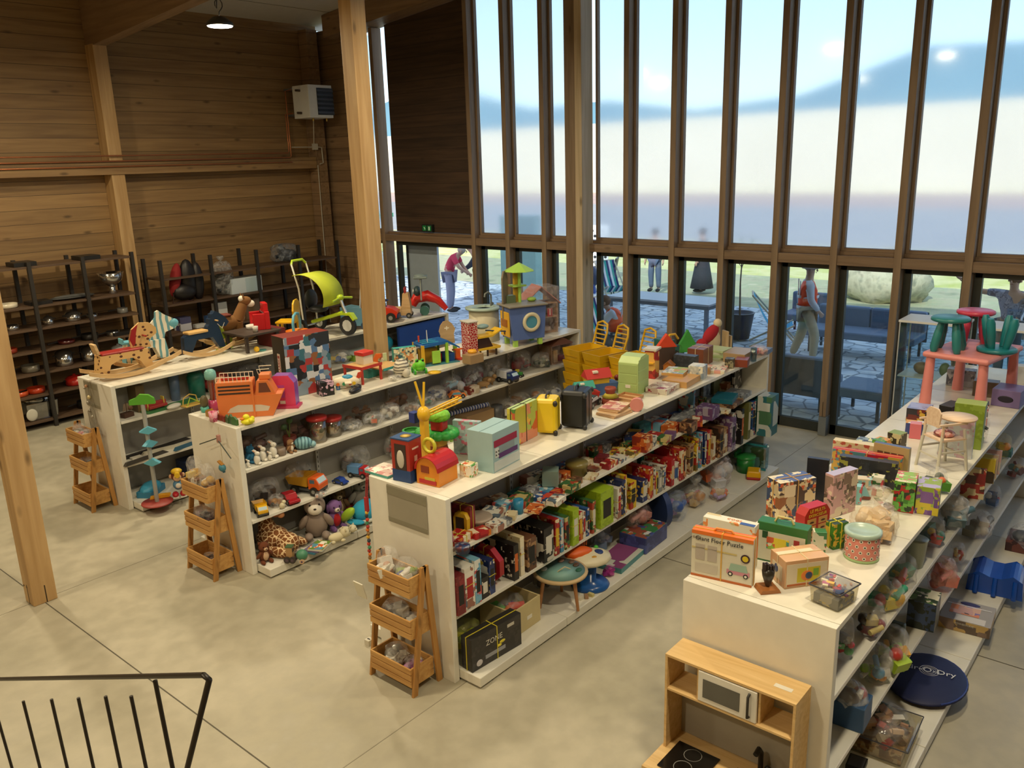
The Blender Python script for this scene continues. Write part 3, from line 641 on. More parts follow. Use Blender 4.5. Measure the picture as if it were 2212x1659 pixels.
for k in range(26):
    a = k * 2.4; e_ = R.uniform(.2, 1.3); d = Vector((cos(a) * cos(e_), sin(a) * cos(e_), sin(e_))); mb.cyl((0, 0, 1.05), tuple(Vector((0, 0, 1.05)) + d * .45), .014, '#7d9a62', r1=.002, n=5)
mb.build('foliage', t_); MB().cyl((0, 0, 0), (0, 0, 1.1), .05, '#8a7a62').build('trunk', t_)
solo(MB().box(0, 0, .02, 1.7, 3.6, .55, '#dfe6ee').ell(0, 0, .55, .75, 1.3, .5, '#b9cbe0').cyl((-.86, -1.1, .3), (-.8, -1.1, .3), .3, '#22252c').cyl((-.86, 1.1, .3), (-.8, 1.1, .3), .3, '#22252c'), 'car', 'pale car parked outside at the far right edge', 'car', 19.5, 1.4, 0, bev=.08)

# ================================================================ SHELVING ROWS
white = c('#e8e5da', 0.35); whited = c('#e4e1d5', 0.4); seam = c('#8f8a7c', 0.6); greyback = c('#9d9b96', 0.5, 0.1); steel = c('#b9b9b6', 0.35, 0.4)
LV = (0.09, 0.51, 1.00)
def row(name_lab, yl, yr, x0=3.66, x1=8.86, leftside=True):
    t_ = thing('shelving_row', name_lab, 'shelving', x0, (yl + yr) / 2, 0, 0, 'white double sided shelving rows')
    w_ = yl - yr; L = x1 - x0; n = 5; ml_ = (L - .08) / n
    MB().box(0.025, 0, 0, 0.05, w_, 1.4, white).build('end_panel', t_, 0.003); MB().box(L - .02, 0, 0, 0.04, w_, 1.4, white).build('end_panel', t_, 0.003)
    mb = MB().box(L / 2 + .006, 0, 1.37, L - .093, w_, 0.03, c('#e6e2d4', 0.25)); 
    for k in range(1, n): mb.box(0.05 + k * ml_, 0, 1.4, 0.003, w_ - .01, 0.0006, seam)
    mb.build('top_board', t_, 0.003)
    MB().box(L / 2, 0, 0.10, L - .1, 0.03, 1.27, greyback).build('back_panel', t_)
    for k in range(n + 1):
        for s_ in (-1, 1):
            q = MB().box(0.07 + k * (L - .14) / n, s_ * .03, 0.10, 0.035, 0.03, 1.26, steel)
            for j in range(24): q.box(0.07 + k * (L - .14) / n, s_ * .0455, 0.14 + j * .05, 0.008, 0.001, 0.025, '#33322e')
            q.build('upright', t_)
    for s_ in (-1, 1):
        for z in LV[1:]:
            for k in range(n):
                xa = 0.055 + k * ml_
                q = MB().box(xa + ml_ / 2, s_ * (w_ / 4 + .006), z - 0.03, ml_ - 0.003, w_ / 2 - .02, 0.03, white); q.build('shelf', t_, 0.003)
        for k in range(n):
            xa = 0.055 + k * ml_
            q = MB().box(xa + ml_ / 2, s_ * (w_ / 4 + .10), 0.015, ml_ - 0.004, w_ / 2 + .19, LV[0] - 0.015, whited)
            q.build('base_shelf', t_, 0.006)
        MB().box(L / 2, s_ * (w_ / 4 + .09), 0, L - .16, w_ / 2 + .12, 0.014, '#3a3832').build('plinth', t_)
    return t_
row('first white shelving row, topped with rocking horses and ride-on toys', 9.56, 8.77, 3.76)
row('second white shelving row, topped with the orange toy ship', 7.13, 6.34, 3.72)
row('third white shelving row in the middle, full of boxed games', 4.52, 3.74)
row('fourth white shelving row at the right, topped with puzzles and the pink table', 1.95, 1.14, 3.64, 9.45)
gp = c('#9a9484', 0.5)
def sheet(x, y0, y1, z0, z1, lab):
    solo(MB().box(0, 0, 0, 0.006, y0 - y1, z1 - z0, gp).box(-0.004, 0, 0.01, 0.002, y0 - y1, 0.03, c('#87826f', .5)).box(-0.004, 0, z1 - z0 - .07, 0.002, y0 - y1, 0.06, c('#87826f', .5)), 'sheet_holder', lab, 'sheet holder', x - .004, (y0 + y1) / 2, z0)
sheet(3.66, 4.32, 3.92, 1.10, 1.385, 'empty grey sheet holder on the near end of the third row')
sheet(3.76, 9.40, 9.08, 1.10, 1.385, 'grey sheet holder behind hanging bells on the first row')
# ---- crate stands
stand_wood = wood('stand wood', '#cc9f5e', '#ad7d42', 2.0, 1, knots=.8); stand_leg = wood('stand leg', '#c08f4e', '#9c6c34', 2.0, 2, knots=.8)
def crate_mb(w_, d_, h_):
    mb = MB(); n = 3; sh = h_ / n
    for k in range(n):
        z = k * sh
        mb.box(-d_ / 2 + .006, 0, z + .002, .012, w_, sh - .008, stand_wood).box(d_ / 2 - .006, 0, z + .002, .012, w_, sh - .008, stand_wood)
    for s_ in (-1, 1): mb.box(0, s_ * (w_ / 2 - .006), 0, d_ - .024, .012, h_ - .004, stand_wood)
    mb.box(0, 0, 0.002, d_ - .03, w_ - .03, .008, stand_leg); return mb
def stand(x, yc, lab):
    """x = front face; three crates between two A shaped sides"""
    t_ = thing('crate_stand', lab, 'crate stand', x, yc, 0, 0, 'wooden three crate stands at the row ends')
    for (zx, z, d_) in ((0.125, 0.735, .17), (0.125, 0.425, .19), (0.115, 0.065, .22)):
        o = crate_mb(.42, d_, .15).build('crate', t_, .001); o.location = (zx, 0, z)
    for s_ in (-1, 1):
        for (xa, xb) in ((0.02, 0.17), (0.265, 0.19)):
            mb = MB(); yy = s_ * .222; w_ = .022
            mb.add([(xa - w_, yy - .01, 0), (xa + w_, yy - .01, 0), (xa + w_, yy + .01, 0), (xa - w_, yy + .01, 0), (xb - w_, yy - .01, .93), (xb + w_, yy - .01, .93), (xb + w_, yy + .01, .93), (xb - w_, yy + .01, .93)],
                   [(3, 2, 1, 0), (4, 5, 6, 7), (0, 1, 5, 4), (1, 2, 6, 5), (2, 3, 7, 6), (3, 0, 4, 7)], stand_leg); mb.build('leg', t_, .001)
    return t_
stand(3.360, 4.08, 'three tier wooden crate stand at the end of the third row, nearest')
stand(3.430, 6.74, 'three tier wooden crate stand at the end of the second row')
stand(3.470, 9.26, 'three tier wooden crate stand at the end of the first row')

# ================================================================ GENERIC GOODS
def bag(label, x, y, z, sx, sy, sz, cols, rz=0, group=None, knot=False, cover=.3, tint='#e8e8ea', n=9, key=None, cat='bag', seed=None):
    """see-through plastic bag with small goods inside; z = bottom"""
    t_ = thing('plastic_bag', label, cat, x, y, z, rz, group)
    rr = random.Random(seed if seed is not None else int(x * 917 + y * 331 + z * 77))
    ph = [rr.uniform(0, 6) for _ in range(4)]
    def f(a, t): return 1 + .09 * sin(3 * a + ph[0] + 2 * t) + .07 * sin(5 * a + ph[1]) * sin(3 * t + ph[2]) + .05 * sin(9 * a + 7 * t + ph[3])
    mb = MB(); nu, nv = 18, 12; vs = []
    for j in range(nv + 1):
        t = pi * j / nv
        for i in range(nu):
            a = 2 * pi * i / nu; k = f(a, t); st = sin(t) ** .6; zz = cos(t)
            zz = (abs(zz) ** .8) * (1 if zz > 0 else -1)
            vs.append((sx * .45 * st * cos(a) * k, sy * .45 * st * sin(a) * k, sz / 2 + sz / 2 * zz))
    fs = [(j * nu + i, (j + 1) * nu + i, (j + 1) * nu + (i + 1) % nu, j * nu + (i + 1) % nu) for j in range(nv) for i in range(nu)]
    mb.add(vs, fs, film(key or f'{tint}{cover}', tint, cover), True)
    if knot: mb.lathe([(.0, 0), (.02, .0), (.018, .02), (.05, .05), (.07, .10), (.02, .09)], film(key or f'{tint}{cover}', tint, cover), 0, 0, sz * .97, 10)
    mb.build('film', t_)
    q = MB(); cl = cols.split()
    for k in range(n):
        s_ = min(sx, sy, sz) * rr.uniform(.19, .34); px, py = rr.uniform(-.27, .27) * sx, rr.uniform(-.27, .27) * sy; pz = s_ + (sz * .55 - s_) * rr.random() ** 1.3
        hx = c(cl[k % len(cl)], .4)
        if k % 3 == 0: q.box(px, py, pz - s_ * .6, s_ * 1.8, s_ * 1.2, s_ * 1.2, hx, rz=rr.uniform(0, 3), rx=rr.uniform(-.5, .5))
        elif k % 3 == 1: q.ell(px, py, pz, s_, s_ * .8, s_ * .8, hx, 8, 6, e=(rr.random(), rr.random(), 0))
        else: q.cyl((px - s_, py, pz), (px + s_, py + s_ * rr.uniform(-1, 1), pz + s_ * .3), s_ * .4, hx, n=7)
    o = q.build('contents', t_); o['kind'] = 'stuff'
    return t_
cream = '#d8d0b4'
def pkg(label, x, y, z, L, W, H, rz=0, body='#b9a98a', pal=None, top=None, side=None, group=None, name='game_box', cat='box', string=None, band=None, stripe=None, txt=None, tcol='#f2efe4', th=.03, ry=0, scale=55, handle=None, bev=.002, tside='x'):
    """cardboard box: printed faces are materials; string/handle are parts"""
    B = c(body, .35); P = art(pal, scale) if pal else B
    tp = art(top, scale) if top and ' ' in top else (c(top, .35) if top else P); sd = art(side, scale) if side and ' ' in side else (c(side, .35) if side else P)
    t_ = MB().box(0, 0, 0, L, W, H, [B, tp, P, B, sd, B], ry=ry)
    if band: t_.box(0, -W / 2 - .0006, H * .68, L * .96, .0012, H * .2, c(band, .35)).box(-L / 2 - .0006, 0, H * .68, .0012, W * .94, H * .2, c(band, .35))
    if stripe: t_.box(0, 0, H, L * .9, W * .28, .001, c(stripe, .35))
    if txt:
        if tside == 'x': t_.text(txt, th, tcol, TX(-L / 2 - .001, 0, H * .78))
        elif tside == 'y': t_.text(txt, th, tcol, TY(0, -W / 2 - .001, H * .78))
        else: t_.text(txt, th, tcol, TZ(0, 0, H + .001, -pi / 2))
    if not (string or handle):
        return solo(t_, name, label, cat, x, y, z, rz, group, bev)
    o = solo(t_, name, label, cat, x, y, z, rz, group, bev)
    if string:
        g = c(string, .5); e = .004
        MB().box(0, 0, H - .0, .006, W + e, .003, g).box(0, -W / 2 - .002, 0, .006, .003, H, g).box(0, W / 2 + .002, 0, .006, .003, H, g).box(0, 0, H, L + e, .006, .003, g).box(-L / 2 - .002, 0, 0, .003, .006, H, g).box(L / 2 + .002, 0, 0, .003, .006, H, g).build('string', o)
    if handle: MB().tube([(0, -W * .22, H), (0, -W * .18, H + .03), (0, W * .18, H + .03), (0, W * .22, H)] if W > L else [(-L * .22, 0, H), (-L * .18, 0, H + .03), (L * .18, 0, H + .03), (L * .22, 0, H)], .008, c(handle, .4)).build('handle', o)
    return o
def tin(label, x, y, z, prof, mat, name='tin', cat='tin', lid=None, lidh=0, group=None):
    mb = MB().lathe(prof, mat if not isinstance(mat, str) else c(mat, .35), n=24)
    if not lid: return solo(mb, name, label, cat, x, y, z, 0, group)
    t_ = thing(name, label, cat, x, y, z, 0, group); mb.build('body', t_)
    r = max(p_[0] for p_ in prof) + .004; MB().lathe([(0, lidh + .006), (r * .85, lidh + .008), (r * .88, lidh + .014), (r, lidh + .014), (r + .003, lidh), (r, lidh - .012)], c(lid, .4) if isinstance(lid, str) else lid, n=24).build('lid', t_); return t_
def wheels(t_, pos, r, w_=.03, col='#22211f', hub='#8f8f8a'):
    for (x, y) in pos: MB().cyl((x, y - w_ / 2, r), (x, y + w_ / 2, r), r, col, n=16).cyl((x, y - w_ / 2 - .002, r), (x, y + w_ / 2 + .002, r), r * .45, hub, n=10).build('wheel', t_)
def car(label, x, y, z, rz, L=.2, col='#c23b2a', W=None, H=None, win='#3a4a55', group=None, name='toy_car'):
    W = W or L * .46; H = H or L * .4; r = L * .12; t_ = thing(name, label, 'toy car', x, y, z, rz, group)
    P = [(-L / 2, r * .8), (L / 2, r * .8), (L / 2, H * .5), (L * .28, H * .58), (L * .12, H), (-L * .25, H), (-L * .40, H * .6), (-L / 2, H * .55)]
    MB().prism(P, W, c(col, .25)).build('body', t_, .006)
    MB().prism([(L * .25, H * .6), (L * .11, H * .94), (-L * .23, H * .94), (-L * .36, H * .62)], W + .002, c(win, .15)).build('window', t_)
    wheels(t_, [(a, b_) for a in (-L * .3, L * .3) for b_ in (-W / 2 + .005, W / 2 - .005)], r, L * .08); return t_
def truck(label, x, y, z, rz, L=.3, cab='#e8602a', bed='#d9a02a', kind='dump', group=None):
    W = L * .5; r = L * .13; t_ = thing('toy_truck', label, 'toy truck', x, y, z, rz, group)
    MB().box(0, 0, r * .8, L * .96, W * .8, L * .09, '#4c4f52').build('chassis', t_, .004)
    MB().prism([(L * .14, r * 1.4), (L * .5, r * 1.4), (L * .5, L * .34), (L * .38, L * .52), (L * .14, L * .52)], W * .9, c(cab, .3)).build('cab', t_, .01)
    MB().prism([(L * .39, L * .49), (L * .485, L * .37), (L * .49, L * .37), (L * .40, L * .50)], W * .75, c('#bcd3de', .2)).box(L * .27, 0, L * .36, L * .16, W * .91, L * .11, c('#5a7688', .2)).build('window', t_)
    if kind == 'dump':
        MB().add([(-L * .5, -W / 2, r * 2.2), (L * .1, -W / 2, r * 1.9), (L * .1, W / 2, r * 1.9), (-L * .5, W / 2, r * 2.2), (-L * .58, -W * .56, L * .5), (L * .13, -W * .56, L * .56), (L * .13, W * .56, L * .56), (-L * .58, W * .56, L * .5), (-L * .5, -W * .45, L * .36), (L * .08, -W * .45, L * .34), (L * .08, W * .45, L * .34), (-L * .5, W * .45, L * .36)],
                 [(3, 2, 1, 0), (0, 1, 5, 4), (1, 2, 6, 5), (2, 3, 7, 6), (3, 0, 4, 7), (4, 5, 9, 8), (5, 6, 10, 9), (6, 7, 11, 10), (7, 4, 8, 11), (8, 9, 10, 11)], c(bed, .35)).build('tipper', t_)
    else: MB().box(-L * .2, 0, r * 1.6, L * .6, W * .92, L * .36, c(bed, .35)).build('cargo_box', t_, .004)
    wheels(t_, [(a, b_) for a in (-L * .32, L * .32) for b_ in (-W / 2 + .01, W / 2 - .01)], r, L * .12); return t_
def plush(label, x, y, z, rz, s=.25, col='#8a6a48', belly=None, pose='sit', ears='round', snout=None, cat='soft toy', group=None, name='plush_toy', eyes=True, tilt=0):
    """soft toy sitting facing local +x; body is one mesh, face details are parts"""
    t_ = thing(name, label, cat, x, y, z, rz, group); m_ = c(col, .95) if isinstance(col, str) else col
    mb = MB(); q = s
    if pose == 'sit':
        mb.ell(0, 0, .33 * q, .26 * q, .27 * q, .33 * q, m_, 14, 10); H = Vector((.05 * q, 0, .76 * q))
        for y_ in (-1, 1): mb.ell(.27 * q, y_ * .19 * q, .09 * q, .20 * q, .10 * q, .09 * q, m_, 10, 6).ell(.10 * q, y_ * .28 * q, .40 * q, .09 * q, .09 * q, .20 * q, m_, 10, 6, e=(y_ * .5, .4, 0))
    else:
        mb.ell(0, 0, .22 * q, .42 * q, .24 * q, .21 * q, m_, 14, 10); H = Vector((.42 * q, 0, .34 * q))
        for y_ in (-1, 1):
            for x_ in (-.25, .25): mb.ell(x_ * q, y_ * .23 * q, .08 * q, .12 * q, .09 * q, .08 * q, m_, 8, 6)
    mb.ell(H.x, H.y, H.z, .24 * q, .25 * q, .23 * q, m_, 14, 10)
    for y_ in (-1, 1):
        if ears == 'round': mb.ell(H.x - .02 * q, y_ * .19 * q, H.z + .19 * q, .04 * q, .08 * q, .08 * q, m_, 8, 6)
        elif ears == 'long': mb.ell(H.x - .1 * q, y_ * .12 * q, H.z + .34 * q, .04 * q, .06 * q, .22 * q, m_, 8, 6, e=(-y_ * .3, -.35, 0))
        elif ears == 'flop': mb.ell(H.x, y_ * .24 * q, H.z - .02 * q, .08 * q, .04 * q, .17 * q, m_, 8, 6)
    mb.build('body', t_)
    sn = MB().ell(H.x + .21 * q, 0, H.z - .05 * q, .09 * q, .10 * q, .08 * q, c(snout or belly or col, .9) if isinstance(snout or belly or col, str) else m_, 10, 6).ell(H.x + .29 * q, 0, H.z - .03 * q, .02 * q, .035 * q, .025 * q, '#2a1f1a', 8, 5); sn.build('snout', t_)
    if belly and pose == 'sit': MB().ell(.09 * q, 0, .33 * q, .20 * q, .19 * q, .26 * q, c(belly, .95), 12, 8).build('belly_patch', t_)
    if eyes:
        for y_ in (-1, 1): MB().ell(H.x + .205 * q, y_ * .10 * q, H.z + .05 * q, .022 * q, .028 * q, .03 * q, c('#16110e', .15), 8, 6).build('eye', t_)
    t_.rotation_euler = (0, tilt, rz); return t_

ORD = ('first', 'second', 'third', 'fourth', 'fifth', 'sixth', 'seventh', 'eighth', 'ninth', 'tenth')
# ================================================================ ROW 1 TOP
beech = wood('beech', '#d9b98a', '#c09a66', 2.5, 0, knots=0)
def rock_base(t_, L, m_, w_=.26):
    for s_ in (-1, 1):
        pts = [(-L / 2 + L * i / 14, .012 + .11 * ((i - 7) / 7) ** 2) for i in range(15)]
        MB().prism(pts + [(a, b_ + .055) for a, b_ in reversed(pts)], .022, m_, Matrix.Translation((0, s_ * w_ / 2, 0))).build('rocker', t_, .003)
    for x_ in (-L * .3, L * .28): MB().box(x_, 0, .055, .04, w_, .018, m_).build('slat', t_)
def horse(label, x, y, rz, kind, s):
    t_ = thing('rocking_animal', label, 'rocking toy', x, y, 1.4, rz)
    rock_base(t_, .85, beech)
    if kind == 'giraffe':
        sp = mottle('giraffe print', '#d7ad70', '#5a3420', 16); red = c('#a32a2c', .3)
        MB().prism([(-.30, .08), (-.20, .08), (-.17, .20), (-.08, .25), (.08, .25), (.15, .19), (.20, .08), (.29, .08), (.25, .34), (-.27, .34)], .16, sp).build('body', t_, .004)
        MB().box(-.02, 0, .34, .46, .17, .03, red).build('seat', t_, .01); MB().box(-.27, 0, .36, .03, .13, .15, beech, ry=-.2).build('backrest', t_, .004)
        MB().prism([(.10, .34), (.32, .34), (.30, .44), (.40, .52), (.40, .60), (.33, .68), (.22, .70), (.13, .62), (.09, .48)], .03, sp).build('head', t_, .004)
        MB().prism([(.12, .38), (.09, .48), (.13, .62), (.20, .68), (.17, .56), (.15, .42)], .034, red).build('mane', t_); MB().cyl((.24, -.1, .52), (.24, .1, .52), .012, red).build('handle', t_)
    elif kind == 'zebra':
        z_ = stripe_mat('zebra print', '#ece6d2', '#6aa2b0', 26); bl = c('#6bb3c6', .4)
        MB().prism([(-.26, .09), (-.19, .09), (-.15, .26), (.12, .26), (.18, .09), (.30, .09), (.26, .36), (-.22, .36)], .15, z_).build('body', t_, .004)
        MB().prism([(.06, .36), (.27, .34), (.30, .44), (.44, .48), (.47, .56), (.42, .62), (.30, .70), (.24, .76), (.20, .74), (.19, .66), (.10, .56)], .035, z_).build('head', t_, .004)
        MB().ell(.42, 0, .55, .07, .04, .065, bl).build('muzzle', t_); MB().box(-.10, 0, .36, .34, .17, .03, bl).box(-.26, 0, .38, .02, .15, .06, bl).build('seat', t_, .006)
    elif kind == 'navy':
        nv = c('#1d3550', .35)
        MB().prism([(-.36, .09), (-.24, .09), (-.14, .27), (.12, .27), (.22, .09), (.32, .09), (.26, .36), (.24, .42), (.36, .40), (.42, .46), (.36, .55), (.27, .62), (.20, .66), (.17, .62), (.14, .62), (.13, .55), (.10, .55), (.09, .47), (.06, .44), (.04, .37), (-.28, .37), (-.34, .33)], .10, nv).build('body', t_, .006)
        MB().box(-.12, 0, .37, .32, .18, .035, c('#d9b070', .4)).build('seat', t_, .01); MB().tube([(.34, -.05, .46), (.28, -.07, .38), (.22, -.055, .46)], .005, '#e4ded0').build('rein', t_); MB().cyl((.19, -.13, .52), (.19, .13, .52), .012, beech).build('handle', t_)
    else:
        br = c('#80582f', .95); wt = c('#e8e0cf', .95)
        mb = MB().ell(-.02, 0, .36, .26, .12, .12, br, 14, 10)
        for a, b_ in ((-.2, .05), (-.2, -.05), (.2, .06), (.2, -.06)): mb.cyl((a, b_, .06), (a * .9, b_, .36), .04, br, r1=.06)
        mb.cyl((.18, 0, .38), (.30, 0, .62), .10, br, r1=.07).ell(.34, 0, .66, .10, .07, .075, br).ell(.42, 0, .61, .07, .055, .055, wt)
        for s_ in (-1, 1): mb.cyl((.30, s_ * .04, .71), (.29, s_ * .05, .79), .02, br, r1=.004)
        mb.build('body', t_); MB().ell(.24, 0, .46, .07, .06, .13, wt).build('chest_patch', t_); MB().ell(.28, 0, .70, .05, .05, .05, wt).build('mane', t_)
        MB().box(-.04, 0, .47, .2, .2, .03, c('#6e2f22', .7)).build('saddle', t_, .01)
    t_.scale = s; return t_
def mottle(key, base, spot, scale):
    if key in MATS: return MATS[key]
    m, t, b = newmat(key); co = nd(t, 'ShaderNodeTexCoord'); v = nd(t, 'ShaderNodeTexVoronoi', i_Scale=float(scale), i_Randomness=.8)
    t.links.new(co.outputs['Object'], v.inputs[0]); t.links.new(mixc(t, ramp(t, v.outputs['Distance'], [(.26, (1, 1, 1, 1)), (.30, (0, 0, 0, 1))]), lin(base), lin(spot)), b.inputs['Base Color']); MATS[key] = m; return m
def cellmat(key, base, line, scale, w_=.05):
    if key in MATS: return MATS[key]
    m, t, b = newmat(key); co = nd(t, 'ShaderNodeTexCoord'); v = nd(t, 'ShaderNodeTexVoronoi', feature='DISTANCE_TO_EDGE', i_Scale=float(scale), i_Randomness=.8)
    t.links.new(co.outputs['Object'], v.inputs[0]); t.links.new(mixc(t, ramp(t, v.outputs['Distance'], [(w_, (1, 1, 1, 1)), (w_ + .03, (0, 0, 0, 1))]), lin(base), lin(line)), b.inputs['Base Color']); b.inputs['Roughness'].default_value = .95; MATS[key] = m; return m
def stripe_mat(key, a_, b_, scale, axis='X', rough=.5):
    if key in MATS: return MATS[key]
    m, t, b = newmat(key); co = nd(t, 'ShaderNodeTexCoord'); v = nd(t, 'ShaderNodeTexWave', bands_direction=axis, i_Scale=scale / 6.3, i_Distortion=2.5)
    t.links.new(co.outputs['Object'], v.inputs[0]); t.links.new(ramp(t, v.outputs[1], [(0, lin(a_)), (.62, lin(b_))], True), b.inputs['Base Color']); b.inputs['Roughness'].default_value = rough; MATS[key] = m; return m
horse('wooden rocking giraffe with red seat and dark spots, nearest on the first row', 4.108, 9.247, -.05, 'giraffe', (1, 1, .8))
horse('blue and cream wooden rocking zebra behind the spotted giraffe', 4.503, 9.276, -.12, 'zebra', (.9, .9, .82))
horse('navy blue wooden rocking horse with a natural seat', 5.174, 9.278, .0, 'navy', (.8, .8, .8))
horse('brown plush rocking horse with cream muzzle and chest', 5.658, 9.485, -.2, 'plush', (.8, .8, .82))
t_ = thing('play_table', 'low dark brown play table carrying a red toy kitchen', 'table', 5.86, 9.12, 1.4, 0)
MB().box(0, 0, .20, .52, .50, .025, '#453a34').build('table_top', t_, .004)
for a in (-.22, .22):
    for b_ in (-.21, .21): MB().box(a, b_, 0, .035, .035, .20, '#3a302b').build('leg', t_)
t_ = thing('toy_kitchen', 'bright red plastic toy stove tower standing on the dark play table', 'toy kitchen', 5.92, 9.18, 1.625, -.4)
rd = c('#d01f26', .3)
MB().box(.05, 0, 0, .06, .30, .22, rd).box(.05, .0, .22, .06, .18, .10, rd).box(-.04, .12, 0, .16, .04, .20, rd).box(-.04, -.12, 0, .16, .04, .20, rd).build('body', t_, .004)
k = MB().box(.015, 0, .14, .012, .24, .05, '#7a1014')
for q in range(5): k.cyl((.018, -.1 + q * .05, .20), (.005, -.1 + q * .05, .20), .012, '#4a0c0e', n=8)
k.build('dials', t_); MB().lathe([(0, 0), (.07, 0), (.075, .05), (.06, .05), (0, .04)], c('#e8e4dc', .3), -.12, .02, 0.0, 16).build('pan', t_); MB().box(-.05, .05, .02, .02, .12, .10, '#e9e6df', ry=-.3).build('board', t_)
for k, (x, y, z_, s_, hx, lb) in enumerate(((5.66, 8.94, 1.402, .07, '#e9b923', 'yellow ball in front of the dark play table'), (5.72, 9.02, 1.625, .035, '#c9c4ba', 'small white cup on the dark play table'))):
    solo(MB().ell(0, 0, s_ / 2 + .01, s_ / 2, s_ / 2, s_ / 2, hx) if k == 0 else MB().lathe([(0, 0), (.03, 0), (.035, .07), (.03, .07), (.025, .01)], c(hx, .3), n=14), 'toy_ball' if k == 0 else 'cup', lb, 'ball' if k == 0 else 'cup', x, y, z_ - (.01 if k == 0 else 0))
solo(MB().box(0, 0, 0, .22, .30, .22, c('#6c1f20', .6)), 'storage_box', 'dark red box under the dark play table', 'box', 5.90, 9.12, 1.4, bev=.006)
t_ = thing('child_chair', 'yellow plastic child chair with rounded back', 'chair', 6.42, 9.34, 1.4, -.9)
yl_ = c('#e9b71f', .3)
MB().box(0, 0, .20, .26, .26, .03, yl_).build('seat', t_, .012)
mb = MB().prism([(-.13, 0), (.13, 0), (.16, .16), (.13, .25), (.06, .29), (-.06, .29), (-.13, .25), (-.16, .16)], .022, yl_, Matrix.Translation((.13, 0, .21)) @ Matrix.Rotation(pi / 2, 4, 'Z')); mb.build('backrest', t_, .006)
for a in (-.1, .1):
    for b_ in (-.1, .1): MB().cyl((a * 1.15, b_ * 1.15, 0), (a, b_, .21), .018, yl_).build('leg', t_)
t_ = thing('push_basket', 'orange toy shopping basket with tall light blue handle', 'basket', 6.30, 8.98, 1.4, -.9)
MB().lathe([(0, .02), (.11, .02), (.14, .15), (.15, .15), (.12, .0), (0, 0)], c('#ec7a23', .35), n=20).build('basket', t_); MB().ell(0, 0, .13, .13, .13, .035, '#e98a2a').build('contents', t_)
MB().tube([(0, -.15, .08), (0, -.16, .26), (0, -.11, .35), (0, 0, .37), (0, .11, .35), (0, .16, .26), (0, .15, .08)], .018, c('#62a9bf', .4)).build('handle', t_)
# tricycle with canopy
t_ = thing('tricycle', 'lime green tricycle with canopy and tall push handle', 'tricycle', 6.86, 9.10, 1.4, radians(-78))
lm = c('#b4cf2b', .3); bk = c('#23262a', .5); mt = c('#cfd2d0', .25, .8)
for (x_, y_, r_) in ((.36, 0, .13), (-.28, .19, .10), (-.28, -.19, .10)):
    MB().cyl((x_, y_ - .02, r_), (x_, y_ + .02, r_), r_, bk, n=20).cyl((x_, y_ - .023, r_), (x_, y_ + .023, r_), r_ * .6, '#c9cbc8', n=10).build('wheel', t_)
MB().prism([(.22, .26), (.28, .30), (.44, .30), (.50, .22), (.48, .20), (.42, .27), (.30, .27)], .08, lm).build('mudguard', t_, .006)
MB().tube([(.36, 0, .26), (.30, 0, .38), (.27, 0, .47)], .022, mt).build('fork', t_); MB().tube([(.30, -.20, .47), (.27, 0, .50), (.30, .20, .47)], .016, lm).ell(.27, 0, .50, .05, .05, .04, lm).build('handlebar', t_)
MB().tube([(.30, 0, .30), (.10, 0, .24), (-.25, 0, .14)], .025, lm).cyl((-.28, -.19, .10), (-.28, .19, .10), .012, mt).build('frame', t_)
MB().ell(-.12, 0, .33, .14, .13, .05, bk).ell(-.24, 0, .45, .04, .13, .14, bk).build('seat', t_)
MB().tube([(-.28, .14, .12), (-.31, .14, .60), (-.40, .14, .93), (-.42, .10, .97), (-.42, -.10, .97), (-.40, -.14, .93), (-.31, -.14, .60), (-.28, -.14, .12)], .012, c('#e9e6d8', .3)).build('push_handle', t_)
MB().tube([(-.40, .14, .92), (-.42, .10, .97), (-.42, -.10, .97), (-.40, -.14, .92)], .017, lm).build('handle_grip', t_)
vs = []; n = 12
for j in range(2):
    for i in range(n + 1):
        a = -.35 + 2.3 * i / n; vs.append((-.22 + .34 * sin(a) * 1.1, (-.20 if j else .20), .50 + .30 * cos(a)))
can = MB().add(vs, [(i, i + 1, n + 2 + i, n + 1 + i) for i in range(n)], c('#c3d136', .7), True); o = can.build('canopy', t_); md = o.modifiers.new('t', 'SOLIDIFY'); md.thickness = .008
t_ = thing('doll_pushcart', 'light blue wooden baby walker with yellow push bar', 'push cart', 7.30, 9.06, 1.4, -.5)
bw = c('#6d9fb8', .45)
for s_ in (-1, 1): MB().prism([(-.16, .05), (.14, .05), (.17, .18), (.12, .28), (.0, .31), (-.16, .28)], .014, bw, Matrix.Translation((0, s_ * .13, 0))).build('side_panel', t_, .003); MB().cyl((.12, s_ * .13, .25), (.16, s_ * .14, .62), .010, '#cfd2d0').build('upright', t_)
MB().box(-.01, 0, .05, .28, .25, .014, beech).build('floor_board', t_); MB().cyl((.16, -.17, .60), (.16, .17, .60), .014, '#d9c43a').build('push_bar', t_)
wheels(t_, [(a, b_) for a in (-.11, .11) for b_ in (-.155, .155)], .05, .02, '#2c4a66', '#d9c43a')
t_ = thing('ride_on_car', 'red ride-on car with blue steering wheel, right of the post', 'ride-on toy', 7.85, 9.10, 1.4, -.9)
MB().prism([(-.22, .06), (.22, .06), (.24, .15), (.16, .20), (.06, .22), (.0, .17), (-.12, .17), (-.16, .26), (-.22, .24)], .22, c('#dd3a22', .25)).build('body', t_, .02)
MB().cyl((.06, 0, .21), (.04, 0, .28), .015, '#27406e').lathe([(.05, 0), (.075, .01), (.08, .02), (.06, .02)], c('#27406e', .4), .03, 0, .29, 16).build('steering_wheel', t_); wheels(t_, [(a, b_) for a in (-.14, .14) for b_ in (-.11, .11)], .07, .05)
MB().box(.235, 0, .06, .03, .2, .05, '#27406e').build('bumper', t_, .006)
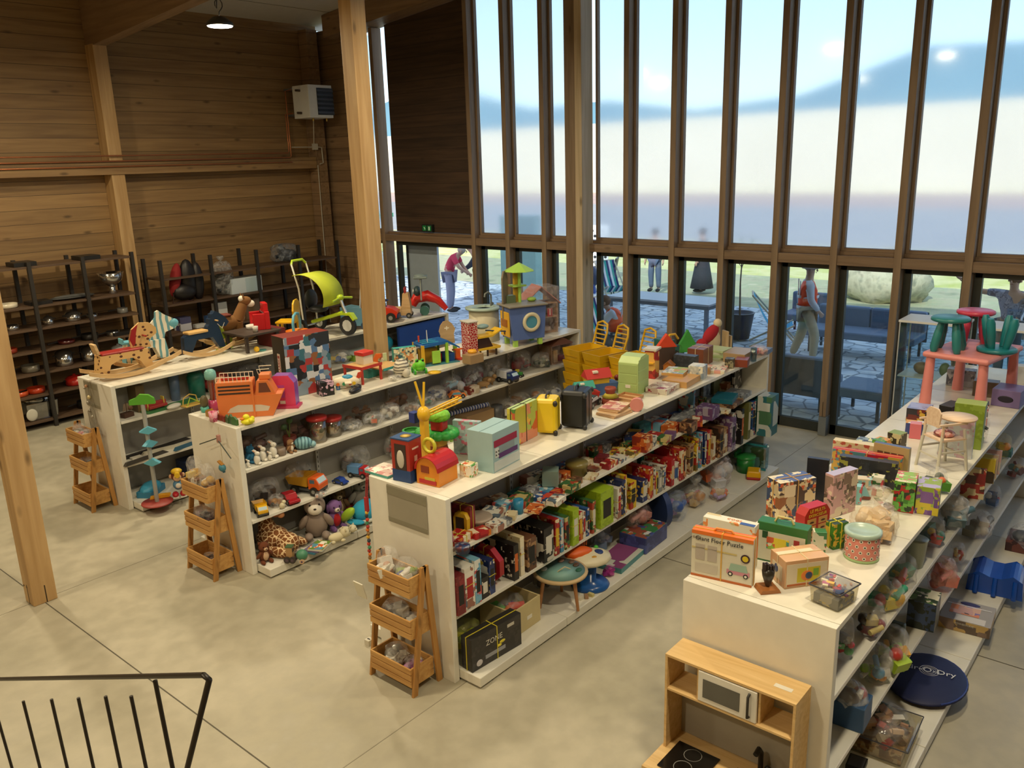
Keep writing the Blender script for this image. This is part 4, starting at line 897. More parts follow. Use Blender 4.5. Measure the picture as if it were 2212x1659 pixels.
t_ = thing('wooden_pushcart', 'natural wooden push cart with a red grip, between two red ride-ons', 'push cart', 8.27, 9.05, 1.4, -.9)
MB().prism([(-.08, .04), (.08, .04), (.07, .22), (.05, .36), (-.03, .36), (-.05, .2)], .16, beech).box(-.14, 0, .05, .16, .18, .10, beech).build('body', t_, .006)
MB().tube([(0, -.05, .36), (0, -.07, .44), (0, .07, .44), (0, .05, .36), (0, -.05, .36)], .011, '#a32a2c').build('handle', t_); wheels(t_, [(a, b_) for a in (-.12, .05) for b_ in (-.1, .1)], .04, .02, '#333333')
t_ = thing('ride_on_plane', 'red ride-on toy with grey canopy and dark smiling face', 'ride-on toy', 8.62, 9.02, 1.4, -.8)
MB().tube([(-.18, 0, .14), (-.12, 0, .24), (.05, 0, .27), (.20, 0, .20), (.32, 0, .06)], [.06, .08, .085, .06, .04], c('#d52a24', .3), 10).build('body', t_)
MB().ell(-.10, 0, .34, .06, .11, .08, '#33484c').build('face_shell', t_)
for s_ in (-1, 1): MB().ell(-.155, s_ * .035, .35, .012, .02, .024, '#f0efe8').build('eye', t_); MB().cyl((-.04, s_ * .12, .22), (-.04, s_ * .12, .54), .012, '#9aa3a0').build('canopy_post', t_); MB().cyl((.0, s_ * .12, .07), (0, s_ * .16, .07), .07, '#3b6a62', n=16).build('wheel', t_)
MB().box(-.04, 0, .54, .2, .32, .03, '#7d8b8a').ell(-.04, 0, .56, .10, .12, .04, '#7d8b8a').build('canopy', t_, .01)
solo(MB().lathe([(0, 0), (.05, 0), (.055, .012), (.03, .015), (0, .012)], c('#5ba49b', .4)), 'ring_toy', 'flat green ring toy beside the brown plush horse', 'ring toy', 5.697, 8.930, 1.4)
solo(MB().prism([(-.10, 0), (.12, 0), (.10, .05), (.13, .12), (.05, .16), (.0, .3), (-.05, .3), (-.04, .14), (-.1, .1)], .03, '#a8bf34'), 'toy_dinosaur', 'lime green toy neck poking out behind the brown plush horse', 'toy', 5.50, 9.47, 1.4, 0)

# ---- row 1 aisle shelves
t_ = thing('wind_spinner', 'floor stand with grey pole, red disc foot and green car on top', 'toy stand', 3.98, 8.56, .09)
MB().lathe([(0, 0), (.16, 0), (.165, .008), (.16, .016), (0, .016)], c('#9c3a33', .5), n=28).build('foot', t_); MB().cyl((0, 0, .016), (0, 0, 1.12), .022, '#a5a7a4').build('pole', t_)
MB().prism([(-.13, 0), (.13, 0), (.12, .06), (.07, .10), (-.02, .11), (-.07, .07), (-.13, .05)], .04, '#5aa833', Matrix.Translation((0, 0, 1.12)) @ Matrix.Rotation(-.7, 4, 'Z')).build('green_car', t_, .004)
for z_, a in ((.83, -.4), (.68, .3), (.47, -.9)): MB().prism([(-.09, 0), (0, -.035), (.09, 0), (0, .05)], .05, '#62b3cb', Matrix.Translation((0, -.03, z_)) @ Matrix.Rotation(a, 4, 'Z')).build('blue_fish', t_, .006)
t_ = thing('monkey_toy', 'plastic monkey toy with yellow cap and red shoes on the lowest shelf', 'toy', 4.18, 8.50, .09, radians(-115))
MB().ell(0, 0, .13, .05, .055, .06, '#5a93bd').build('shirt', t_); MB().ell(0, 0, .235, .06, .065, .065, '#7a3a1d').ell(-.0, .065, .235, .015, .02, .025, '#e3b48a').ell(0, -.065, .235, .015, .02, .025, '#e3b48a').build('head', t_)
MB().ell(.035, 0, .225, .035, .045, .045, '#ecc49c').build('face', t_); MB().ell(-.005, 0, .285, .058, .06, .032, '#e8bf2c').cyl((.05, 0, .268), (.10, 0, .266), .03, '#e8bf2c').build('cap', t_)
for s_ in (-1, 1): MB().ell(.068, s_ * .018, .24, .006, .008, .012, '#1a120e').build('eye', t_); MB().ell(.03, s_ * .04, .03, .06, .035, .03, '#b8242b').box(.03, s_ * .04, 0, .11, .06, .012, '#e6e2d8').build('shoe', t_)
MB().ell(.045, 0, .13, .012, .03, .03, '#e6e2d8').build('emblem', t_)
def heap_thing(mb, name, lab, cat, x, y, z, rz=0, bev=.003): return solo(mb, name, lab, cat, x, y, z, rz, None, bev)
heap_thing(MB().ell(0, 0, .07, .16, .10, .07, '#3f9cc4').box(0, 0, 0, .30, .18, .07, '#2f7ea6'), 'toy_car', 'blue toy vehicle between pole foot and monkey', 'toy car', 4.05, 8.72, .09, .6)
heap_thing(MB().prism([(-.1, 0), (.1, 0), (.12, .03), (.02, .035), (-.09, .02)], .06, '#e3a52a'), 'toy_slide', 'small yellow plastic piece by the red disc foot', 'toy', 4.02, 8.62, .11, -.5)
heap_thing(MB().box(0, 0, 0, .5, .3, .22, '#16254a'), 'storage_box', 'long dark navy box at the back of the lowest first row shelf', 'box', 4.75, 8.92, .09)
heap_thing(MB().ell(0, 0, .09, .10, .12, .09, '#1d4ea8'), 'helmet', 'blue plastic helmet right of the navy box, lowest shelf', 'helmet', 4.72, 8.58, .09)
for i, (x, y, z_, rz, L, col, lb) in enumerate(((4.25, 8.98, .51, .1, .9, '#262423', 'long black toy blade lying at the back of the middle shelf'), (4.35, 8.88, .51, -.1, .6, '#d2cdbb', 'long white toy stick lying on the middle shelf'), (4.55, 8.84, .51, .2, .4, '#3a6c8c', 'blue slim toy piece on the middle shelf of the first row'), (4.0, 8.82, .51, .15, .55, '#45423e', 'dark slim toy blade near the pole on the middle shelf'))):
    heap_thing(MB().prism([(-L / 2, 0), (L / 2, 0), (L / 2 - .05, .03), (-L / 2 + .03, .035)], .04, col), 'toy_sword', lb, 'toy sword', x, y, z_, rz)
heap_thing(MB().box(0, 0, 0, .12, .07, .02, '#d9d4c6'), 'small_case', 'small white flat case at the left end of the middle shelf', 'case', 3.98, 8.93, .51)
plush('small doll with red hat sitting on the middle shelf of the first row', 4.85, 8.86, .51, -1.6, .18, '#d9a37c', '#c2452c', ears='none', cat='doll', name='doll')
for i, (x, hx, nm, lb) in enumerate(((3.95, '#4e3428', 'toy_boat', 'small dark brown toy ship at the left end of the upper first row shelf'), (4.62, '#d8b45c', 'toy_rack', 'yellow wooden bead rack on the upper first row shelf'), (5.05, '#e0a487', 'teddy', 'pale pink bear figure on the upper first row shelf'))):
    if i == 0: heap_thing(MB().box(0, 0, 0, .12, .08, .05, hx).cyl((0, 0, .05), (0, 0, .17), .005, hx).prism([(-.05, .07), (.05, .07), (.03, .15), (-.03, .15)], .004, '#7c6a55').ell(.05, .0, .09, .03, .02, .03, '#6e4a35'), nm, lb, 'toy boat', x, 8.9, 1.0, .2)
    elif i == 1: heap_thing(MB().tube([(-.1, 0, 0), (-.08, 0, .09), (0, 0, .12), (.08, 0, .09), (.1, 0, 0)], .007, hx).tube([(-.1, -.08, 0), (-.05, -.08, .1), (.1, -.08, 0)], .007, '#a9c23c').box(0, -.04, 0, .24, .12, .012, hx), nm, lb, 'toy', x, 8.88, 1.0, .1)
    else: plush(lb, x, 8.93, 1.0, -2.0, .22, hx, cat='bear figure', name='bear_figure')
heap_thing(MB().prism([(-.3, 0), (.3, 0), (.34, .012), (-.32, .012)], .16, '#3f7f4d'), 'play_mat', 'flat green sloping toy track on the upper first row shelf', 'toy', 4.45, 8.87, 1.0, .1)
heap_thing(MB().box(0, 0, .03, .26, .04, .05, '#a63a38').box(0, 0, .0, .02, .05, .03, '#d8c25a').box(0, -.06, .02, .22, .03, .03, '#a63a38').box(-.1, 0, .0, .012, .06, .12, '#d8c25a').box(.1, 0, .0, .012, .06, .12, '#d8c25a'), 'toy_bench', 'small red wooden workbench toy on the upper first row shelf', 'toy', 4.28, 8.98, 1.012, .1)
heap_thing(MB().ell(0, 0, .03, .10, .05, .03, '#d8d6cc'), 'toy_hovercraft', 'flat white toy craft at the shelf edge, upper first row shelf', 'toy', 4.42, 8.80, 1.0, .3) 
tin('teal plastic canister at the back of the upper first row shelf', 4.85, 9.08, 1.0, [(0, 0), (.09, 0), (.10, .25), (.07, .30), (0, .30)], '#1f6e63', 'canister', 'canister')
tin('tall grey blue plastic beaker beside the teal canister', 4.62, 9.1, 1.0, [(0, 0), (.05, 0), (.06, .33), (0, .33)], '#6c84ab', 'beaker', 'beaker')
heap_thing(MB().box(0, 0, 0, .1, .2, .3, '#6c5a3a'), 'game_box', 'dark tan box at the very left back of the upper first row shelf', 'box', 4.15, 9.1, 1.0)
bag('black wrapped parcel with a white tag, upper first row shelf', 5.5, 8.93, 1.0, .55, .3, .28, '#2c2b2c #3a393b #242325', cover=.5, tint='#55565a')
heap_thing(MB().ell(0, 0, .12, .17, .12, .12, '#a6413c'), 'toy_bag', 'dull red rounded bag beside the black parcel', 'bag', 5.12, 9.06, 1.0)
solo(MB().prism([(-.05, 0), (.05, 0), (.06, .1), (.03, .16), (.05, .22), (.02, .3), (-.04, .3), (-.06, .2)], .05, '#b8a827'), 'animal_figure', 'mustard yellow wooden giraffe cutout on the upper first row shelf', 'toy', 5.95, 8.86, 1.0, -.6)
bag('clear bag of blue and green toys, upper first row shelf behind the red booth', 6.9, 8.93, 1.0, .35, .28, .18, '#3f6cb0 #87a93c #e4c62e #e9e6dd')
heap_thing(MB().box(0, 0, 0, .5, .26, .09, '#86a83a').box(0, 0, .09, .52, .28, .02, '#c8d4d4'), 'storage_tub', 'green tub with pale lid on the upper first row shelf', 'tub', 7.3, 8.95, 1.0)
heap_thing(MB().ell(0, 0, .12, .15, .12, .12, '#1f8fb0'), 'toy_bag', 'turquoise cloth bundle left of the wide pine post', 'bag', 7.7, 8.95, 1.0)
solo(MB().box(0, 0, 0, .95, .02, .34, '#1b3f8c').box(0, -.011, .02, .9, .002, .3, '#234fa8'), 'board_game', 'large dark blue board standing upright right of the post', 'board', 8.32, 8.80, 1.0)
# bells on the near end
t_ = thing('bell_string', 'string of bells and sticks hanging on the near end of the first row', 'mobile', 3.745, 9.28, 1.0)
MB().tube([(0, 0, .38), (-.01, -.02, .2), (-.012, .01, .0)], .003, '#8c8577').build('cord', t_)
for q, (y_, z_, r_, hx) in enumerate(((.0, .34, .018, '#c99a7a'), (.05, .31, .014, '#b9b3a6'), (-.03, .22, .022, '#d9c89a'), (.02, .15, .018, '#a9a398'), (.01, .06, .018, '#9d978b'), (-.04, .0, .016, '#b9b3a6'))): MB().ell(-.02, y_, z_, r_, r_, r_, c(hx, .3, .4)).build('bell', t_)
for q in range(7): MB().cyl((-.012, -.10 + q * .03, .16 - q * .02), (-.012, -.13 + q * .03, -.16 - .02 * q), .004, '#8f897c').build('chime_stick', t_)

# ================================================================ ROW 2 TOP
t_ = thing('toy_ark', 'orange plastic toy ship with white railings and wheelhouse', 'toy ship', 4.073, 6.618, 1.4, radians(-42))
og = c('#d9793f', .45); ogd = c('#b8602f', .5); ivy = c('#e9dfc8', .4)
hull = [(-.27, 0), (.22, 0), (.30, .17), (.27, .175), (-.28, .175)]
MB().prism([(-.27, 0), (.20, 0), (.28, .16), (.30, .20), (-.28, .20)], .20, og).build('hull', t_, .015)
MB().prism([(-.28, .20), (.04, .20), (.04, .33), (-.28, .33)], .19, og).build('cabin', t_, .008)
for k in range(3): MB().box(-.12, -.097, .22 + k * .033, .28, .004, .014, '#3a2a22').build('window_slot', t_)
MB().prism([(.06, .20), (.24, .20), (.18, .33), (.08, .33)], .18, og).box(.15, 0, .33, .10, .12, .05, og).build('wheelhouse', t_, .008)
MB().prism([(.09, .22), (.20, .22), (.165, .31), (.10, .31)], .182, '#6a3a2a').build('wheelhouse_window', t_)
rl = MB()
for s_ in (-1, 1):
    rl.box(-.12, s_ * .09, .375, .30, .005, .006, ivy)
    for k in range(9): rl.box(-.27 + k * .037, s_ * .09, .33, .005, .005, .045, ivy)
for s_ in (-1, 1): rl.tube([(.10, s_ * .05, .38), (.09, s_ * .07, .43), (.20, s_ * .07, .43)], .004, ivy)
rl.build('railing', t_); MB().box(-.12, 0, .335, .24, .03, .02, '#b03028').build('roof_rail', t_); MB().prism([(-.20, .05), (.16, .05), (.18, .09), (.10, .11), (-.10, .12), (-.17, .09)], .202, '#cdbfae').build('side_sticker', t_); MB().box(.04, -.105, .0, .015, .012, .33, og).build('rubbing_strip', t_)
t_ = thing('dispenser', 'tall clear tube with teal cap and red filling beside the orange ship', 'dispenser', 3.926, 7.041, 1.4)
MB().cyl((0, 0, .10), (0, 0, .30), .035, glass('tube', '#dfe8e4', .2), n=18).build('tube', t_); MB().cyl((0.0, 0, .02), (0, 0, .27), .024, '#a3231f').build('filling', t_); MB().lathe([(.02, .29), (.05, .30), (.055, .33), (.05, .37), (.03, .39), (0, .39)], c('#79b3ad', .3)).build('cap', t_); MB().lathe([(0, 0), (.05, 0), (.045, .1), (0, .1)], c('#b8406a', .3)).build('base', t_)
tin('pink patterned cup in front of the teal capped tube', 3.769, 6.710, 1.4, [(0, 0), (.032, 0), (.04, .09), (.036, .09), (.03, .01)], art('#c24f78 #e08aa0 #b8406a #d9a0b0', 60), 'cup', 'cup')
solo(MB().ell(0, 0, .10, .04, .03, .06, '#5e5638').lathe([(0, 0), (.035, 0), (.04, .045), (0, .045)], c('#4fa596', .4)), 'cactus_toy', 'dark ball toy in a teal cup at the left edge', 'toy', 3.863, 7.055, 1.4)
mb = MB(); pal = ['#a8772f', '#b58a34', '#a3502a', '#8f3f26', '#7d2f24', '#3f5a34', '#33592f', '#3f6a38']
for k in range(8): mb.prism([(-.035, 0), (.035, 0), (.035, .05 + .03 * sin(k)), (0, .07 + .02 * sin(k * 1.3)), (-.035, .05)], .02, pal[k], Matrix.Translation((.0, .22 - k * .062, 0)) @ Matrix.Rotation(pi / 2 + .2 * sin(k), 4, 'Z'))
solo(mb, 'toy_dragon', 'jointed wooden dragon in ochre, red and green along the board end', 'toy', 3.80, 6.66, 1.4)
solo(MB().ell(0, 0, .03, .06, .05, .03, '#e9e22a').ell(-.01, 0, .07, .03, .03, .025, '#e9e22a').ell(.04, .03, .045, .02, .02, .02, '#e9e22a').ell(.03, -.04, .045, .02, .02, .02, '#e9e22a').ell(-.045, -.02, .06, .02, .012, .012, '#e98a1f'), 'bath_duck', 'small yellow bath toy at the edge in front of the ship', 'bath toy', 3.860, 6.365, 1.4, -.6)
t_ = thing('doll_case', 'pink and purple plastic dollhouse case behind the ship', 'toy case', 4.350, 6.582, 1.4, radians(-50))
MB().prism([(-.12, 0), (.12, 0), (.12, .24), (.07, .31), (-.07, .31), (-.12, .24)], .13, c('#d8446c', .35), None, c('#8a4fa8', .35)).build('case', t_, .008)
MB().box(-.02, -.067, .10, .09, .004, .12, '#b84a9a').build('door', t_); MB().box(0, -.068, .04, .05, .003, .03, '#e9e4d8').build('price_label', t_); MB().box(.02, -.02, .0, .26, .16, .02, '#c43f66').build('base_rim', t_)
o = pkg('very tall black toy garage box with red top band and playset picture', 4.84, 6.84, 1.4, .50, .24, .60, -.12, '#191514', '#2b2f36 #7d8fa0 #3c6a7a #a33a3a #c9ccd2 #50709a #1e2228 #8a5a3a', top='#8a2a20', side='#1b1715', name='game_box', scale=20, bev=.004)
MB().box(-.252, .0, .18, .003, .05, .25, '#c9b8a8').box(-.253, 0, .20, .003, .035, .21, '#8a2a2a').text('GARAGE', .045, '#e9e4da', Matrix.Translation((-.2545, 0, .30)) @ FACE_X @ Matrix.Rotation(pi / 2, 4, 'Z')).build('side_logo', o)
MB().box(0, -.1115, .48, .49, .002, .07, '#c7c9cc').text('SUPER CITY GARAGE', .034, '#2a2a2e', Matrix.Translation((-.222, -.1135, .22)) @ FACE_Y @ Matrix.Rotation(pi / 2, 4, 'Z')).box(-.222, -.1125, 0.02, .05, .001, .44, '#d8d6d2').box(-.14, -.112, .40, .12, .002, .06, '#8a2a2a').build('front_print', o)
pkg('small black cube box with a white and pink sticker', 4.886, 6.591, 1.4, .13, .14, .14, -.25, '#1c1b1d', '#1c1b1d #222124 #1a191b #c9a4b8', name='small_box')
t_ = thing('toy_plane', 'cream and orange chunky toy plane with blue windshield', 'toy plane', 5.154, 6.627, 1.4, radians(-35))
MB().ell(0, 0, .07, .15, .06, .055, '#e8dcc2').build('body', t_); MB().box(.02, 0, .07, .07, .26, .015, '#e8dcc2').build('wing', t_, .006); MB().ell(.02, 0, .11, .06, .045, .03, '#2f8fb8').build('windshield', t_); MB().prism([(.10, .08), (.16, .10), (.17, .16), (.13, .15)], .02, '#c9452c').build('tail', t_)
for s_ in (-.08, -.02, .04, .08): MB().cyl((s_, -.062, .06), (s_, -.066, .06), .018, ['#e0742a', '#3a9a6a', '#d8442a', '#e8c02a'][int((s_ + .08) / .05) % 4], n=10).build('button', t_)
wheels(t_, [(-.08, -.04), (-.08, .04), (.07, 0)], .022, .02, '#2f6aa8')
solo(MB().ell(0, 0, .025, .11, .045, .028, '#17161a').ell(.05, 0, .04, .045, .04, .03, '#17161a'), 'toy_shoe', 'shiny black slipper shaped toy in front of the toy plane', 'toy', 5.111, 6.409, 1.4, .4)
t_ = thing('wooden_garage', 'wooden toy garage with red deck, teal lower deck and booth', 'toy garage', 5.563, 6.786, 1.4, .05)
MB().box(-.10, 0, .16, .28, .28, .014, '#cfa56a').box(-.10, -.142, .155, .29, .008, .03, '#c23a30').box(-.242, 0, .155, .008, .29, .03, '#c23a30').build('upper_deck', t_); MB().box(.20, -.02, .09, .30, .26, .014, '#cfa56a').box(.20, -.152, .085, .30, .008, .025, '#3f9a98').build('lower_deck', t_)
for a, b_ in ((-.23, -.13), (-.23, .13), (.03, -.13), (.03, .13)): MB().box(a, b_, 0, .02, .02, .16, '#b8342a').build('red_leg', t_)
for a, b_ in ((.33, -.14), (.33, .1)): MB().box(a, b_, 0, .02, .02, .09, '#3f9a98').build('teal_leg', t_)
MB().box(-.05, .02, .174, .13, .12, .09, '#e6dcc8').build('booth', t_); MB().box(-.05, .02, .264, .15, .14, .04, '#d23a32').build('booth_roof', t_, .006); MB().box(.06, .06, 0, .16, .1, .085, '#2f8a86').build('garage_box', t_)
solo(MB().prism([(-.02, 0), (.02, 0), (.02, .14), (.06, .17), (.05, .2), (0, .2), (-.03, .15)], .02, '#e0692a'), 'giraffe_cutout', 'thin orange giraffe cutout left of the striped ball', 'toy', 5.789, 6.806, 1.4, -.6)
pkg('small green edged picture book standing beside the striped ball', 5.871, 6.794, 1.4, .12, .015, .19, -.5, '#6fae4a', '#d9d6c0 #b8c9a0 #a8624a #e4dfcf', name='picture_book')
solo(MB().ell(0, 0, .095, .09, .085, .10, stripe_mat('ball stripes', '#d6cfbc', '#6e675c', 60, 'Z')).ell(.0, -.07, .05, .05, .04, .05, '#cfc8b6'), 'striped_ball', 'round grey and white striped toy ball', 'toy ball', 5.799, 6.537, 1.4)
bag('small clear bag of pale pieces below the striped ball', 5.643, 6.423, 1.4, .18, .12, .06, '#c9c6ba #dedad0 #a8a498')
t_ = pkg('teal carton with a photo of children, standing behind the striped ball', 6.174, 6.794, 1.4, .26, .08, .22, -.45, '#2f8f85', '#e0d6bc #6a4a38 #c98a5a #9ab0a0 #3a5a6a #d8c8a0', top='#3fa598', side='#2f8f85', name='carton')
t_ = thing('pull_frog', 'bright green frog pull toy with yellow disc behind it', 'pull toy', 6.017, 6.423, 1.4, radians(-120))
MB().ell(0, 0, .07, .10, .07, .05, '#6fce32').ell(.05, 0, .10, .05, .06, .05, '#6fce32').build('body', t_)
for s_ in (-1, 1): MB().ell(.05, s_ * .03, .145, .022, .02, .022, '#3fae2c').ell(.068, s_ * .03, .148, .008, .012, .012, '#16130f').build('eye', t_)
wheels(t_, [(a, b_) for a in (-.06, .06) for b_ in (-.06, .06)], .03, .02, '#3fae2c', '#2a6a9a')
solo(MB().lathe([(0, 0), (.07, 0), (.075, .01), (.02, .015), (0, .015)], c('#e3b52a', .4)), 'toy_disc', 'flat yellow disc right of the green frog', 'toy', 6.109, 6.319, 1.4)
t_ = thing('parking_garage', 'blue and green plastic parking playset with yellow posts', 'toy garage', 6.488, 6.634, 1.4, radians(-20))
MB().prism([(-.22, .24), (.10, .26), (.24, .17), (.24, .155), (.10, .23), (-.22, .21)], .26, '#2060a8').build('top_ramp', t_, .006)
for k in range(3): MB().box(-.10, -.08 + k * .08, .252, .20, .02, .006, '#3fa8c8').build('lane', t_)
for a, b_, hx in ((-.21, -.12, '#d9a92a'), (-.21, .12, '#d9a92a'), (.08, -.12, '#8fc43a'), (.08, .12, '#8fc43a')): MB().box(a, b_, 0, .03, .03, .24, hx).build('post', t_)
MB().box(-.08, .05, 0, .2, .1, .17, '#c9972a').build('yellow_wall', t_); MB().box(-.05, -.12, .02, .10, .02, .14, '#9ed04a').build('green_sign', t_, .004); MB().box(.14, 0, .0, .12, .16, .1, '#1f4f93').build('blue_block', t_, .01); MB().box(0, 0, 0, .46, .28, .008, '#3f7f8a').build('base', t_)
MB().cyl((-.20, 0, .26), (-.20, 0, .33), .01, '#c9452c').tube([(-.12, -.06, .25), (-.10, 0, .38), (-.08, .06, .25)], .004, '#c9ccd0').build('handle', t_); MB().box(.03, .02, .0, .07, .07, .10, '#b0222a').build('red_block', t_)
t_ = thing('dog_cutout', 'tan wooden cradle end board with cut out flower', 'board', 7.268, 7.241, 1.4, -.55)
MB().prism([(-.10, 0), (.10, 0), (.09, .12), (.11, .18), (.07, .25), (.02, .29), (-.04, .28), (-.08, .23), (-.10, .16), (-.08, .1)], .014, wood('tan', '#b59a76', '#9d8460', 2, knots=0)).build('board', t_, .002); MB().box(0, -.008, .19, .06, .003, .012, '#e9e4d8').box(0, -.008, .17, .012, .003, .05, '#e9e4d8').build('cutout', t_)
solo(MB().box(0, 0, 0, .06, .04, .10, '#dd6a2a').box(0, .05, 0, .03, .05, .14, '#7fbf3a').box(0, 0, .1, .12, .03, .015, '#dd6a2a').box(0, -.05, 0, .1, .1, .01, '#b33a2a'), 'block_tower', 'small orange and green block tower right of the parking playset', 'toy', 6.724, 6.562, 1.4, -.3)
t_ = thing('fire_station', 'red lattice toy tower with yellow ramps', 'toy garage', 7.004, 6.429, 1.4, radians(-15))
MB().box(-.20, 0, 0, .12, .16, .42, cellmat('lattice', '#9e1f22', '#e6d8c8', 34, .04)).box(-.20, 0, .42, .14, .18, .015, '#c9c4b8').build('tower', t_, .003)
MB().prism([(-.14, .24), (.06, .24), (.20, .30), (.20, .285), (.06, .222), (-.14, .222)], .16, '#e0b32a').build('upper_ramp', t_); MB().prism([(-.14, .08), (.16, .08), (.17, .105), (-.14, .10)], .18, '#e0b32a').build('lower_ramp', t_)
MB().prism([(-.12, .10), (.08, .10), (.02, .22), (-.12, .22)], .12, '#3a2420').build('dark_core', t_); MB().ell(-.02, 0, .34, .08, .06, .03, '#7f9a9a').build('helicopter', t_); MB().tube([(.02, 0, .29), (.30, 0, .24)], .008, '#233a5c').build('crane_arm', t_)
for a in (-.1, .0, .12): MB().cyl((a, -.06, 0), (a, -.06, .08), .012, '#3a2a24').build('leg', t_)
pkg('brown wooden block box at the foot of the red tower', 6.694, 6.275, 1.4, .20, .14, .10, -.1, '#a88a64', name='wooden_box')
solo(MB().lathe([(0, 0), (.05, 0), (.055, .02), (.04, .035), (0, .035)], c('#e8a92a', .4)), 'yellow_puck', 'yellow round puck on the brown wooden block', 'toy', 6.730, 6.316, 1.5)
for k, (u_, hx, lb) in enumerate((((6.98, 6.52), '#c9623a', 'flat orange wooden disc below the blue toy kitchen'), ((7.22, 6.45), '#cfa56a', 'flat tan wooden disc right of the orange one'))):
    solo(MB().cyl((0, 0, 0), (0, 0, .022), .06, hx, n=18).cyl((0, 0, .022), (0, 0, .034), .045, '#e0c9a0', n=18), 'wooden_disc', lb, 'toy', *u_, 1.4)
t_ = thing('wash_stand', 'pale wooden toy sink with grey tap', 'toy sink', 7.68, 6.98, 1.4, -.2)
MB().lathe([(0, 0), (.19, 0), (.19, .40), (0, .40)], c('#c9c2a8', .5), n=24).build('cabinet', t_); MB().lathe([(0, .40), (.23, .40), (.235, .42), (.12, .425), (.10, .38), (0, .38)], c('#9fb3ab', .35), n=28).build('worktop', t_)
MB().tube([(.12, 0, .42), (.12, 0, .56), (.08, 0, .60), (.03, 0, .58), (.02, 0, .54)], .012, '#6f7673').ell(.16, .04, .44, .03, .02, .02, '#6f7673').build('tap', t_)
t_ = thing('toy_kitchen', 'blue and yellow toy kitchen with green parasol and washer door', 'toy kitchen', 7.776, 6.434, 1.4, radians(-25))
bl2 = c('#5870ae', .4); gn = c('#a5cf5a', .4)
MB().prism([(-.20, .08), (.22, .08), (.25, .48), (-.24, .48)], .30, bl2).build('cabinet', t_, .02); MB().box(0, 0, .48, .52, .38, .025, '#8a857a').build('worktop', t_, .01)
MB().box(-.232, 0, .12, .02, .24, .30, '#d8a72c').box(-.245, 0, .24, .012, .17, .09, '#9c5f1c').box(-.246, 0, .14, .012, .03, .05, '#4a3418').build('oven_door', t_, .008)
MB().lathe([(.075, -.01), (.115, 0), (.12, .02), (.10, .035), (.075, .02)], c('#d9cfae', .4), T=Matrix.Translation((.04, -.155, .29)) @ Matrix.Rotation(pi / 2, 4, 'X'), n=24).build('washer_ring', t_); MB().cyl((.04, -.153, .29), (.04, -.168, .29), .078, '#4f93ad', n=20).build('washer_window', t_)
for a, b_ in ((-.16, -.12), (.17, -.12), (-.16, .12), (.17, .12)): MB().box(a, b_, 0, .05, .05, .09, gn).build('leg', t_)
MB().prism([(-.26, 0), (-.12, 0), (-.12, .52), (-.16, .60), (-.22, .60), (-.26, .52)], .02, '#7a6d5a', Matrix.Translation((-.05, .19, .30)) @ Matrix.Rotation(.7, 4, 'Z')).build('back_arch', t_, .006)
MB().box(-.02, .12, .505, .06, .05, .36, '#cfa334').build('yellow_column', t_); MB().box(-.02, .08, .70, .18, .14, .02, gn).build('shelf', t_); MB().lathe([(0, .99), (.02, .98), (.19, .89), (.19, .885), (.0, .95)], gn, -.0, .06, 0, 8, smooth=False).cyl((0, .06, .505), (0, .06, .95), .02, gn).build('parasol', t_)
MB().box(-.12, .1, .505, .12, .1, .09, '#5a6a4e').build('bottle_box', t_); MB().ell(.15, .04, .53, .06, .05, .03, '#93b548').build('vegetables', t_)
t_ = thing('dollhouse', 'pink roofed dollhouse wrapped in clear film at the far end', 'dollhouse', 8.45, 6.74, 1.4, radians(-28))
pk = c('#b9817c', .5); wd = wood('doll wood', '#b08a66', '#8f6c4c', 2, knots=0)
for z_ in (0.0, .20, .38): MB().box(0, 0, z_, .46, .28, .012, wd).build('floor', t_)
for a in (-.225, .0, .225): MB().box(a, 0, 0, .012, .28, .39, wd).build('wall', t_)
MB().box(0, .135, 0, .46, .008, .39, '#9c8078').build('back_wall', t_)
for s_ in (-1, 1): MB().add([(s_ * .27, -.16, .37), (s_ * .27, .16, .37), (0, .16, .60), (0, -.16, .60), (s_ * .27, -.16, .385), (s_ * .27, .16, .385), (0, .16, .615), (0, -.16, .615)], [(0, 1, 2, 3), (7, 6, 5, 4), (0, 3, 7, 4), (1, 5, 6, 2), (0, 4, 5, 1)], pk).build('roof', t_)
MB().box(.12, -.137, .21, .07, .006, .11, '#a3303a').box(.12, -.141, .23, .012, .003, .08, '#e6e2da').build('window', t_)
MB().box(0, -.0, .0, .49, .33, .60, film('house wrap', '#e8e0e4', .22)).build('film_wrap', t_, .01)
MB().box(-.1, -.03, .012, .1, .1, .08, '#8a6a68').box(.1, -.02, .012, .12, .08, .05, '#c9b8b0').box(-.12, -.02, .212, .1, .08, .07, '#a98a68').build('furniture', t_)

# ---- row 2 aisle shelves (z 1.0 and .51, base)
rab = c('#e9e4d8', .3)
def rabbit(label, x, y, s, rz):
    t_ = thing('rabbit_figure', label, 'rabbit figure', x, y, 1.0, rz, 'white porcelain rabbits')
    MB().ell(0, 0, .38 * s, .24 * s, .22 * s, .38 * s, rab).ell(.06 * s, 0, .85 * s, .20 * s, .15 * s, .16 * s, rab).ell(.2 * s, 0, .1 * s, .12 * s, .18 * s, .1 * s, rab).build('body', t_)
    for s_ in (-1, 1): MB().ell(-.14 * s, s_ * .08 * s, 1.02 * s, .17 * s, .035 * s, .07 * s, rab, e=(0, .5, 0)).ell(-.14 * s, s_ * .10 * s, 1.025 * s, .12 * s, .02 * s, .04 * s, '#d98a5a', e=(0, .5, 0)).build('ear', t_); MB().ell(.14 * s, s_ * .13 * s, .88 * s, .02 * s, .015 * s, .025 * s, '#2a221c').build('eye', t_)
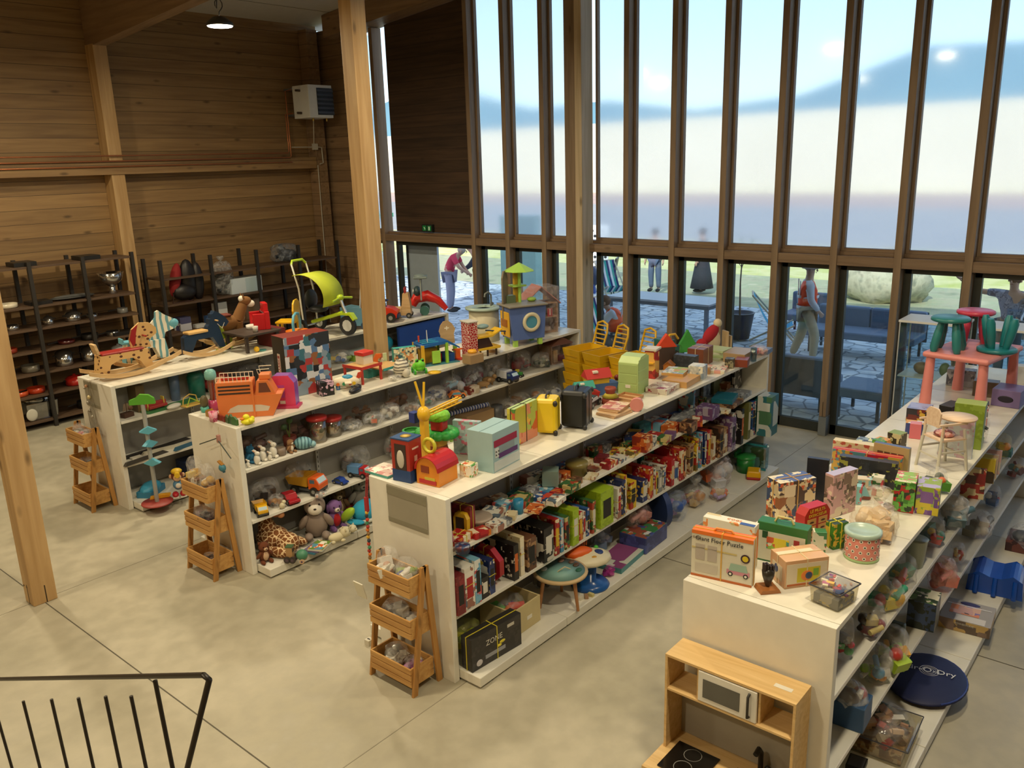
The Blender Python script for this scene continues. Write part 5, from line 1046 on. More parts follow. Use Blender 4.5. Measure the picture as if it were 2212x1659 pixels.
for (x, y, s_, lb) in ((3.829, 6.389, .07, 'smallest white rabbit figure at the left shelf end'), (3.920, 6.403, .125, 'white porcelain rabbit, front left of the group'), (4.008, 6.425, .135, 'white porcelain rabbit just behind the front one'), (4.053, 6.383, .08, 'small crouching white rabbit in the middle of the group'), (4.160, 6.423, .15, 'tallest white porcelain rabbit, rightmost of the group')):
    rabbit(lb, x, y, s_, radians(-60))
bag('dark bag of brown soft toys at the back, left end of upper shelf', 4.05, 6.62, 1.0, .42, .20, .30, '#4a3028 #5c4238 #3c2a24 #6b5048', cover=.15, tint='#8a7a70')
bag('dark bag of mauve soft toys behind the red lidded jars', 4.55, 6.62, 1.0, .42, .20, .31, '#6b4a4c #7d5a58 #5a4a3c #8a6a62', cover=.15, tint='#8a7a70')
plush('small blue toy behind the white rabbits', 3.92, 6.48, 1.0, -1.2, .16, '#2f6f93', '#2f6f93', cat='toy figure', name='toy_figure')
tin('grey stone pot right of the tallest rabbit', 4.20, 6.43, 1.0, [(0, 0), (.045, 0), (.05, .07), (.03, .075), (0, .07)], '#8a7a6c', 'pot', 'pot')
plush('tiny brown and white dog figure at the shelf edge', 4.27, 6.42, 1.0, -1.4, .13, '#9a7450', '#e3d8c4', ears='flop', cat='dog figure', name='dog_figure')
solo(MB().ell(0, 0, .06, .09, .065, .06, stripe_mat('beetle', '#7fb0bd', '#44707f', 60)).ell(.09, 0, .04, .03, .04, .03, '#8fbcc6'), 'toy_beetle', 'grey blue striped armadillo toy at the shelf edge', 'toy', 4.42, 6.44, 1.0, -.6)
solo(MB().lathe([(0, 0), (.06, 0), (.065, .12), (.05, .12), (0, .1)], c('#7a3a2e', .7)).cyl((0, 0, .1), (.03, .02, .26), .006, '#5a6a2c').cyl((0, 0, .1), (-.04, 0, .24), .006, '#5a6a2c').ell(.03, .02, .26, .03, .03, .03, '#4c6a3a').ell(-.05, 0, .22, .035, .02, .03, '#3f5a34'), 'plant_pot', 'terracotta pot with artificial greenery behind the dog figure', 'plant pot', 4.38, 6.56, 1.0)
for (x, y, lb) in ((4.66, 6.58, 'clear jar of toys with red lid, taller and left of two'), (4.86, 6.50, 'clear jar of toys with red lid, shorter and right of two')):
    h_ = .22 if x < 4.8 else .16
    t_ = thing('toy_jar', lb, 'jar', x, y, 1.0, 0, 'jars with red lids'); MB().lathe([(0, .0), (.085, 0), (.095, h_), (.09, h_), (.08, .01)], glass('jar', '#f0ece4', .16), n=20).build('jar', t_); MB().lathe([(0, h_), (.10, h_), (.10, h_ + .03), (0, h_ + .03)], c('#b02a26', .4), n=20).build('lid', t_); MB().ell(0, 0, h_ * .45, .07, .07, h_ * .4, art('#a33a2c #6a4a38 #c9a04a #3f5a3c #d8c8b0', 50)).build('contents', t_)
cols2 = ['#8a8f94 #c9ccd0 #5a6a7a #d8d4c8', '#b8bcc0 #6a7a4a #c9603a #e4e0d4', '#c9c4b8 #7d6a5a #a8b0b8 #e0dcd0', '#6a4a3c #8a6a4a #5a3a30 #a07a58', '#9aa3a8 #3f7a6a #d8d4c8 #c98a5a', '#c9ccd0 #4a5a8a #b06a3a #e4e0d4']
for k in range(6):
    x = 5.14 + k * .235; bag(f'clear bag of small figures, {ORD[k]} right of the red lidded jars', x, 6.49 + .04 * (k % 2), 1.0, .27, .24, .10 + .03 * (k % 3), cols2[k % 6], cover=.34, n=10)
for k in range(2):
    x = 5.3 + k * .5; bag(f'bag of brown soft toys at the back, {ORD[k]} behind the clear bags', x, 6.64, 1.0, .46, .17, .29, '#6b4a3a #7d5a48 #5a4436 #8a6a52', cover=.12, tint='#a09080')
# far part of the upper shelf: vehicles
car('orange toy car with blue windows below the parking playset', 6.5, 6.41, 1.0, -.6, .2, '#e2803a', win='#5a93ad')
t_ = pkg('striped red and white tin truck right of the orange car', 6.78, 6.42, 1.0, .15, .10, .09, -.1, '#6a2a24', '#6a2a24 #c9b8a0 #7d332b #d8ccb8', name='tin_truck', scale=60)
solo(MB().ell(0, 0, .05, .08, .03, .035, '#b08a5a').ell(.07, 0, .09, .03, .02, .025, '#b08a5a').cyl((-.04, 0, 0), (-.04, 0, .05), .012, '#b08a5a').cyl((.04, 0, 0), (.04, 0, .05), .012, '#b08a5a'), 'animal_figure', 'small tan camel figure right of the tin truck', 'animal figure', 7.03, 6.44, 1.0, -.6)
solo(MB().ell(0, 0, .06, .08, .04, .04, '#9c7b50').ell(.07, 0, .10, .03, .025, .03, '#9c7b50').cyl((-.04, 0, 0), (-.04, 0, .05), .012, '#9c7b50').cyl((.04, 0, 0), (.04, 0, .05), .012, '#9c7b50'), 'animal_figure', 'small dark tan animal figure left of the navy truck', 'animal figure', 7.18, 6.50, 1.0, -.9)
truck('navy toy truck with white windshield on the upper shelf', 7.40, 6.44, 1.0, radians(-90), .26, '#22356e', '#c9ccd4', 'box')
t_ = thing('toy_tractor', 'tiny green tractor right of the navy truck', 'toy tractor', 7.66, 6.42, 1.0, radians(-80)); MB().box(0, 0, .03, .10, .04, .035, '#3a8a3c').box(-.02, 0, .06, .04, .04, .035, '#d8c23a').build('body', t_, .004); wheels(t_, [(-.03, -.03), (-.03, .03)], .03, .02); wheels(t_, [(.04, -.025), (.04, .025)], .018, .015)
for k, (x, y, z_, s_, cl, lb) in enumerate(((6.62, 6.55, 1.0, (.3, .25, .22), '#9ad0f0 #3a3a44 #6a4a5a #c9ccd4', 'clear bag with a bright blue lid under the red tower'), (7.05, 6.60, 1.0, (.34, .2, .26), '#7d2a3a #4a3a44 #8a6a7a #c9ccd4', 'clear bag of purple and wine toys on the upper shelf'), (7.4, 6.62, 1.0, (.34, .2, .25), '#5a4a44 #3a3a3c #8a7a6a #b8b8b8', 'dark bag of grey toys behind the camel figures'), (7.95, 6.60, 1.0, (.30, .22, .26), '#7d1f24 #5a1a1e #8a2a2c #3a3a3c', 'bag of dark red toys behind the green tractor'), (8.20, 6.50, 1.0, (.28, .24, .20), '#5a6a5a #8a8a7a #3f4a44 #b8b8a8', 'bag of olive and grey toys near the far end'))):
    bag(lb, x, y, z_, *s_, cl, cover=.3)
t_ = thing('dollhouse', 'small wooden dollhouse in film on the shelf under the pink roofed one', 'dollhouse', 8.58, 6.55, 1.0, -.2)
MB().box(0, .12, 0, .36, .012, .24, wd).box(-.18, 0, 0, .012, .24, .24, wd).box(.18, 0, 0, .012, .24, .24, wd).box(0, 0, .0, .36, .24, .012, wd).build('shell', t_); MB().prism([(-.2, .24), (.2, .24), (0, .35)], .25, '#8a5a48').build('roof', t_); MB().box(0, 0, .0, .40, .28, .25, film('house wrap', '#e8e0e4', .22)).build('film_wrap', t_); MB().box(-.08, -.05, .012, .07, .06, .16, '#cfa56a').box(.05, -.03, .012, .10, .06, .07, '#a3303a').build('furniture', t_)
# middle shelf, row 2
truck('yellow tipper truck toy with a smiling face at the left end', 3.95, 6.46, .51, radians(-110), .20, '#e9b51f', '#e9b51f')
car('red toy car in clear wrap with white bumper', 4.22, 6.47, .51, radians(-100), .24, '#a81f2c', win='#8a6a6a')
truck('orange toy dump truck with big eyes and yellow tipper', 4.52, 6.50, .51, radians(-70), .34, '#e8682a', '#c9962a')
car('small dark blue toy car right of the orange dump truck', 4.84, 6.42, .51, radians(-80), .16, '#1f3f9a')
truck('small red and blue tractor toy by the shelf edge', 5.08, 6.46, .51, radians(-70), .22, '#b8242b', '#6a9ad0', 'box')
solo(MB().ell(0, 0, .03, .03, .025, .03, '#d8cfae').ell(.02, 0, .06, .022, .02, .02, '#d8cfae'), 'dog_figure', 'tiny cream dog figure in front of the red car', 'dog figure', 4.12, 6.38, .51)
for k, (x, y, s_, cl, lb) in enumerate(((4.10, 6.62, (.34, .2, .24), '#3a3634 #4a4644 #5a4a40 #c9ccd0', 'dark clear bag behind the yellow tipper truck'), (4.55, 6.63, (.36, .18, .26), '#3c3836 #5a4c40 #2c2a2a #b8b8b8', 'dark bag of toys behind the red car'), (4.14, 6.46, (.16, .14, .12), '#a8742a #3a3a3a #c98a3a #8a4a2a', 'small bag of brown sticks right of the tipper truck'), (4.50, 6.40, (.14, .10, .06), '#c9ccd0 #d8d4c8 #e0b0a0 #a8a8a8', 'small clear bag by the red car bonnet'), (5.2, 6.62, (.4, .2, .24), '#2c2f3a #3a4a3c #8a7a2c #5a3028', 'dark bag of black and green vehicles behind the blue car'), (5.24, 6.40, (.16, .10, .06), '#8a7a5c #c9ccd0 #6a6a6a #b8a888', 'small bag between blue car and red tractor'), (5.7, 6.5, (.30, .22, .15), '#a8b4d0 #d8dce8 #7a8ab0 #c9c4e0', 'clear bag of pale blue parts on the middle shelf'), (5.75, 6.65, (.3, .16, .24), '#b8a02c #3a3a3a #a83a2c #c9b45a', 'bag of yellow and red toys at the back, middle shelf'), (6.05, 6.48, (.28, .22, .14), '#b8242b #e4dccc #c9ccd0 #3a3a44', 'clear bag of red and white parts, far middle shelf'))):
    bag(lb, x, y, .51, *s_, cl, cover=.32)
for k in range(4):
    x = 7.55 + k * .3; bag(f'bag of mixed toys, {ORD[k]} toward the window, far middle shelf of the second row', x, 6.50, .51, .28, .26, .22, cols2[(k + 2) % 6], cover=.3)
solo(MB().cyl((-.28, 0, .03), (.28, 0, .03), .03, stripe_mat('gift roll', '#3a4a8a', '#c9ccd8', 50)).ell(.28, 0, .03, .02, .03, .03, '#c9ccd8'), 'wrapped_roll', 'long blue and silver wrapped roll lying across the middle shelf', 'roll', 6.95, 6.62, .70, -.2)
solo(MB().box(0, 0, 0, .46, .20, .19, '#a88a64'), 'peg_board_box', 'tan pegboard carton under the wrapped roll', 'box', 6.95, 6.60, .51, -.05)
solo(MB().box(0, 0, 0, .36, .14, .03, '#8ab04a').box(.02, 0, .03, .2, .1, .03, '#5fa0a8'), 'flat_game', 'lime and teal flat game on the middle shelf right of the leaf boat', 'game', 6.55, 6.50, .51, .2)
solo(MB().prism([(-.05, 0), (.05, 0), (.06, .06), (.0, .08), (-.05, .05)], .08, '#d8402c'), 'toy_scoop', 'small bright red scoop right of the lime flat game', 'toy', 6.80, 6.42, .51, .3)
tin('dark metal canister at the far part of the middle shelf', 7.32, 6.50, .51, [(0, 0), (.07, 0), (.07, .2), (0, .2)], '#5a5c60', 'canister', 'canister')
# base, row 2: soft toys
gir = cellmat('giraffe cells', '#7a4a24', '#e0c49a', 22, .06)
t_ = thing('plush_giraffe', 'large plush giraffe lying curled with its head raised', 'soft toy', 3.98, 6.42, .09, radians(-70))
mb = MB().ell(-.03, 0, .12, .17, .13, .12, gir, 16, 10).ell(.14, -.02, .10, .12, .11, .10, gir, 14, 10).tube([(-.08, 0, .2), (-.12, .02, .30), (-.06, .03, .36)], [.09, .065, .05], gir, 12).ell(-.01, .02, .37, .09, .045, .045, c('#a8683a', .9))
for s_ in (-1, 1): mb.ell(-.08, .02 + s_ * .05, .40, .02, .04, .03, c('#8a5530', .9)); mb.ell(.1, s_ * .13, .05, .16, .05, .05, gir)
mb.build('body', t_); MB().ell(.07, .02, .355, .035, .035, .03, '#c98a5a').build('muzzle', t_)
for s_ in (-1, 1): MB().ell(.01, .02 + s_ * .04, .385, .012, .008, .014, '#1a120e').build('eye', t_)
t_ = plush('large grey brown plush penguin chick with white face', 4.36, 6.42, .09, radians(-125), .42, '#8f7f74', ears='none', snout='#e6ded2', tilt=-.15); MB().ell(.10, .0, .295, .045, .07, .055, '#e6ded2').build('white_face', t_)
plush('brown plush horse lying in the left corner of the base shelf', 3.86, 6.44, .09, radians(-100), .2, '#6b3a20', '#c9a888', cat='soft toy')
t_ = plush('purple, red and lime plush dog slumped beside the penguin', 4.62, 6.46, .09, radians(-100), .30, '#7d5a93', '#b8242b', ears='flop', snout='#d8d0c0'); MB().ell(.10, .10, .14, .05, .05, .11, '#a8cf3a', e=(0, .8, .4)).build('lime_arm', t_)
plush('small cream plush mouse lying in front of the penguin', 4.52, 6.24, .09, radians(-20), .20, '#d9cfae', pose='lie', ears='round')
plush('brown plush dog behind the turquoise whale', 4.86, 6.60, .09, radians(-110), .32, '#7a5c3c', '#c9b090', ears='flop')
plush('dark green plush crocodile head against the upright', 4.75, 6.66, .09, radians(-60), .34, '#2f5a44', '#2f5a44', pose='sit')
solo(MB().ell(0, 0, .11, .17, .13, .11, c('#2f9cc4', .95)).ell(0, 0, .045, .175, .135, .045, c('#d9dcd4', .95)).ell(-.19, 0, .06, .06, .1, .02, c('#2f9cc4', .95)), 'plush_whale', 'turquoise plush whale with white belly', 'soft toy', 4.95, 6.34, .09, .3)
t_ = plush('lime green plush frog in a dark red dress, right of the whale', 5.27, 6.46, .09, radians(-110), .38, '#a8c83a', '#9c1f2c', ears='none'); MB().ell(.02, 0, .13, .13, .14, .14, '#9c1f2c').build('dress', t_)
plush('grey plush elephant at the back behind the frog', 5.16, 6.64, .09, radians(-110), .38, '#9a9690', ears='flop')
plush('small cream lamb soft toy between dog and whale', 4.75, 6.28, .09, radians(-60), .17, '#e0d8bc', pose='lie')
solo(MB().ell(0, 0, .05, .11, .07, .045, '#c23a2c').box(.06, 0, .02, .06, .10, .03, '#e9602a'), 'toy_car', 'red plastic car toy behind the turquoise whale', 'toy car', 5.08, 6.60, .09)
for k, (hx, lb) in enumerate((('#3f7f9a', 'teal bound picture book, bottom of the small stack'), ('#7a6a8a', 'mauve picture book in the middle of the small stack'), ('#d9dcd0', 'picture book with colourful cover on top of the small stack'))):
    pkg(lb, 4.28 + .012 * k, 6.16 - .006 * k, .09 + .017 * k, .20, .15, .016, .25 + .1 * k, hx, top='#e4dfcf #c98a3a #5a93ad #6a8a3a #e2632a #f0ece0' if k == 2 else None, name='picture_book', cat='book', scale=60, group=None, bev=0)
t_ = thing('wooden_tractor', 'small wooden tractor with a round green tank trailer', 'toy tractor', 4.02, 6.20, .09, radians(-55))
MB().box(-.05, 0, .03, .06, .06, .12, '#b08a5c').build('cab', t_, .003); MB().box(-.05, 0, .10, .062, .045, .035, '#3a2418').build('window', t_); MB().box(-.05, 0, .15, .065, .065, .008, '#4c6a4a').build('roof', t_)
MB().ell(.06, 0, .07, .055, .05, .05, '#4c8a6c').build('tank', t_); wheels(t_, [(-.07, -.035), (-.07, .035), (-.02, -.035), (-.02, .035)], .032, .02, '#3c3634', '#5a4a55'); wheels(t_, [(.07, -.04), (.07, .04)], .022, .02, '#c9a888', '#5a4a66')
for k in range(6):
    x = 5.9 + k * .5; plush(f'{["brown", "beige", "grey blue", "rust", "off white", "dark tan"][k]} soft toy, {ORD[k]} beyond the frog on the lowest shelf', x, 6.5, .09, -1.8, .34, ['#8a6a4a', '#c9b8a0', '#6a7a8a', '#a3503a', '#d0c8b8', '#7a5a40'][k], ears=['round', 'long', 'flop'][k % 3])
# hanging mobile on the near end of row 2
t_ = thing('bird_mobile', 'hanging mobile with crossed rods, pink block and little blue bird', 'mobile', 3.66, 6.52, .9)
MB().tube([(0, 0, .5), (0, 0, .38), (-.005, -.01, 0.1)], .002, '#b8ab8c').build('cord', t_); MB().box(-.01, 0, .36, .03, .03, .07, '#a87a72').build('pink_block', t_, .004)
MB().cyl((-.02, .01, .40), (-.03, .30, .29), .005, '#3a4440').build('rod', t_); MB().cyl((-.02, -.01, .38), (-.03, -.20, .26), .005, '#3a4440').build('rod', t_)
MB().ell(-.02, -.02, .13, .03, .04, .035, '#3f7f96').box(-.02, .0, .165, .03, .07, .012, '#a8742a', rx=.4).box(-.02, -.04, .09, .02, .012, .06, '#2a5a70').build('bird', t_)

# ================================================================ ROW 3 TOP
pkg('flat teal puzzle board with a pink and white print at the left edge', 3.790, 4.475, 1.4, .20, .24, .02, .05, '#4fa093', top='#e6e0d4 #c98a8a #d8b8b0 #f0ece0 #b06a6a', name='puzzle_board', cat='board')
t_ = thing('puppet_box', 'tall blue and red toy box with a window and puppet', 'box', 3.790, 4.237, 1.4, .15)
MB().box(0, 0, 0, .14, .16, .31, [c('#24457a')] * 2 + [c('#a83226', .35)] * 4).box(0, 0, 0, .143, .163, .09, '#24457a').box(0, 0, .31, .145, .165, .012, '#2a4f80').build('carton', t_, .002)
MB().box(-.071, 0, .09, .003, .10, .19, '#3a2c28').ell(-.07, .0, .17, .012, .035, .07, '#c9c4b8').build('window', t_); MB().box(0, -.081, .24, .07, .003, .012, '#e6d8c8').box(.0, -.081, .15, .03, .003, .04, '#d8b8a0').build('print', t_); MB().lathe([(0, .322), (.04, .324), (.0, .326)], '#d8b85c').build('badge', t_)
t_ = thing('toy_mailbox', 'orange toy letter box with red rounded roof', 'toy letter box', 3.888, 4.040, 1.4, .12)
ar = [(.105 * cos(a), .11 + .10 * sin(a)) for a in [pi * k / 10 for k in range(11)]]
MX = Matrix.Rotation(pi / 2, 4, 'Z'); oc = c('#e08a22', .35); rc = c('#b8252b', .3)
MB().prism([(-.10, 0), (.10, 0)] + [(x * .95, z) for x, z in ar], .21, oc, MX).build('body', t_, .003); MB().prism([(x, z) for x, z in ar] + [(x * .93, z * .95 + .005) for x, z in reversed(ar)], .24, rc, MX).build('roof', t_)
MB().box(-.107, .02, .09, .004, .07, .05, '#8a3a1c').box(-.107, -.02, .04, .004, .09, .02, '#c9b83a').box(-.108, 0, .01, .004, .15, .03, '#b8252b').build('door_print', t_); MB().box(0, -.097, .02, .18, .004, .10, art('#a86a1c #7a3a1a #c98a2a #b8252b #d8742a', 30)).build('side_print', t_)
MB().tube([(-.02, .04 + .05 * cos(a), .26 + .05 * sin(a)) for a in [2 * pi * k / 14 for k in range(15)]], .013, c('#c9c43a', .3)).build('ring_handle', t_)
t_ = thing('toy_crane', 'tall yellow toy crane with blue counterweight', 'toy crane', 4.038, 4.276, 1.4, .0)
cy = c('#e6b92a', .35); MB().box(0, 0, 0, .16, .16, .02, cy).box(0, 0, .02, .05, .05, .36, cy).build('mast', t_, .003); MB().ell(0, 0, .42, .05, .05, .06, cy).build('cab', t_); MB().box(0, .10, .34, .06, .06, .08, '#22357e').build('counterweight', t_, .004)
lt = MB()
for s_ in (-.018, .018): lt.cyl((0, s_ - .0, .42), (.22, s_ - .16, .52), .006, cy).cyl((0, s_, .40), (.22, s_ - .16, .49), .006, cy)
for k in range(8): u_ = k / 8; lt.cyl((.22 * u_, -.16 * u_, .40 + .09 * u_), (.22 * (u_ + .12), -.16 * (u_ + .12), .42 + .1 * (u_ + .12)), .004, cy)
lt.build('boom', t_); MB().cyl((0, 0, .46), (-.02, .05, .66), .009, cy).cyl((0, 0, .46), (.04, .02, .65), .009, cy).build('gantry', t_)
t_ = thing('tree_house', 'toy tree house with green leafy deck and red cabin', 'toy house', 4.252, 4.354, 1.4, .3)
lf2 = c('#2f9c3f', .5); lf3 = c('#86cf3a', .5)
MB().lathe([(0, 0), (.12, 0), (.08, .08), (.06, .18), (0, .18)], c('#a5502c', .6), n=14).cyl((0, 0, .12), (0, 0, .19), .075, '#d9a53a').build('trunk', t_)
mb = MB()
for k in range(14): a = k * 2 * pi / 14; mb.ell(.10 * cos(a), .13 * sin(a), .21, .05, .05, .035, lf2, 8, 6)
mb.ell(0, 0, .21, .11, .13, .025, lf2).lathe([(.05, .0), (.07, .01), (.075, .04), (.06, .04)], lf2, 0, .22, .17, 12).build('leaf_deck', t_)
MB().box(0, -.02, .235, .10, .10, .10, '#b8252b').build('cabin', t_, .01); mb = MB().ell(0, -.02, .345, .085, .085, .05, lf3)
for k in range(10): a = k * .63; mb.ell(.06 * cos(a), -.02 + .06 * sin(a), .345, .03, .03, .035, lf3, 7, 5)
mb.build('leaf_roof', t_)
solo(MB().ell(0, 0, .03, .14, .05, .025, lf3).ell(.10, .03, .03, .05, .06, .02, lf3), 'leaf_boat', 'lime green leaf shaped toy behind the tree house', 'toy', 4.78, 4.38, 1.4, .3)
pkg('small white slatted toy crate with coloured fruit', 4.10, 3.93, 1.4, .09, .10, .09, .1, '#e6e0d0', '#e6e0d0 #c9603a #5a9a4a #f0ece0 #e0c9a0', scale=90, name='toy_crate', cat='toy crate')
pkg('tall folded grey blue playset board behind the toy oven', 4.368, 4.244, 1.4, .05, .22, .27, .35, '#8fa6ac', '#9fb4b8 #8fa6ac #c9748a #aebfc2 #93a9ae', name='playset', cat='playset')
t_ = thing('toy_oven', 'pale blue toy oven carton with burgundy stripe and window panel', 'box', 4.379, 3.932, 1.4, .10)
pb = c('#9dbcc0', .4); MB().box(0, 0, 0, .34, .23, .30, pb).box(0, 0, .30, .34, .008, .002, '#7d9ca0').build('carton', t_, .006)
MB().box(-.01, -.1165, .19, .29, .003, .05, '#9c2045').box(0, -.1168, .135, .20, .003, .05, '#8a9aa0').box(-.12, -.1168, .11, .05, .003, .07, '#d8dcd8').box(.02, -.1168, .095, .24, .003, .035, '#5a3070').box(.0, -.1165, .01, .32, .003, .07, '#c9d0cc').build('front_print', t_)
for a in (-.135, -.105):
    for b_ in (.13, .155): MB().cyl((a, -.118, b_), (a, -.122, b_), .006, '#3a3a3a', n=8).build('knob', t_)
pkg('tall green puzzle box with vegetables, tied with black string', 4.915, 4.094, 1.4, .34, .07, .31, .12, '#a9bf6a', '#b8b03a #d0c04a #c9603a #5a8a3a #e0b04a #d88a6a #a8b85a', top='#b4c87a', string='#2a2a2a', scale=24)
def suitcase(label, x, y, rz, L, W, H, col, tr):
    t_ = thing('suitcase', label, 'suitcase', x, y, 1.4, rz); m_ = c(col, .35)
    MB().box(0, 0, .012, L, W, H, m_).build('shell', t_, .03)
    for a in (-1, 1):
        for b_ in (.02, H - .02): MB().ell(a * L * .46, -W * .46, b_, .02, .02, .025, tr).build('corner_cap', t_)
    MB().tube([(-.06, 0, H), (-.05, 0, H + .035), (.05, 0, H + .035), (.06, 0, H)], .008, tr).build('handle', t_); MB().box(0, -W / 2 - .001, .02, .006, .004, H - .01, tr).build('zip_line', t_); return t_
suitcase('yellow child suitcase with dark corner caps', 5.251, 4.070, .45, .20, .18, .29, '#ebc81a', '#2b2620')
suitcase('black square case standing right of the yellow suitcase', 5.451, 3.978, .35, .24, .22, .31, '#17181a', '#2e2f30')
car('black and silver toy car behind the black case', 6.02, 4.22, 1.4, .2, .26, '#22282a', win='#c9ccd0')
for k in range(4): pkg(f'thin wooden puzzle board, {["bottom", "second", "third", "top"][k]} of the small stack by the black case', 5.98 + .01 * k, 3.90, 1.4 + .014 * k, .26, .20, .013, .1 * k - .1, '#c9a27a', top='#d8b8a0 #b8706a #e0c9b0 #c98a7a' if k == 3 else '#cfae86', name='puzzle_board', cat='puzzle', bev=0)
t_ = thing('block_tray', 'empty wooden block tray with dividers', 'tray', 6.38, 4.05, 1.4, .05); MB().box(0, 0, 0, .22, .20, .01, '#cfa87c').build('base', t_)
for a in (-.105, 0, .105): MB().box(a, 0, .01, .008, .2, .02, '#b88a5e').build('divider', t_)
for a in (-.1, .1): MB().box(0, a, .01, .22, .008, .02, '#b88a5e').build('rim', t_)
solo(MB().lathe([(0, 0), (.085, 0), (.075, .05), (.045, .08), (.04, .10), (.055, .13), (.05, .15), (.03, .13), (0, .12)], c('#8a3a26', .6), n=14).lathe([(.06, .07), (.08, .06), (.045, .095)], c('#b8a83a', .7), n=14), 'toy_volcano', 'small terracotta coloured hut with yellow fringe', 'toy', 6.271, 4.113, 1.4)
t_ = thing('toy_mill', 'small pink round toy house with a drum roller', 'toy', 6.066, 3.866, 1.4, .5); MB().cyl((-.05, 0, .06), (-.03, 0, .06), .06, '#dd8f86', n=18).build('wheel', t_); MB().box(.02, 0, 0, .09, .09, .08, '#b9b28a').build('body', t_, .006); MB().ell(.02, 0, .08, .05, .05, .03, '#dd8f86').build('roof', t_)
t_ = thing('toy_dresser', 'pale green toy dresser with moulded panels', 'toy furniture', 6.610, 4.151, 1.4, .15)
dg = c('#b4cc84', .4); MB().prism([(-.13, 0), (.13, 0), (.13, .34), (.06, .37), (-.06, .36), (-.13, .31)], .20, dg).build('body', t_, .006)
for k in range(3): MB().box(0, -.101, .02 + .11 * k, .23, .004, .10, '#a9c27a').build('panel', t_, .003); MB().box(-.131, 0, .02 + .095 * k, .004, .18, .085, '#a9c27a').build('panel', t_, .003)
MB().box(-.134, 0, .07, .002, .05, .03, '#e6e0d0').build('price_label', t_)
def ark(label, x, y, rz, s, hullc, housec, roofc):
    t_ = thing('toy_boat', label, 'toy boat', x, y, 1.4, rz); MB().prism([(-.16 * s, 0), (.16 * s, 0), (.20 * s, .11 * s), (-.20 * s, .11 * s)], .13 * s, hullc).build('hull', t_, .004)
    MB().box(0, 0, .11 * s, .22 * s, .10 * s, .06 * s, housec).build('cabin', t_); MB().prism([(-.08 * s, .17 * s), (.08 * s, .17 * s), (0, .25 * s)], .26 * s, roofc, MX).build('roof', t_); MB().box(-.03 * s, -.0, .215 * s, .05 * s, .1 * s, .02 * s, '#e6e0d0').build('label_tag', t_)
ark('blue toy ark with yellow cabin and red roof', 6.397, 4.380, -.55, 1.0, '#3f5f93', '#e0b93a', '#b8302c'); ark('small red toy boat with a teal roofed cabin', 6.130, 4.348, -.55, .75, '#b8322c', '#e0a53a', '#3a9a8a')
solo(MB().box(0, 0, 0, .05, .03, .10, '#e6dcc8').ell(0, 0, .12, .03, .03, .03, '#8a2a24').prism([(-.05, 0), (.05, 0), (0, .12)], .02, '#5aa83a', Matrix.Translation((.06, -.02, 0))), 'toy_figure', 'small cream and green wooden figure between ark and dresser', 'toy figure', 6.620, 4.315, 1.4)
# yellow shopping baskets: three nested stacks on the floor behind the row
def baskets(x, y, lab):
    base = None
    for k in range(7):
        z = .10 + k * .155; t_ = thing('shopping_basket', f'yellow plastic trolley basket, {("lowest", "second lowest", "third", "middle", "fifth", "second highest", "topmost")[k]} of the {lab} stack', 'basket', x, y, z, -.25, f'yellow baskets in the {lab} stack')
        yb = c('#dcae1c', .35); mb = MB(); w0, l0, w1, l1, h_ = .13, .19, .165, .235, .24
        P0 = [(-l0, -w0), (l0, -w0), (l0, w0), (-l0, w0)]; P1 = [(-l1, -w1), (l1, -w1), (l1, w1), (-l1, w1)]; i_ = .008
        vs = [(a, b_, 0) for a, b_ in P0] + [(a, b_, h_) for a, b_ in P1] + [(a * .95, b_ * .94, h_) for a, b_ in P1] + [(a * .95, b_ * .94, .01) for a, b_ in P0]
        fs = [(3, 2, 1, 0), (12, 13, 14, 15)]
        for q in range(4): n_ = (q + 1) % 4; fs += [(q, n_, 4 + n_, 4 + q), (4 + q, 4 + n_, 8 + n_, 8 + q), (8 + q, 8 + n_, 12 + n_, 12 + q)]
        mb.add(vs, fs, yb)
        for q in (.07, .15): mb.box(-l0 - (l1 - l0) * q / h_ - .004, 0, q, .006, w0 * 1.7, .008, '#c2961a').box(0, -w0 - (w1 - w0) * q / h_ - .004, q, l0 * 1.8, .006, .008, '#c2961a')
        mb.build('bin', t_)
        if k == 6:
            hd = MB().tube([(l1 - .01, -.10, h_), (l1 + .05, -.105, .40), (l1 + .07, -.09, .50), (l1 + .075, 0, .53), (l1 + .07, .09, .50), (l1 + .05, .105, .40), (l1 - .01, .10, h_)], .014, yb)
            for q in range(5): hd.box(l1 + .01 + .013 * q, 0, .25 + q * .055, .012, .2, .014, yb)
            hd.build('handle_frame', t_)
for x, y, lab in ((8.50, 6.02, 'left'), (8.42, 5.66, 'middle'), (8.42, 5.27, 'right')): baskets(x, y, lab)
solo(MB().box(0, 0, 0, .62, 1.25, .10, '#8d8f8a'), 'dolly', 'low grey dolly under the yellow baskets', 'dolly', 8.46, 5.65, 0, bev=.01)
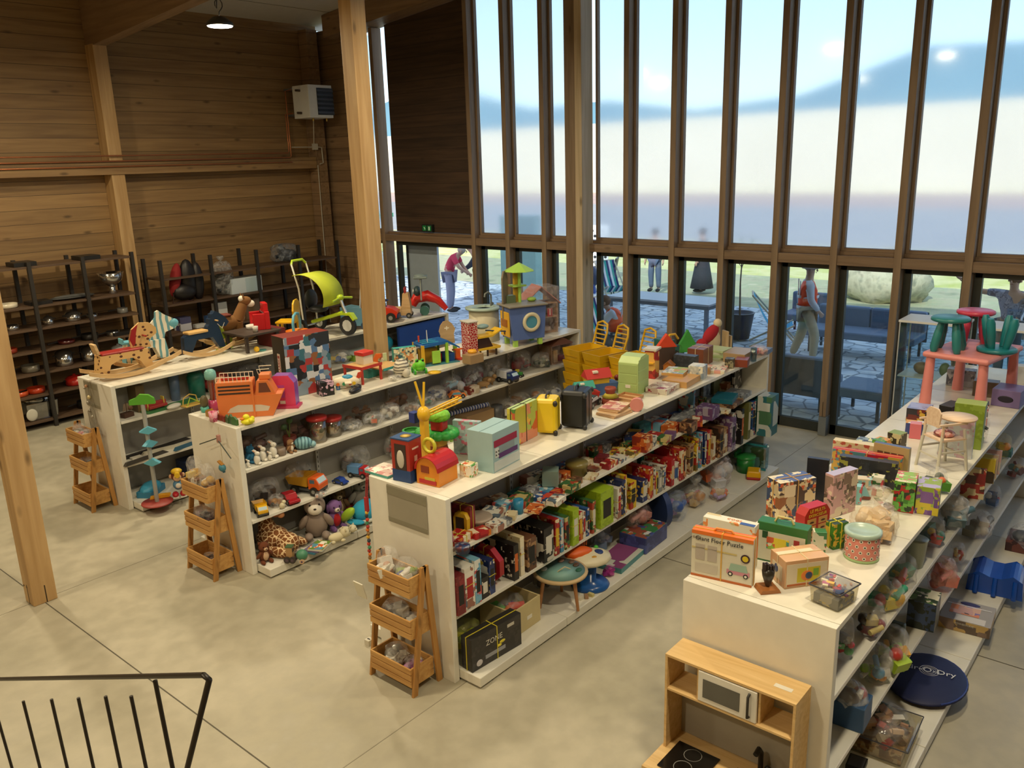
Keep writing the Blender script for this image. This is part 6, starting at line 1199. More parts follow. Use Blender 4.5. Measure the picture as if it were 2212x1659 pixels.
for (lb, x, y, L_, W_, H_, r_, col, pal_) in (('maroon flat game with a clear lid', 6.867, 3.947, .30, .22, .05, .1, '#8a3040', '#c9c0b0 #b09a90 #d8d0c0 #8a3040'), ('wooden puzzle box, lower of two right of the maroon game', 7.171, 3.926, .34, .26, .06, .1, '#c99a5e', None), ('dark silver case standing behind the wooden box', 7.654, 4.150, .10, .24, .17, .1, '#3a4046', '#3a4046 #2f343a'),
      ('clear cube box with pale print near the small block', 7.433, 3.893, .15, .15, .14, .15, '#a9adb0', '#c9ccc8 #8a9aa8 #e0dccb #b8bcb8'), ('small upright wooden block', 7.687, 3.885, .05, .06, .07, .2, '#b98d5c', None), ('reddish brown carton tied with cream string', 7.997, 4.149, .28, .18, .19, .1, '#7d4a36', None), ('brown carton behind the flat cow puzzle', 8.467, 3.984, .34, .24, .10, .1, '#a88c66', None),
      ('flat cow face puzzle leaning on the cartons', 7.929, 3.876, .26, .22, .03, .3, '#d8cfb4', '#e0d6bc #2a2622 #d89a8a #e0d6bc #e0d6bc'), ('red brown box near the glass jar', 8.247, 3.766, .16, .13, .08, .3, '#8a3f2c', None), ('dark rectangular tin left of the red brown box', 8.065, 3.817, .10, .09, .10, .3, '#4a463a', '#4a463a #8a8468 #3a3830'), ('dark blue flat box at the far right end', 8.751, 3.836, .16, .2, .05, .1, '#7a8aa8', None)):
    pkg(lb, x, y, 1.4, L_, W_, H_, r_, col, pal_, string='#d8c8a0' if 'string' in lb else None)
pkg('puzzle with blue and white picture on top of the wooden box', 7.302, 4.042, 1.46, .28, .22, .03, .25, '#c99a5e', top='#c9d4e0 #7a9ac0 #e0e4e0 #a8b870 #d8a070', name='puzzle', cat='puzzle')
t_ = thing('fire_tower', 'tall red wooden toy tower with cream top', 'toy tower', 7.220, 4.282, 1.4, .2); MB().box(0, 0, 0, .13, .11, .29, art('#a82a24 #b8332a #8a2a20 #a82a24 #e0b05a', 30)).build('shaft', t_, .003); MB().box(0, 0, .29, .16, .14, .02, '#d8cfc0').build('roof', t_); MB().box(-.08, 0, .16, .05, .1, .012, '#e0a92a').build('balcony', t_)
t_ = thing('bird_house', 'small orange wooden bird house right of the red tower', 'bird house', 7.481, 4.233, 1.4, .3); MB().prism([(-.05, 0), (.05, 0), (.05, .08), (0, .12), (-.05, .08)], .09, '#d98a3a', MX).build('body', t_); MB().prism([(-.06, .078), (0, .13), (.06, .078), (0, .115)], .11, '#9c5f2a', MX).build('roof', t_)
t_ = thing('toy_train', 'dark teal toy locomotive with a yellow arch on top', 'toy train', 8.110, 4.622, 1.4, -.3); MB().box(0, 0, .03, .3, .1, .09, '#255a55').box(-.1, 0, .12, .1, .1, .1, '#255a55').cyl((.09, 0, .12), (.09, 0, .18), .025, '#255a55').build('body', t_, .006); wheels(t_, [(a, b_) for a in (-.1, 0, .1) for b_ in (-.055, .055)], .03, .02); MB().tube([(-.02, 0, .19), (.04, 0, .24), (.12, 0, .24), (.17, 0, .18)], .014, '#d8a82a').build('arch', t_)
solo(MB().prism([(-.1, 0), (.1, 0), (.08, .08), (.1, .09), (.05, .17), (0, .26), (-.05, .17), (-.1, .09), (-.08, .08)], .05, '#3f9a42'), 'tree_block', 'green wooden tree block behind the cartons', 'toy', 8.436, 4.545, 1.4, -.7)
solo(MB().box(0, 0, 0, .18, .05, .24, '#4a3a34').prism([(-.11, .24), (.11, .24), (0, .38)], .06, '#d8492a'), 'toy_house', 'red roofed wooden house block behind the green tree', 'toy', 7.60, 4.32, 1.4, -.7)
solo(MB().ell(0, 0, .20, .13, .06, .07, c('#a82430', .95), e=(0, -.9, 0)).ell(.08, 0, .32, .05, .05, .05, c('#d8c8a8', .95)).ell(-.10, 0, .10, .07, .05, .05, c('#a82430', .95)).ell(.04, .02, .12, .09, .06, .12, c('#d8c8a8', .95)), 'felt_stocking', 'red and cream felt stocking figure leaning on a cream board', 'soft toy', 8.619, 4.348, 1.4, -.7)
solo(MB().box(0, 0, 0, .02, .12, .22, '#cfb48a').box(.06, .02, 0, .02, .1, .16, '#cfb48a'), 'wooden_letters', 'pale wooden cut letters right of the felt stocking', 'letters', 8.773, 4.240, 1.4, -.6)
for k in range(4): pkg(f'flat pale green booklet, {["bottom", "second", "third", "top"][k]} of the far pile', 8.35 + .02 * k, 4.15, 1.4 + .024 * k, .30 - .02 * k, .30, .022, .2 * (k % 3), ['#c9d0b0', '#a9bc8a', '#e0e0cc', '#b8c89a'][k], name='booklet', cat='booklet', bev=0)
tin('narrow glass tumbler near the far right end', 8.411, 3.746, 1.4, [(0, 0), (.03, 0), (.035, .15), (.03, .15), (.025, .01)], glass('tumbler', '#b8d4dc', .2), 'tumbler', 'glass')
bag('pink clear bag at the far right corner of the third row', 8.719, 3.800, 1.4, .22, .2, .12, '#d8a0a0 #e0b8b0 #b83a44 #e6d0c8', tint='#f0d8d8')
# bead strings
t_ = thing('bead_string', 'red cord with a string of coloured wooden beads on the corner', 'bead string', 3.655, 4.535, .62)
MB().tube([(0, -.02, .80), (-.012, .0, .6), (-.012, .01, .5)], .004, '#a8202a').tube([(0, .0, .79), (-.02, .02, .5)], .004, '#a8202a').box(-.012, .01, .50, .02, .03, .11, '#a8202a').build('cord', t_)
for k in range(17): MB().ell(-.015, .012 + .006 * (k % 2), .49 - k * .028, .014, .014, .015, ['#e0b03a', '#2f3a4a', '#c9452c', '#3f8a6a', '#a83226', '#d8742a', '#8a6a3a'][k % 7] if k < 16 else '#3fa8b0').build('bead', t_)
solo(MB().box(0, 0, 0, .05, .05, .045, '#d9d4c4').box(0, 0, .045, .012, .03, .002, '#3a3a38'), 'socket', 'small white floor socket beside the third row end panel', 'socket', 3.62, 4.62, 0, bev=.004)

# ================================================================ ROW 3 SHELVES
def lay(z, rows_, y0, where):
    for i, (u_, L_, W_, H_, dy, r_, col, pal_, lb, kw) in enumerate(rows_):
        pkg(lb + where, u_, y0 + W_ / 2 + dy, z, L_, W_, H_, r_, col, pal_, **kw)
NAMES = {'k': 'black', 'r': 'red', 'w': 'white', 'b': 'blue', 'n': 'navy', 'g': 'green', 'l': 'lime', 'y': 'yellow', 'c': 'cream', 'o': 'orange', 't': 'tan', 's': 'light blue', 'm': 'maroon', 'e': 'teal', 'a': 'grey', 'p': 'purple', 'v': 'olive', 'x': 'brown'}
HX = dict(k='#1c1a1b', r='#b0252a', w='#dcd8cc', b='#2f5a9c', n='#1f2c5c', g='#3c6b3c', l='#a3bf2c', y='#d8b52a', c='#d8c9a0', o='#cf6a2c', t='#a98a60', s='#7db4d0', m='#6e2226', e='#2f7a80', a='#8a8d90', p='#6a4a78', v='#6f7040', x='#6a4632')
PR = dict(k='#1c1a1b #1c1a1b #262325 #c9c4b8 #1c1a1b', r='#b0252a #b0252a #8a1a20 #e6d8b8 #c9742a', w='#dcd8cc #dcd8cc #9a6a5a #5a6a7a #e6e2d6', b='#2f5a9c #2f5a9c #e0dcd0 #c9452c #24477d', n='#1f2c5c #1f2c5c #c9a43a #e0dcd0 #2c3f7a', g='#3c6b3c #3c6b3c #c9b87a #2c4f2c #a8422c', l='#a3bf2c #a3bf2c #8faa24', y='#d8b52a #d8b52a #a83226 #e6d8a0 #6a5a2a', c='#d8c9a0 #d8c9a0 #a86a3a #e6dcc0', o='#cf6a2c #cf6a2c #e6c08a #8a2a1c', t='#a98a60 #a98a60 #6a4a3a #c9b08a #7d3a2c', s='#7db4d0 #7db4d0 #e0e4e0 #c95a5a #4a8ab0', m='#6e2226 #6e2226 #8a3034', e='#2f7a80 #2f7a80 #3c9098', a='#8a8d90 #8a8d90 #b8bcbc #5a5e64', p='#6a4a78 #6a4a78 #a8a0b0', v='#6f7040 #6f7040', x='#6a4632 #6a4632 #a8825a #3a2a24')
# upright boxes on the middle shelf: position along the front edge (m), thickness, depth, height, colour
UP = [(3.79, .07, .30, .30, 'm'), (3.875, .09, .30, .32, 'w'), (3.955, .055, .31, .34, 's'), (4.05, .07, .20, .17, 'k'), (4.10, .055, .33, .27, 'n'), (4.22, .05, .0, .0, 'r'), (4.345, .05, .31, .29, 'k'), (4.40, .04, .33, .32, 'c'), (4.49, .10, .27, .27, 'x'), (4.64, .11, .30, .29, 'k'), (4.745, .05, .31, .31, 'r'), (4.80, .035, .30, .29, 's'), (4.86, .05, .31, .28, 'g'), (4.94, .075, .33, .31, 'l'),
      (5.015, .045, .28, .25, 'r'), (5.06, .03, .28, .24, 'w'), (5.10, .035, .28, .25, 'b'), (5.16, .045, .31, .29, 'g'), (5.30, .20, .30, .33, 'l'), (5.475, .05, .30, .28, 'w'), (5.535, .05, .30, .33, 'n'), (5.59, .035, .32, .36, 'y'), (5.67, .08, .22, .26, 'y'), (5.79, .08, .22, .21, 'n'), (5.89, .06, .31, .30, 'r'), (5.96, .03, .30, .27, 'w'), (6.01, .03, .26, .22, 'y'), (6.07, .06, .22, .20, 'a'), (6.14, .04, .25, .24, 'w'), (6.205, .055, .30, .27, 'r'),
      (6.31, .09, .22, .20, 'w'), (6.39, .05, .30, .31, 'r'), (6.44, .035, .30, .32, 'o'), (6.49, .02, .18, .18, 'c'), (6.56, .075, .29, .30, 't'), (6.63, .035, .31, .34, 'y'), (6.685, .04, .33, .37, 's'), (6.735, .035, .33, .36, 'n'), (6.82, .06, .32, .36, 'r'), (6.90, .05, .25, .25, 'c'), (6.99, .07, .31, .32, 'x'), (7.12, .09, .28, .28, 't'), (7.26, .09, .32, .36, 'p'), (7.41, .05, .33, .39, 'w'), (7.60, .05, .33, .40, 'k'), (7.95, .06, .37, .42, 'v'), (8.20, .07, .34, .40, 'b'), (8.42, .07, .36, .44, 'e')]
def pw_(x, A, B_):
    for i in range(len(A) - 1):
        if x <= A[i + 1]: return B_[i] + (x - A[i]) * (B_[i + 1] - B_[i]) / (A[i + 1] - A[i])
    return x
KA = (3.79, 4.05, 4.345, 4.64, 4.94, 5.16, 5.30, 5.59, 5.67, 5.79, 6.07, 6.31, 6.49, 6.56, 6.63, 6.735, 6.82, 6.90, 7.12, 7.41, 7.60, 7.95, 8.20, 8.43)
KB = (3.75, 4.05, 4.37, 4.76, 5.12, 5.39, 5.58, 5.91, 6.03, 6.22, 6.50, 6.80, 6.99, 7.10, 7.20, 7.37, 7.45, 7.59, 7.86, 8.07, 8.20, 8.36, 8.55, 8.72)
for i, (x, th_, d_, h_, k_) in enumerate(UP):
    if d_ == 0: continue
    x = pw_(x, KA, KB); th_ *= 1.15 if th_ < .15 else 1.0
    pv = NAMES[UP[i - 1][4]] if i else None; nx = NAMES[UP[i + 1][4]] if i + 1 < len(UP) else None
    lb = f'{NAMES[k_]} game box standing on the middle shelf' + (f' between {pv} and {nx} ones' if pv and nx else ' at the near end' if not pv else ' at the far end')
    sizew = 'thick ' if th_ > .085 else 'thin ' if th_ < .04 else 'low ' if h_ < .23 else 'tall ' if h_ > .35 else ''
    o = pkg(sizew + lb, x, 3.745 + d_ / 2, .51, th_, d_, h_, R.uniform(-.03, .03), HX[k_], PR[k_], top=HX[k_], bev=.002)
    MB().box(0, -d_ / 2 - .0008, h_ * .25, th_ * .6, .0012, h_ * .5, HX[{'k': 'w', 'w': 'r', 'r': 'c', 'n': 'w'}.get(k_, 'w')] if i % 2 else HX[{'k': 'o', 'w': 'b', 'r': 'y'}.get(k_, 'k')]).build('spine_print', o)
    if i % 3 == 1: MB().box(0, -d_ / 2 - .0018, h_ * .55, th_ + .004, .002, .005, '#d8c84a').box(-th_ / 2 - .001, 0, h_ * .55, .002, d_, .005, '#d8c84a').build('string', o)
t_ = thing('round_box', 'red eight sided puzzle box standing on edge, tied with string', 'box', 4.22, 3.92, .51, .1)
oc_ = [(.155 * cos(pi / 8 + k * pi / 4), .145 + .155 * sin(pi / 8 + k * pi / 4)) for k in range(8)]
MB().prism(oc_, .055, c('#a82228', .35), MX).build('carton', t_, .003); MB().prism([(.12 * (x / .155), .145 + (z - .145) * .78) for x, z in oc_], .057, art('#c9a04a #8a2a20 #a82228 #6a3a24', 40), MX).build('printed_face', t_); MB().box(0, 0, 0, .058, .006, .292, '#d8c84a').build('string', t_)
# flat and small boxes on the upper shelf
t_ = thing('hand_game', 'red hand shaped board with pink outline at the near end', 'toy', 3.80, 3.86, 1.0, .2)
MB().prism([(-.05, 0), (.05, 0), (.07, .05), (.05, .10), (.03, .18), (0, .27), (-.03, .25), (-.04, .17), (-.08, .12), (-.09, .05)], .012, '#c9838a', MX).build('outline', t_); MB().prism([(-.04, .01), (.04, .01), (.055, .05), (.04, .10), (.02, .18), (0, .25), (-.02, .23), (-.03, .16), (-.07, .11), (-.075, .05)], .016, '#a0202a', MX).build('board', t_)
tin('round dark blue tin at the near end of the upper shelf', 3.80, 3.80, 1.0, [(0, 0), (.05, 0), (.05, .03), (.053, .03), (.053, .05), (.02, .055), (0, .055)], art('#2f3f6a #8a8fa0 #5a2a3a #2f3f6a', 60))
t_ = thing('toy_clock', 'yellow arched frame toy with a dark centre', 'toy', 4.02, 3.89, 1.0, .15); MB().prism([(-.055, 0), (.055, 0), (.06, .12), (.04, .16), (-.04, .16), (-.06, .12)], .04, c('#e0b52a', .3), MX).build('frame', t_, .008); MB().box(-.022, 0, .03, .003, .07, .10, '#3a2a1c').build('screen', t_)
tin('blue cylindrical beaker with a white lower half', 4.38, 3.80, 1.0, [(0, 0), (.035, 0), (.04, .11), (.03, .11), (0, .10)], '#2f8ab8', 'beaker', 'beaker')
tin('round grey and wine bowl at the back of the upper shelf', 4.15, 4.0, 1.0, [(0, .02), (.08, .02), (.11, .06), (.10, .07), (0, .05)], '#b0a090', 'bowl', 'bowl')
tin('round olive tin behind the small white boxes', 5.42, 3.92, 1.0, [(0, 0), (.09, 0), (.09, .07), (.095, .07), (.095, .11), (0, .11)], '#8a7c42')
tin('small brown pot with a paper label near the grey tilted box', 5.22, 3.96, 1.0, [(0, 0), (.05, 0), (.055, .07), (0, .07)], '#7a5a42', 'pot', 'pot')
UA = [(3.99, 3.81, .16, .13, .06, .2, 'r', 'box tied with string by the yellow arch'), (4.13, 3.79, .14, .10, .045, -.2, 'r', 'small box right of the tied red one'), (4.25, 3.80, .13, .10, .06, .1, 'w', 'box with a red oval print'), (4.24, 3.98, .06, .17, .20, .1, 'm', 'tall upright box tied with string'), (4.41, 3.93, .18, .16, .06, .35, 'w', 'dice box at the back'), (4.47, 3.80, .10, .08, .04, .5, 'c', 'small flat box before the dice box'), (4.36, 3.84, .09, .07, .04, .0, 'a', 'tiny box near the dice box'), (4.86, 3.80, .16, .12, .02, .4, 'o', 'flat card pack at the edge'), (4.98, 3.86, .14, .12, .035, .1, 'b', 'flat box right of the orange pack'),
      (4.55, 4.0, .12, .13, .07, .1, 's', 'box with a wine coloured base at the back'), (4.78, 3.97, .18, .14, .07, .2, 'g', 'muted box in the middle'), (5.07, 3.80, .16, .10, .045, .2, 'w', 'box printed with black figures at the edge'), (5.18, 3.80, .11, .08, .035, .1, 'r', 'small box at the edge, before the green pile'), (5.0, 4.0, .12, .12, .08, .1, 'a', 'box at the back'), (5.12, 3.93, .17, .14, .03, .3, 's', 'flat light box'), (5.31, 3.82, .15, .12, .06, .1, 'g', 'box pile with an orange top'), (5.42, 3.80, .10, .08, .05, .0, 'x', 'small box pair at the edge'), (5.48, 3.96, .10, .10, .06, .2, 'o', 'small box at the back'),
      (5.68, 3.80, .14, .09, .02, .3, 'c', 'thin card box at the edge'), (5.78, 3.86, .12, .10, .025, .1, 't', 'thin card box behind the cream one'), (5.80, 4.0, .14, .10, .07, .1, 'c', 'box at the back near the wooden pieces'), (5.92, 3.80, .17, .09, .05, .1, 'r', 'shiny box left of the white book'), (6.06, 3.84, .18, .13, .025, .15, 'w', 'flat book with blue spine'), (6.0, 3.98, .13, .10, .05, .3, 'm', 'box with a pale top at the back'), (6.22, 3.80, .16, .10, .05, .2, 'y', 'box at the edge by the orange case'), (6.18, 3.94, .15, .12, .03, .4, 'y', 'flat box behind the yellow edge box'), (6.34, 3.90, .14, .14, .14, .15, 'o', 'cube case with beige stripes'), (6.40, 3.99, .30, .10, .05, -.1, 'g', 'long slim box lying behind the orange case'),
      (6.46, 3.79, .10, .08, .09, .2, 'w', 'small box with black figures'), (6.60, 3.80, .14, .10, .06, .2, 'g', 'box with gold print at the edge'), (6.70, 3.82, .15, .10, .05, .3, 'p', 'flat box right of the green one'), (6.60, 3.95, .17, .14, .05, .1, 'r', 'flat box lying on the middle of the shelf'), (6.52, 4.02, .28, .15, .07, .4, 'n', 'large case at the back'), (6.86, 3.95, .18, .14, .08, .2, 'o', 'box stack with a red lid'), (6.98, 3.80, .16, .12, .10, .1, 'x', 'book stack at the edge'), (6.85, 4.04, .2, .1, .09, .1, 's', 'pale box at the back'), (7.22, 3.80, .18, .10, .06, .5, 'r', 'soft pouch with pale dots'), (7.10, 4.0, .28, .16, .07, .3, 'a', 'large glossy box at the back'), (7.35, 3.96, .24, .14, .06, .2, 'a', 'glossy flat case behind the pouch'),
      (7.50, 3.84, .20, .18, .12, .1, 'p', 'large lidded box near the far end'), (7.70, 3.97, .22, .18, .02, .6, 'k', 'open dark book leaning behind'), (7.72, 3.80, .10, .08, .03, .2, 'c', 'small box at the edge'), (8.02, 3.92, .30, .26, .04, .1, 'x', 'flat wooden box under the teal case'), (8.35, 3.90, .26, .24, .05, .1, 'a', 'flat case with white sheets at the far end'), (8.62, 4.02, .24, .05, .27, .1, 'k', 'upright board at the far end panel'), (8.05, 4.06, .18, .03, .25, .05, 'a', 'framed pink picture at the back'), (8.30, 4.06, .16, .03, .25, .05, 'v', 'framed picture with orange ribbon at the back'), (7.42, 4.04, .05, .16, .26, .2, 's', 'upright board with a round print')]
M1 = ((3.7, 3.8, 4.0, 4.41, 4.62, 5.07, 5.31, 5.92, 6.22, 6.5, 7.0, 9.0), (3.7, 3.8, 3.97, 4.25, 4.40, 4.84, 5.08, 5.66, 6.08, 6.45, 6.98, 9.0))
for i, (x, y, L_, W_, H_, r_, k_, lb) in enumerate(UA):
    x = pw_(x, *M1)
    pkg(f'{NAMES[k_]} {lb}', x, y, 1.0, L_, W_, H_, r_, HX[k_], PR[k_], string='#d8c84a' if 'string' in lb else None, scale=45, bev=.0015)
pkg('teal flat case lying on the wooden box near the far end', 8.0, 3.92, 1.04, .30, .22, .05, .25, '#1f7288', name='case', cat='case')
pkg('grey green box tilted on edge in the middle of the upper shelf', 5.08, 3.90, 1.035, .13, .13, .13, .6, '#8aa39a', ry=.0, name='game_box')
ORD22 = 'first second third fourth fifth sixth seventh eighth ninth tenth eleventh twelfth thirteenth fourteenth fifteenth sixteenth seventeenth eighteenth nineteenth twentieth twenty-first last'.split()
for k in range(22):
    x = 3.9 + k * .215; k_ = 'gaxcewrbt'[k % 9]; pkg(f'{["flat", "small", "narrow"][k % 3]} {NAMES[k_]} box, {ORD22[k]} in the back rank of the upper shelf', x, 4.045, 1.0, .13 + .04 * (k % 3), .09, .03 + .025 * ((k * 7) % 4), R.uniform(-.2, .2), HX[k_], PR[k_], scale=45, bev=0, group='small boxes in the back rank of the upper shelf')
for k in range(14):
    x = 7.62 + 0.0 * k if k > 12 else 3.9 + k * .36; k_ = 'rbyngcoweta'[k % 11]
    if k < 13 : pkg(f'{NAMES[k_]} upright box in the back rank of the middle shelf, behind the {NAMES[UP[min(int(k * 3.3), 45)][4]]} one', x, 4.06, .51, .30, .05, .24 + .03 * (k % 3), 0, HX[k_], PR[k_], bev=0)
# base shelf of the third row
o = pkg('long black game box on its side tied with yellow string and bow', 3.99, 3.665, .09, .50, .11, .26, -.08, '#2b2928', '#2b2928 #2b2928 #322f2e #2b2928 #3a3634', top='#2b2928', string='#e0d03a', bev=.003)
MB().text('ZONE', .06, '#d8d4c8', TY(-.03, -.0575, .17)).box(.14, -.0565, .20, .07, .001, .025, '#c9c4b8').box(-.02, -.0565, .05, .2, .001, .03, '#9a9ca4').ell(-.18, -.057, .05, .03, .003, .025, '#c9c4c8').ell(.05, -.0575, .12, .03, .004, .012, '#e0d03a').ell(.02, -.0575, .10, .022, .004, .012, '#e0d03a').build('front_print', o)
bag('yellow green crumpled toys behind the long black box', 3.92, 3.86, .09, .3, .2, .24, '#b8b02a #8a9a2a #d8c83a #5a6a2a', cover=.2, tint='#d8d86a')
pkg('tall olive sheet box against the back, near end of the base shelf', 4.12, 4.02, .09, .30, .04, .36, 0, '#5c5a38', name='cardboard_box')
t_ = thing('wooden_crate', 'pale wooden crate with a paper label, full of bagged toys', 'crate', 4.40, 3.86, .09, .02)
pw = c('#c9b98a', .6); MB().box(0, -.16, 0, .34, .012, .22, pw).box(0, .16, 0, .34, .012, .22, pw).box(-.165, 0, 0, .012, .31, .22, pw).box(.165, 0, 0, .012, .31, .22, pw).box(0, 0, 0, .32, .31, .01, pw).build('crate', t_, .002); MB().box(.03, -.167, .08, .06, .002, .03, '#e6e2d6').build('label_tag', t_)
bag('clear bag of green, red and violet toys inside the wooden crate', 4.40, 3.86, .11, .30, .28, .22, '#4aa83a #c9452c #6a4a8a #3a3a44 #d8742a', cover=.22)
t_ = thing('activity_table', 'low round blue play table with three wooden legs', 'table', 4.90, 3.83, .09, .2)
MB().lathe([(0, .27), (.22, .27), (.225, .285), (.215, .295), (0, .295)], c('#c9ae84', .5), n=32).lathe([(0, .2955), (.20, .296), (0, .297)], c('#86b3ad', .5), n=32).build('table_top', t_)
for a in (.4, 2.5, 4.4): MB().cyl((.15 * cos(a), .15 * sin(a), .27), (.19 * cos(a), .19 * sin(a), 0), .018, '#a9764a', r1=.012).build('leg', t_)
for a, r_, hx in ((-.6, .15, '#5a4436'), (-.2, .16, '#6a5444'), (-1.2, .15, '#2f6a5a'), (2.0, .13, '#d0ccc0'), (.4, .15, '#7a5c4a')): MB().ell(r_ * cos(a), r_ * sin(a), .30, .035, .025, .01, hx).build('play_piece', t_)
MB().tube([(-.05, 0, .3), (-.02, -.05, .34), (.02, -.08, .31)], .005, '#d0c09a').build('beater', t_)
t_ = thing('drum_table', 'cream and orange drum activity toy on a blue pedestal', 'toy', 5.30, 3.70, .09, radians(-30))
bb = c('#1f5aa8', .25); MB().lathe([(0, 0), (.16, 0), (.165, .015), (.13, .045), (.05, .06), (.055, .20), (0, .20)], bb, n=28).build('pedestal', t_)
MB().ell(0, 0, .25, .19, .15, .06, '#e4dcc0').build('drum', t_); MB().ell(-.09, .03, .30, .13, .07, .05, '#e0621f').build('orange_cover', t_); MB().ell(.07, -.02, .30, .04, .045, .015, '#27407e').ell(.09, .07, .30, .02, .02, .015, '#4ab03a').ell(.0, -.08, .29, .03, .02, .012, '#c9952a').build('buttons', t_)
mb = MB()
for k in range(9): a = k * .35; mb.cyl((-.14 + .02 * k, .12, .31), (-.15 + .024 * k, .15, .37), .008, '#ef7a1f', r1=.003, n=5)
mb.build('fringe', t_)
for k, (x, y, hx) in enumerate(((5.03, 3.62, '#e0d8c4'), (5.09, 3.60, '#b08a6a'), (5.17, 3.585, '#d8cc8a'))): solo(MB().box(0, 0, 0, .05, .03, .025, hx), 'toy_block', ['white', 'brown', 'pale yellow'][k] + ' small block on the base shelf under the blue pedestal toy', 'toy block', x, y, .09, k * .8)
bag('dark clear bag under the round blue play table', 5.02, 3.98, .09, .24, .2, .16, '#3a3836 #5a5850 #2c2a2a #8a8a84')
pkg('large flat teal and purple game box lying on the base shelf', 5.74, 3.74, .09, .44, .26, .05, .1, '#4a8f93', top='#4a8f93 #8a4a7a #c9ccc0 #8a4a7a #4a8f93', scale=10)
bag('magenta tinsel ball by the teal game box', 5.50, 3.66, .09, .12, .1, .09, '#b03a93 #c04aa3 #a02a83', tint='#c04aa3', cover=.7)
t_ = pkg('blue storage case with toys under glossy clear lid', 6.20, 3.76, .09, .42, .28, .16, .05, '#3f4a86', '#3f4a86 #4a5696 #353f74', top='#5a6a4a #a8603a #3f4a86 #c9ccd0 #8a4a3a #3a7a4a', scale=30, bev=.01)
bag('pink clear bag lying on the blue storage case', 6.25, 3.84, .25, .36, .22, .20, '#b8807a #a86a60 #c99a8a #d8c8b8', tint='#e0c8c8', cover=.25)
bag('pale blue clear bag behind the blue storage case', 5.88, 4.0, .09, .26, .18, .34, '#8aa0c0 #a8b8d0 #c9ccd4', tint='#b8c8e0')
t_ = thing('seat_pad', 'dark blue round case standing in the middle of the base', 'case', 6.66, 3.94, .09, -.5); MB().cyl((-.03, 0, .20), (.03, 0, .20), .195, '#2a3f74', n=28).build('disc', t_); MB().tube([(0, -.06, .39), (0, -.05, .42), (0, .05, .42), (0, .06, .39)], .008, '#3f5f8a').build('handle', t_)
bag('clear bag with blue vest shaped plastic parts', 6.86, 3.78, .09, .28, .24, .30, '#3f62b0 #4a6fc0 #c9a83a #8a4a9a #3558a8', tint='#c8d8f0')
bag('low clear bag of wooden blocks and ribbons', 7.30, 3.80, .09, .34, .26, .22, '#c9a86a #b8803a #6a8a4a #a83a4a #d8b88a', knot=True)
bag('clear bag of orange and lilac toys right of the knotted bag', 7.58, 3.68, .09, .20, .2, .16, '#e0743a #b0a0d0 #d8c0a0 #c9603a')
t_ = bag('large clear bag of pink and white parts standing tall', 7.92, 3.86, .09, .34, .30, .36, '#d8a09a #c9ccd4 #e0b8b0 #e0703a #b8c8e0', tint='#ecdce0', cover=.42)
t_ = thing('lunch_box', 'yellow food box with red base on the base shelf', 'food box', 8.36, 3.64, .09, .4); MB().box(0, 0, 0, .18, .15, .035, '#a82420').build('base', t_, .012); MB().box(0, 0, .03, .19, .16, .07, c('#e6ad14', .15), taper=.85).build('lid', t_, .015)
t_ = thing('toy_bucket', 'green round bucket with a flat lid behind the yellow box', 'bucket', 8.50, 3.80, .09); MB().lathe([(0, 0), (.095, 0), (.105, .17), (0, .17)], c('#1f7a35', .3), n=26).build('bucket', t_); MB().lathe([(.105, .16), (.11, .165), (.11, .19), (.02, .195), (0, .195)], c('#2a8a40', .3), n=26).build('lid', t_); MB().box(0, .1, .16, .14, .03, .07, '#1f7a35').build('handle', t_, .006)
t_ = thing('carry_case', 'clear plastic carry case with printed insert, teal edges', 'case', 8.66, 3.80, .09, .05); MB().box(0, 0, 0, .10, .36, .30, glass('case', '#bfe0e8', .25)).build('shell', t_, .03); MB().box(-.02, 0, .02, .02, .32, .23, art('#d0cfc0 #d0cfc0 #3a3a3c #8a6a4a #c9c8bc', 30)).build('insert', t_); MB().box(-.052, 0, 0, .012, .36, .02, '#2f8a9a').box(-.052, 0, .28, .012, .36, .02, '#2f8a9a').build('edge', t_)
pkg('tall white carton with green and teal panels sticking out at the far end', 8.68, 3.70, .51, .22, .16, .46, .05, '#c9d0cc', '#2f6f7a #c9d0cc #4f7a5a #2f6f7a #c9d0cc', scale=8)

# ================================================================ ROW 4 TOP
o = pkg('orange topped giant floor puzzle box with a printed car, tied with string', 3.773, 1.786, 1.4, .065, .325, .265, .17, '#d9d4c2', string='#d8a84a', top='#e0742a', bev=.002)
MB().box(-.0335, 0, .245, .002, .325, .02, '#e0742a').box(-.0335, 0, 0, .002, .325, .012, '#b8622a').text('Giant Floor Puzzle', .034, '#1c2030', TX(-.035, .015, .222)).box(-.034, .115, .10, .001, .05, .09, '#b8aea4').box(-.034, .05, .10, .001, .05, .09, '#b8aea4').box(-.034, .04, .163, .001, .24, .008, '#c9b87a').box(-.034, -.09, .055, .001, .12, .025, '#c98a9a').prism([(-.05, .075), (.05, .075), (.04, .115), (-.04, .115)], .001, '#9ab8a8', Matrix.Translation((-.0345, -.09, 0)) @ MX).cyl((-.034, -.05, .055), (-.036, -.05, .055), .013, '#222222', n=14).cyl((-.034, -.13, .055), (-.036, -.13, .055), .013, '#222222', n=14).cyl((-.036, -.05, .055), (-.0365, -.05, .055), .007, '#e6e2d6', n=12).cyl((-.036, -.13, .055), (-.0365, -.13, .055), .007, '#e6e2d6', n=12).cyl((-.034, -.125, .155), (-.036, -.125, .155), .024, '#3a2030', n=18).cyl((-.036, -.125, .155), (-.0365, -.125, .155), .016, '#d8c02a', n=16).box(-.034, .08, .03, .001, .12, .05, '#c4bcae').text('GALT', .018, '#6a5a4a', TX(-.035, .135, .225)).build('front_print', o)
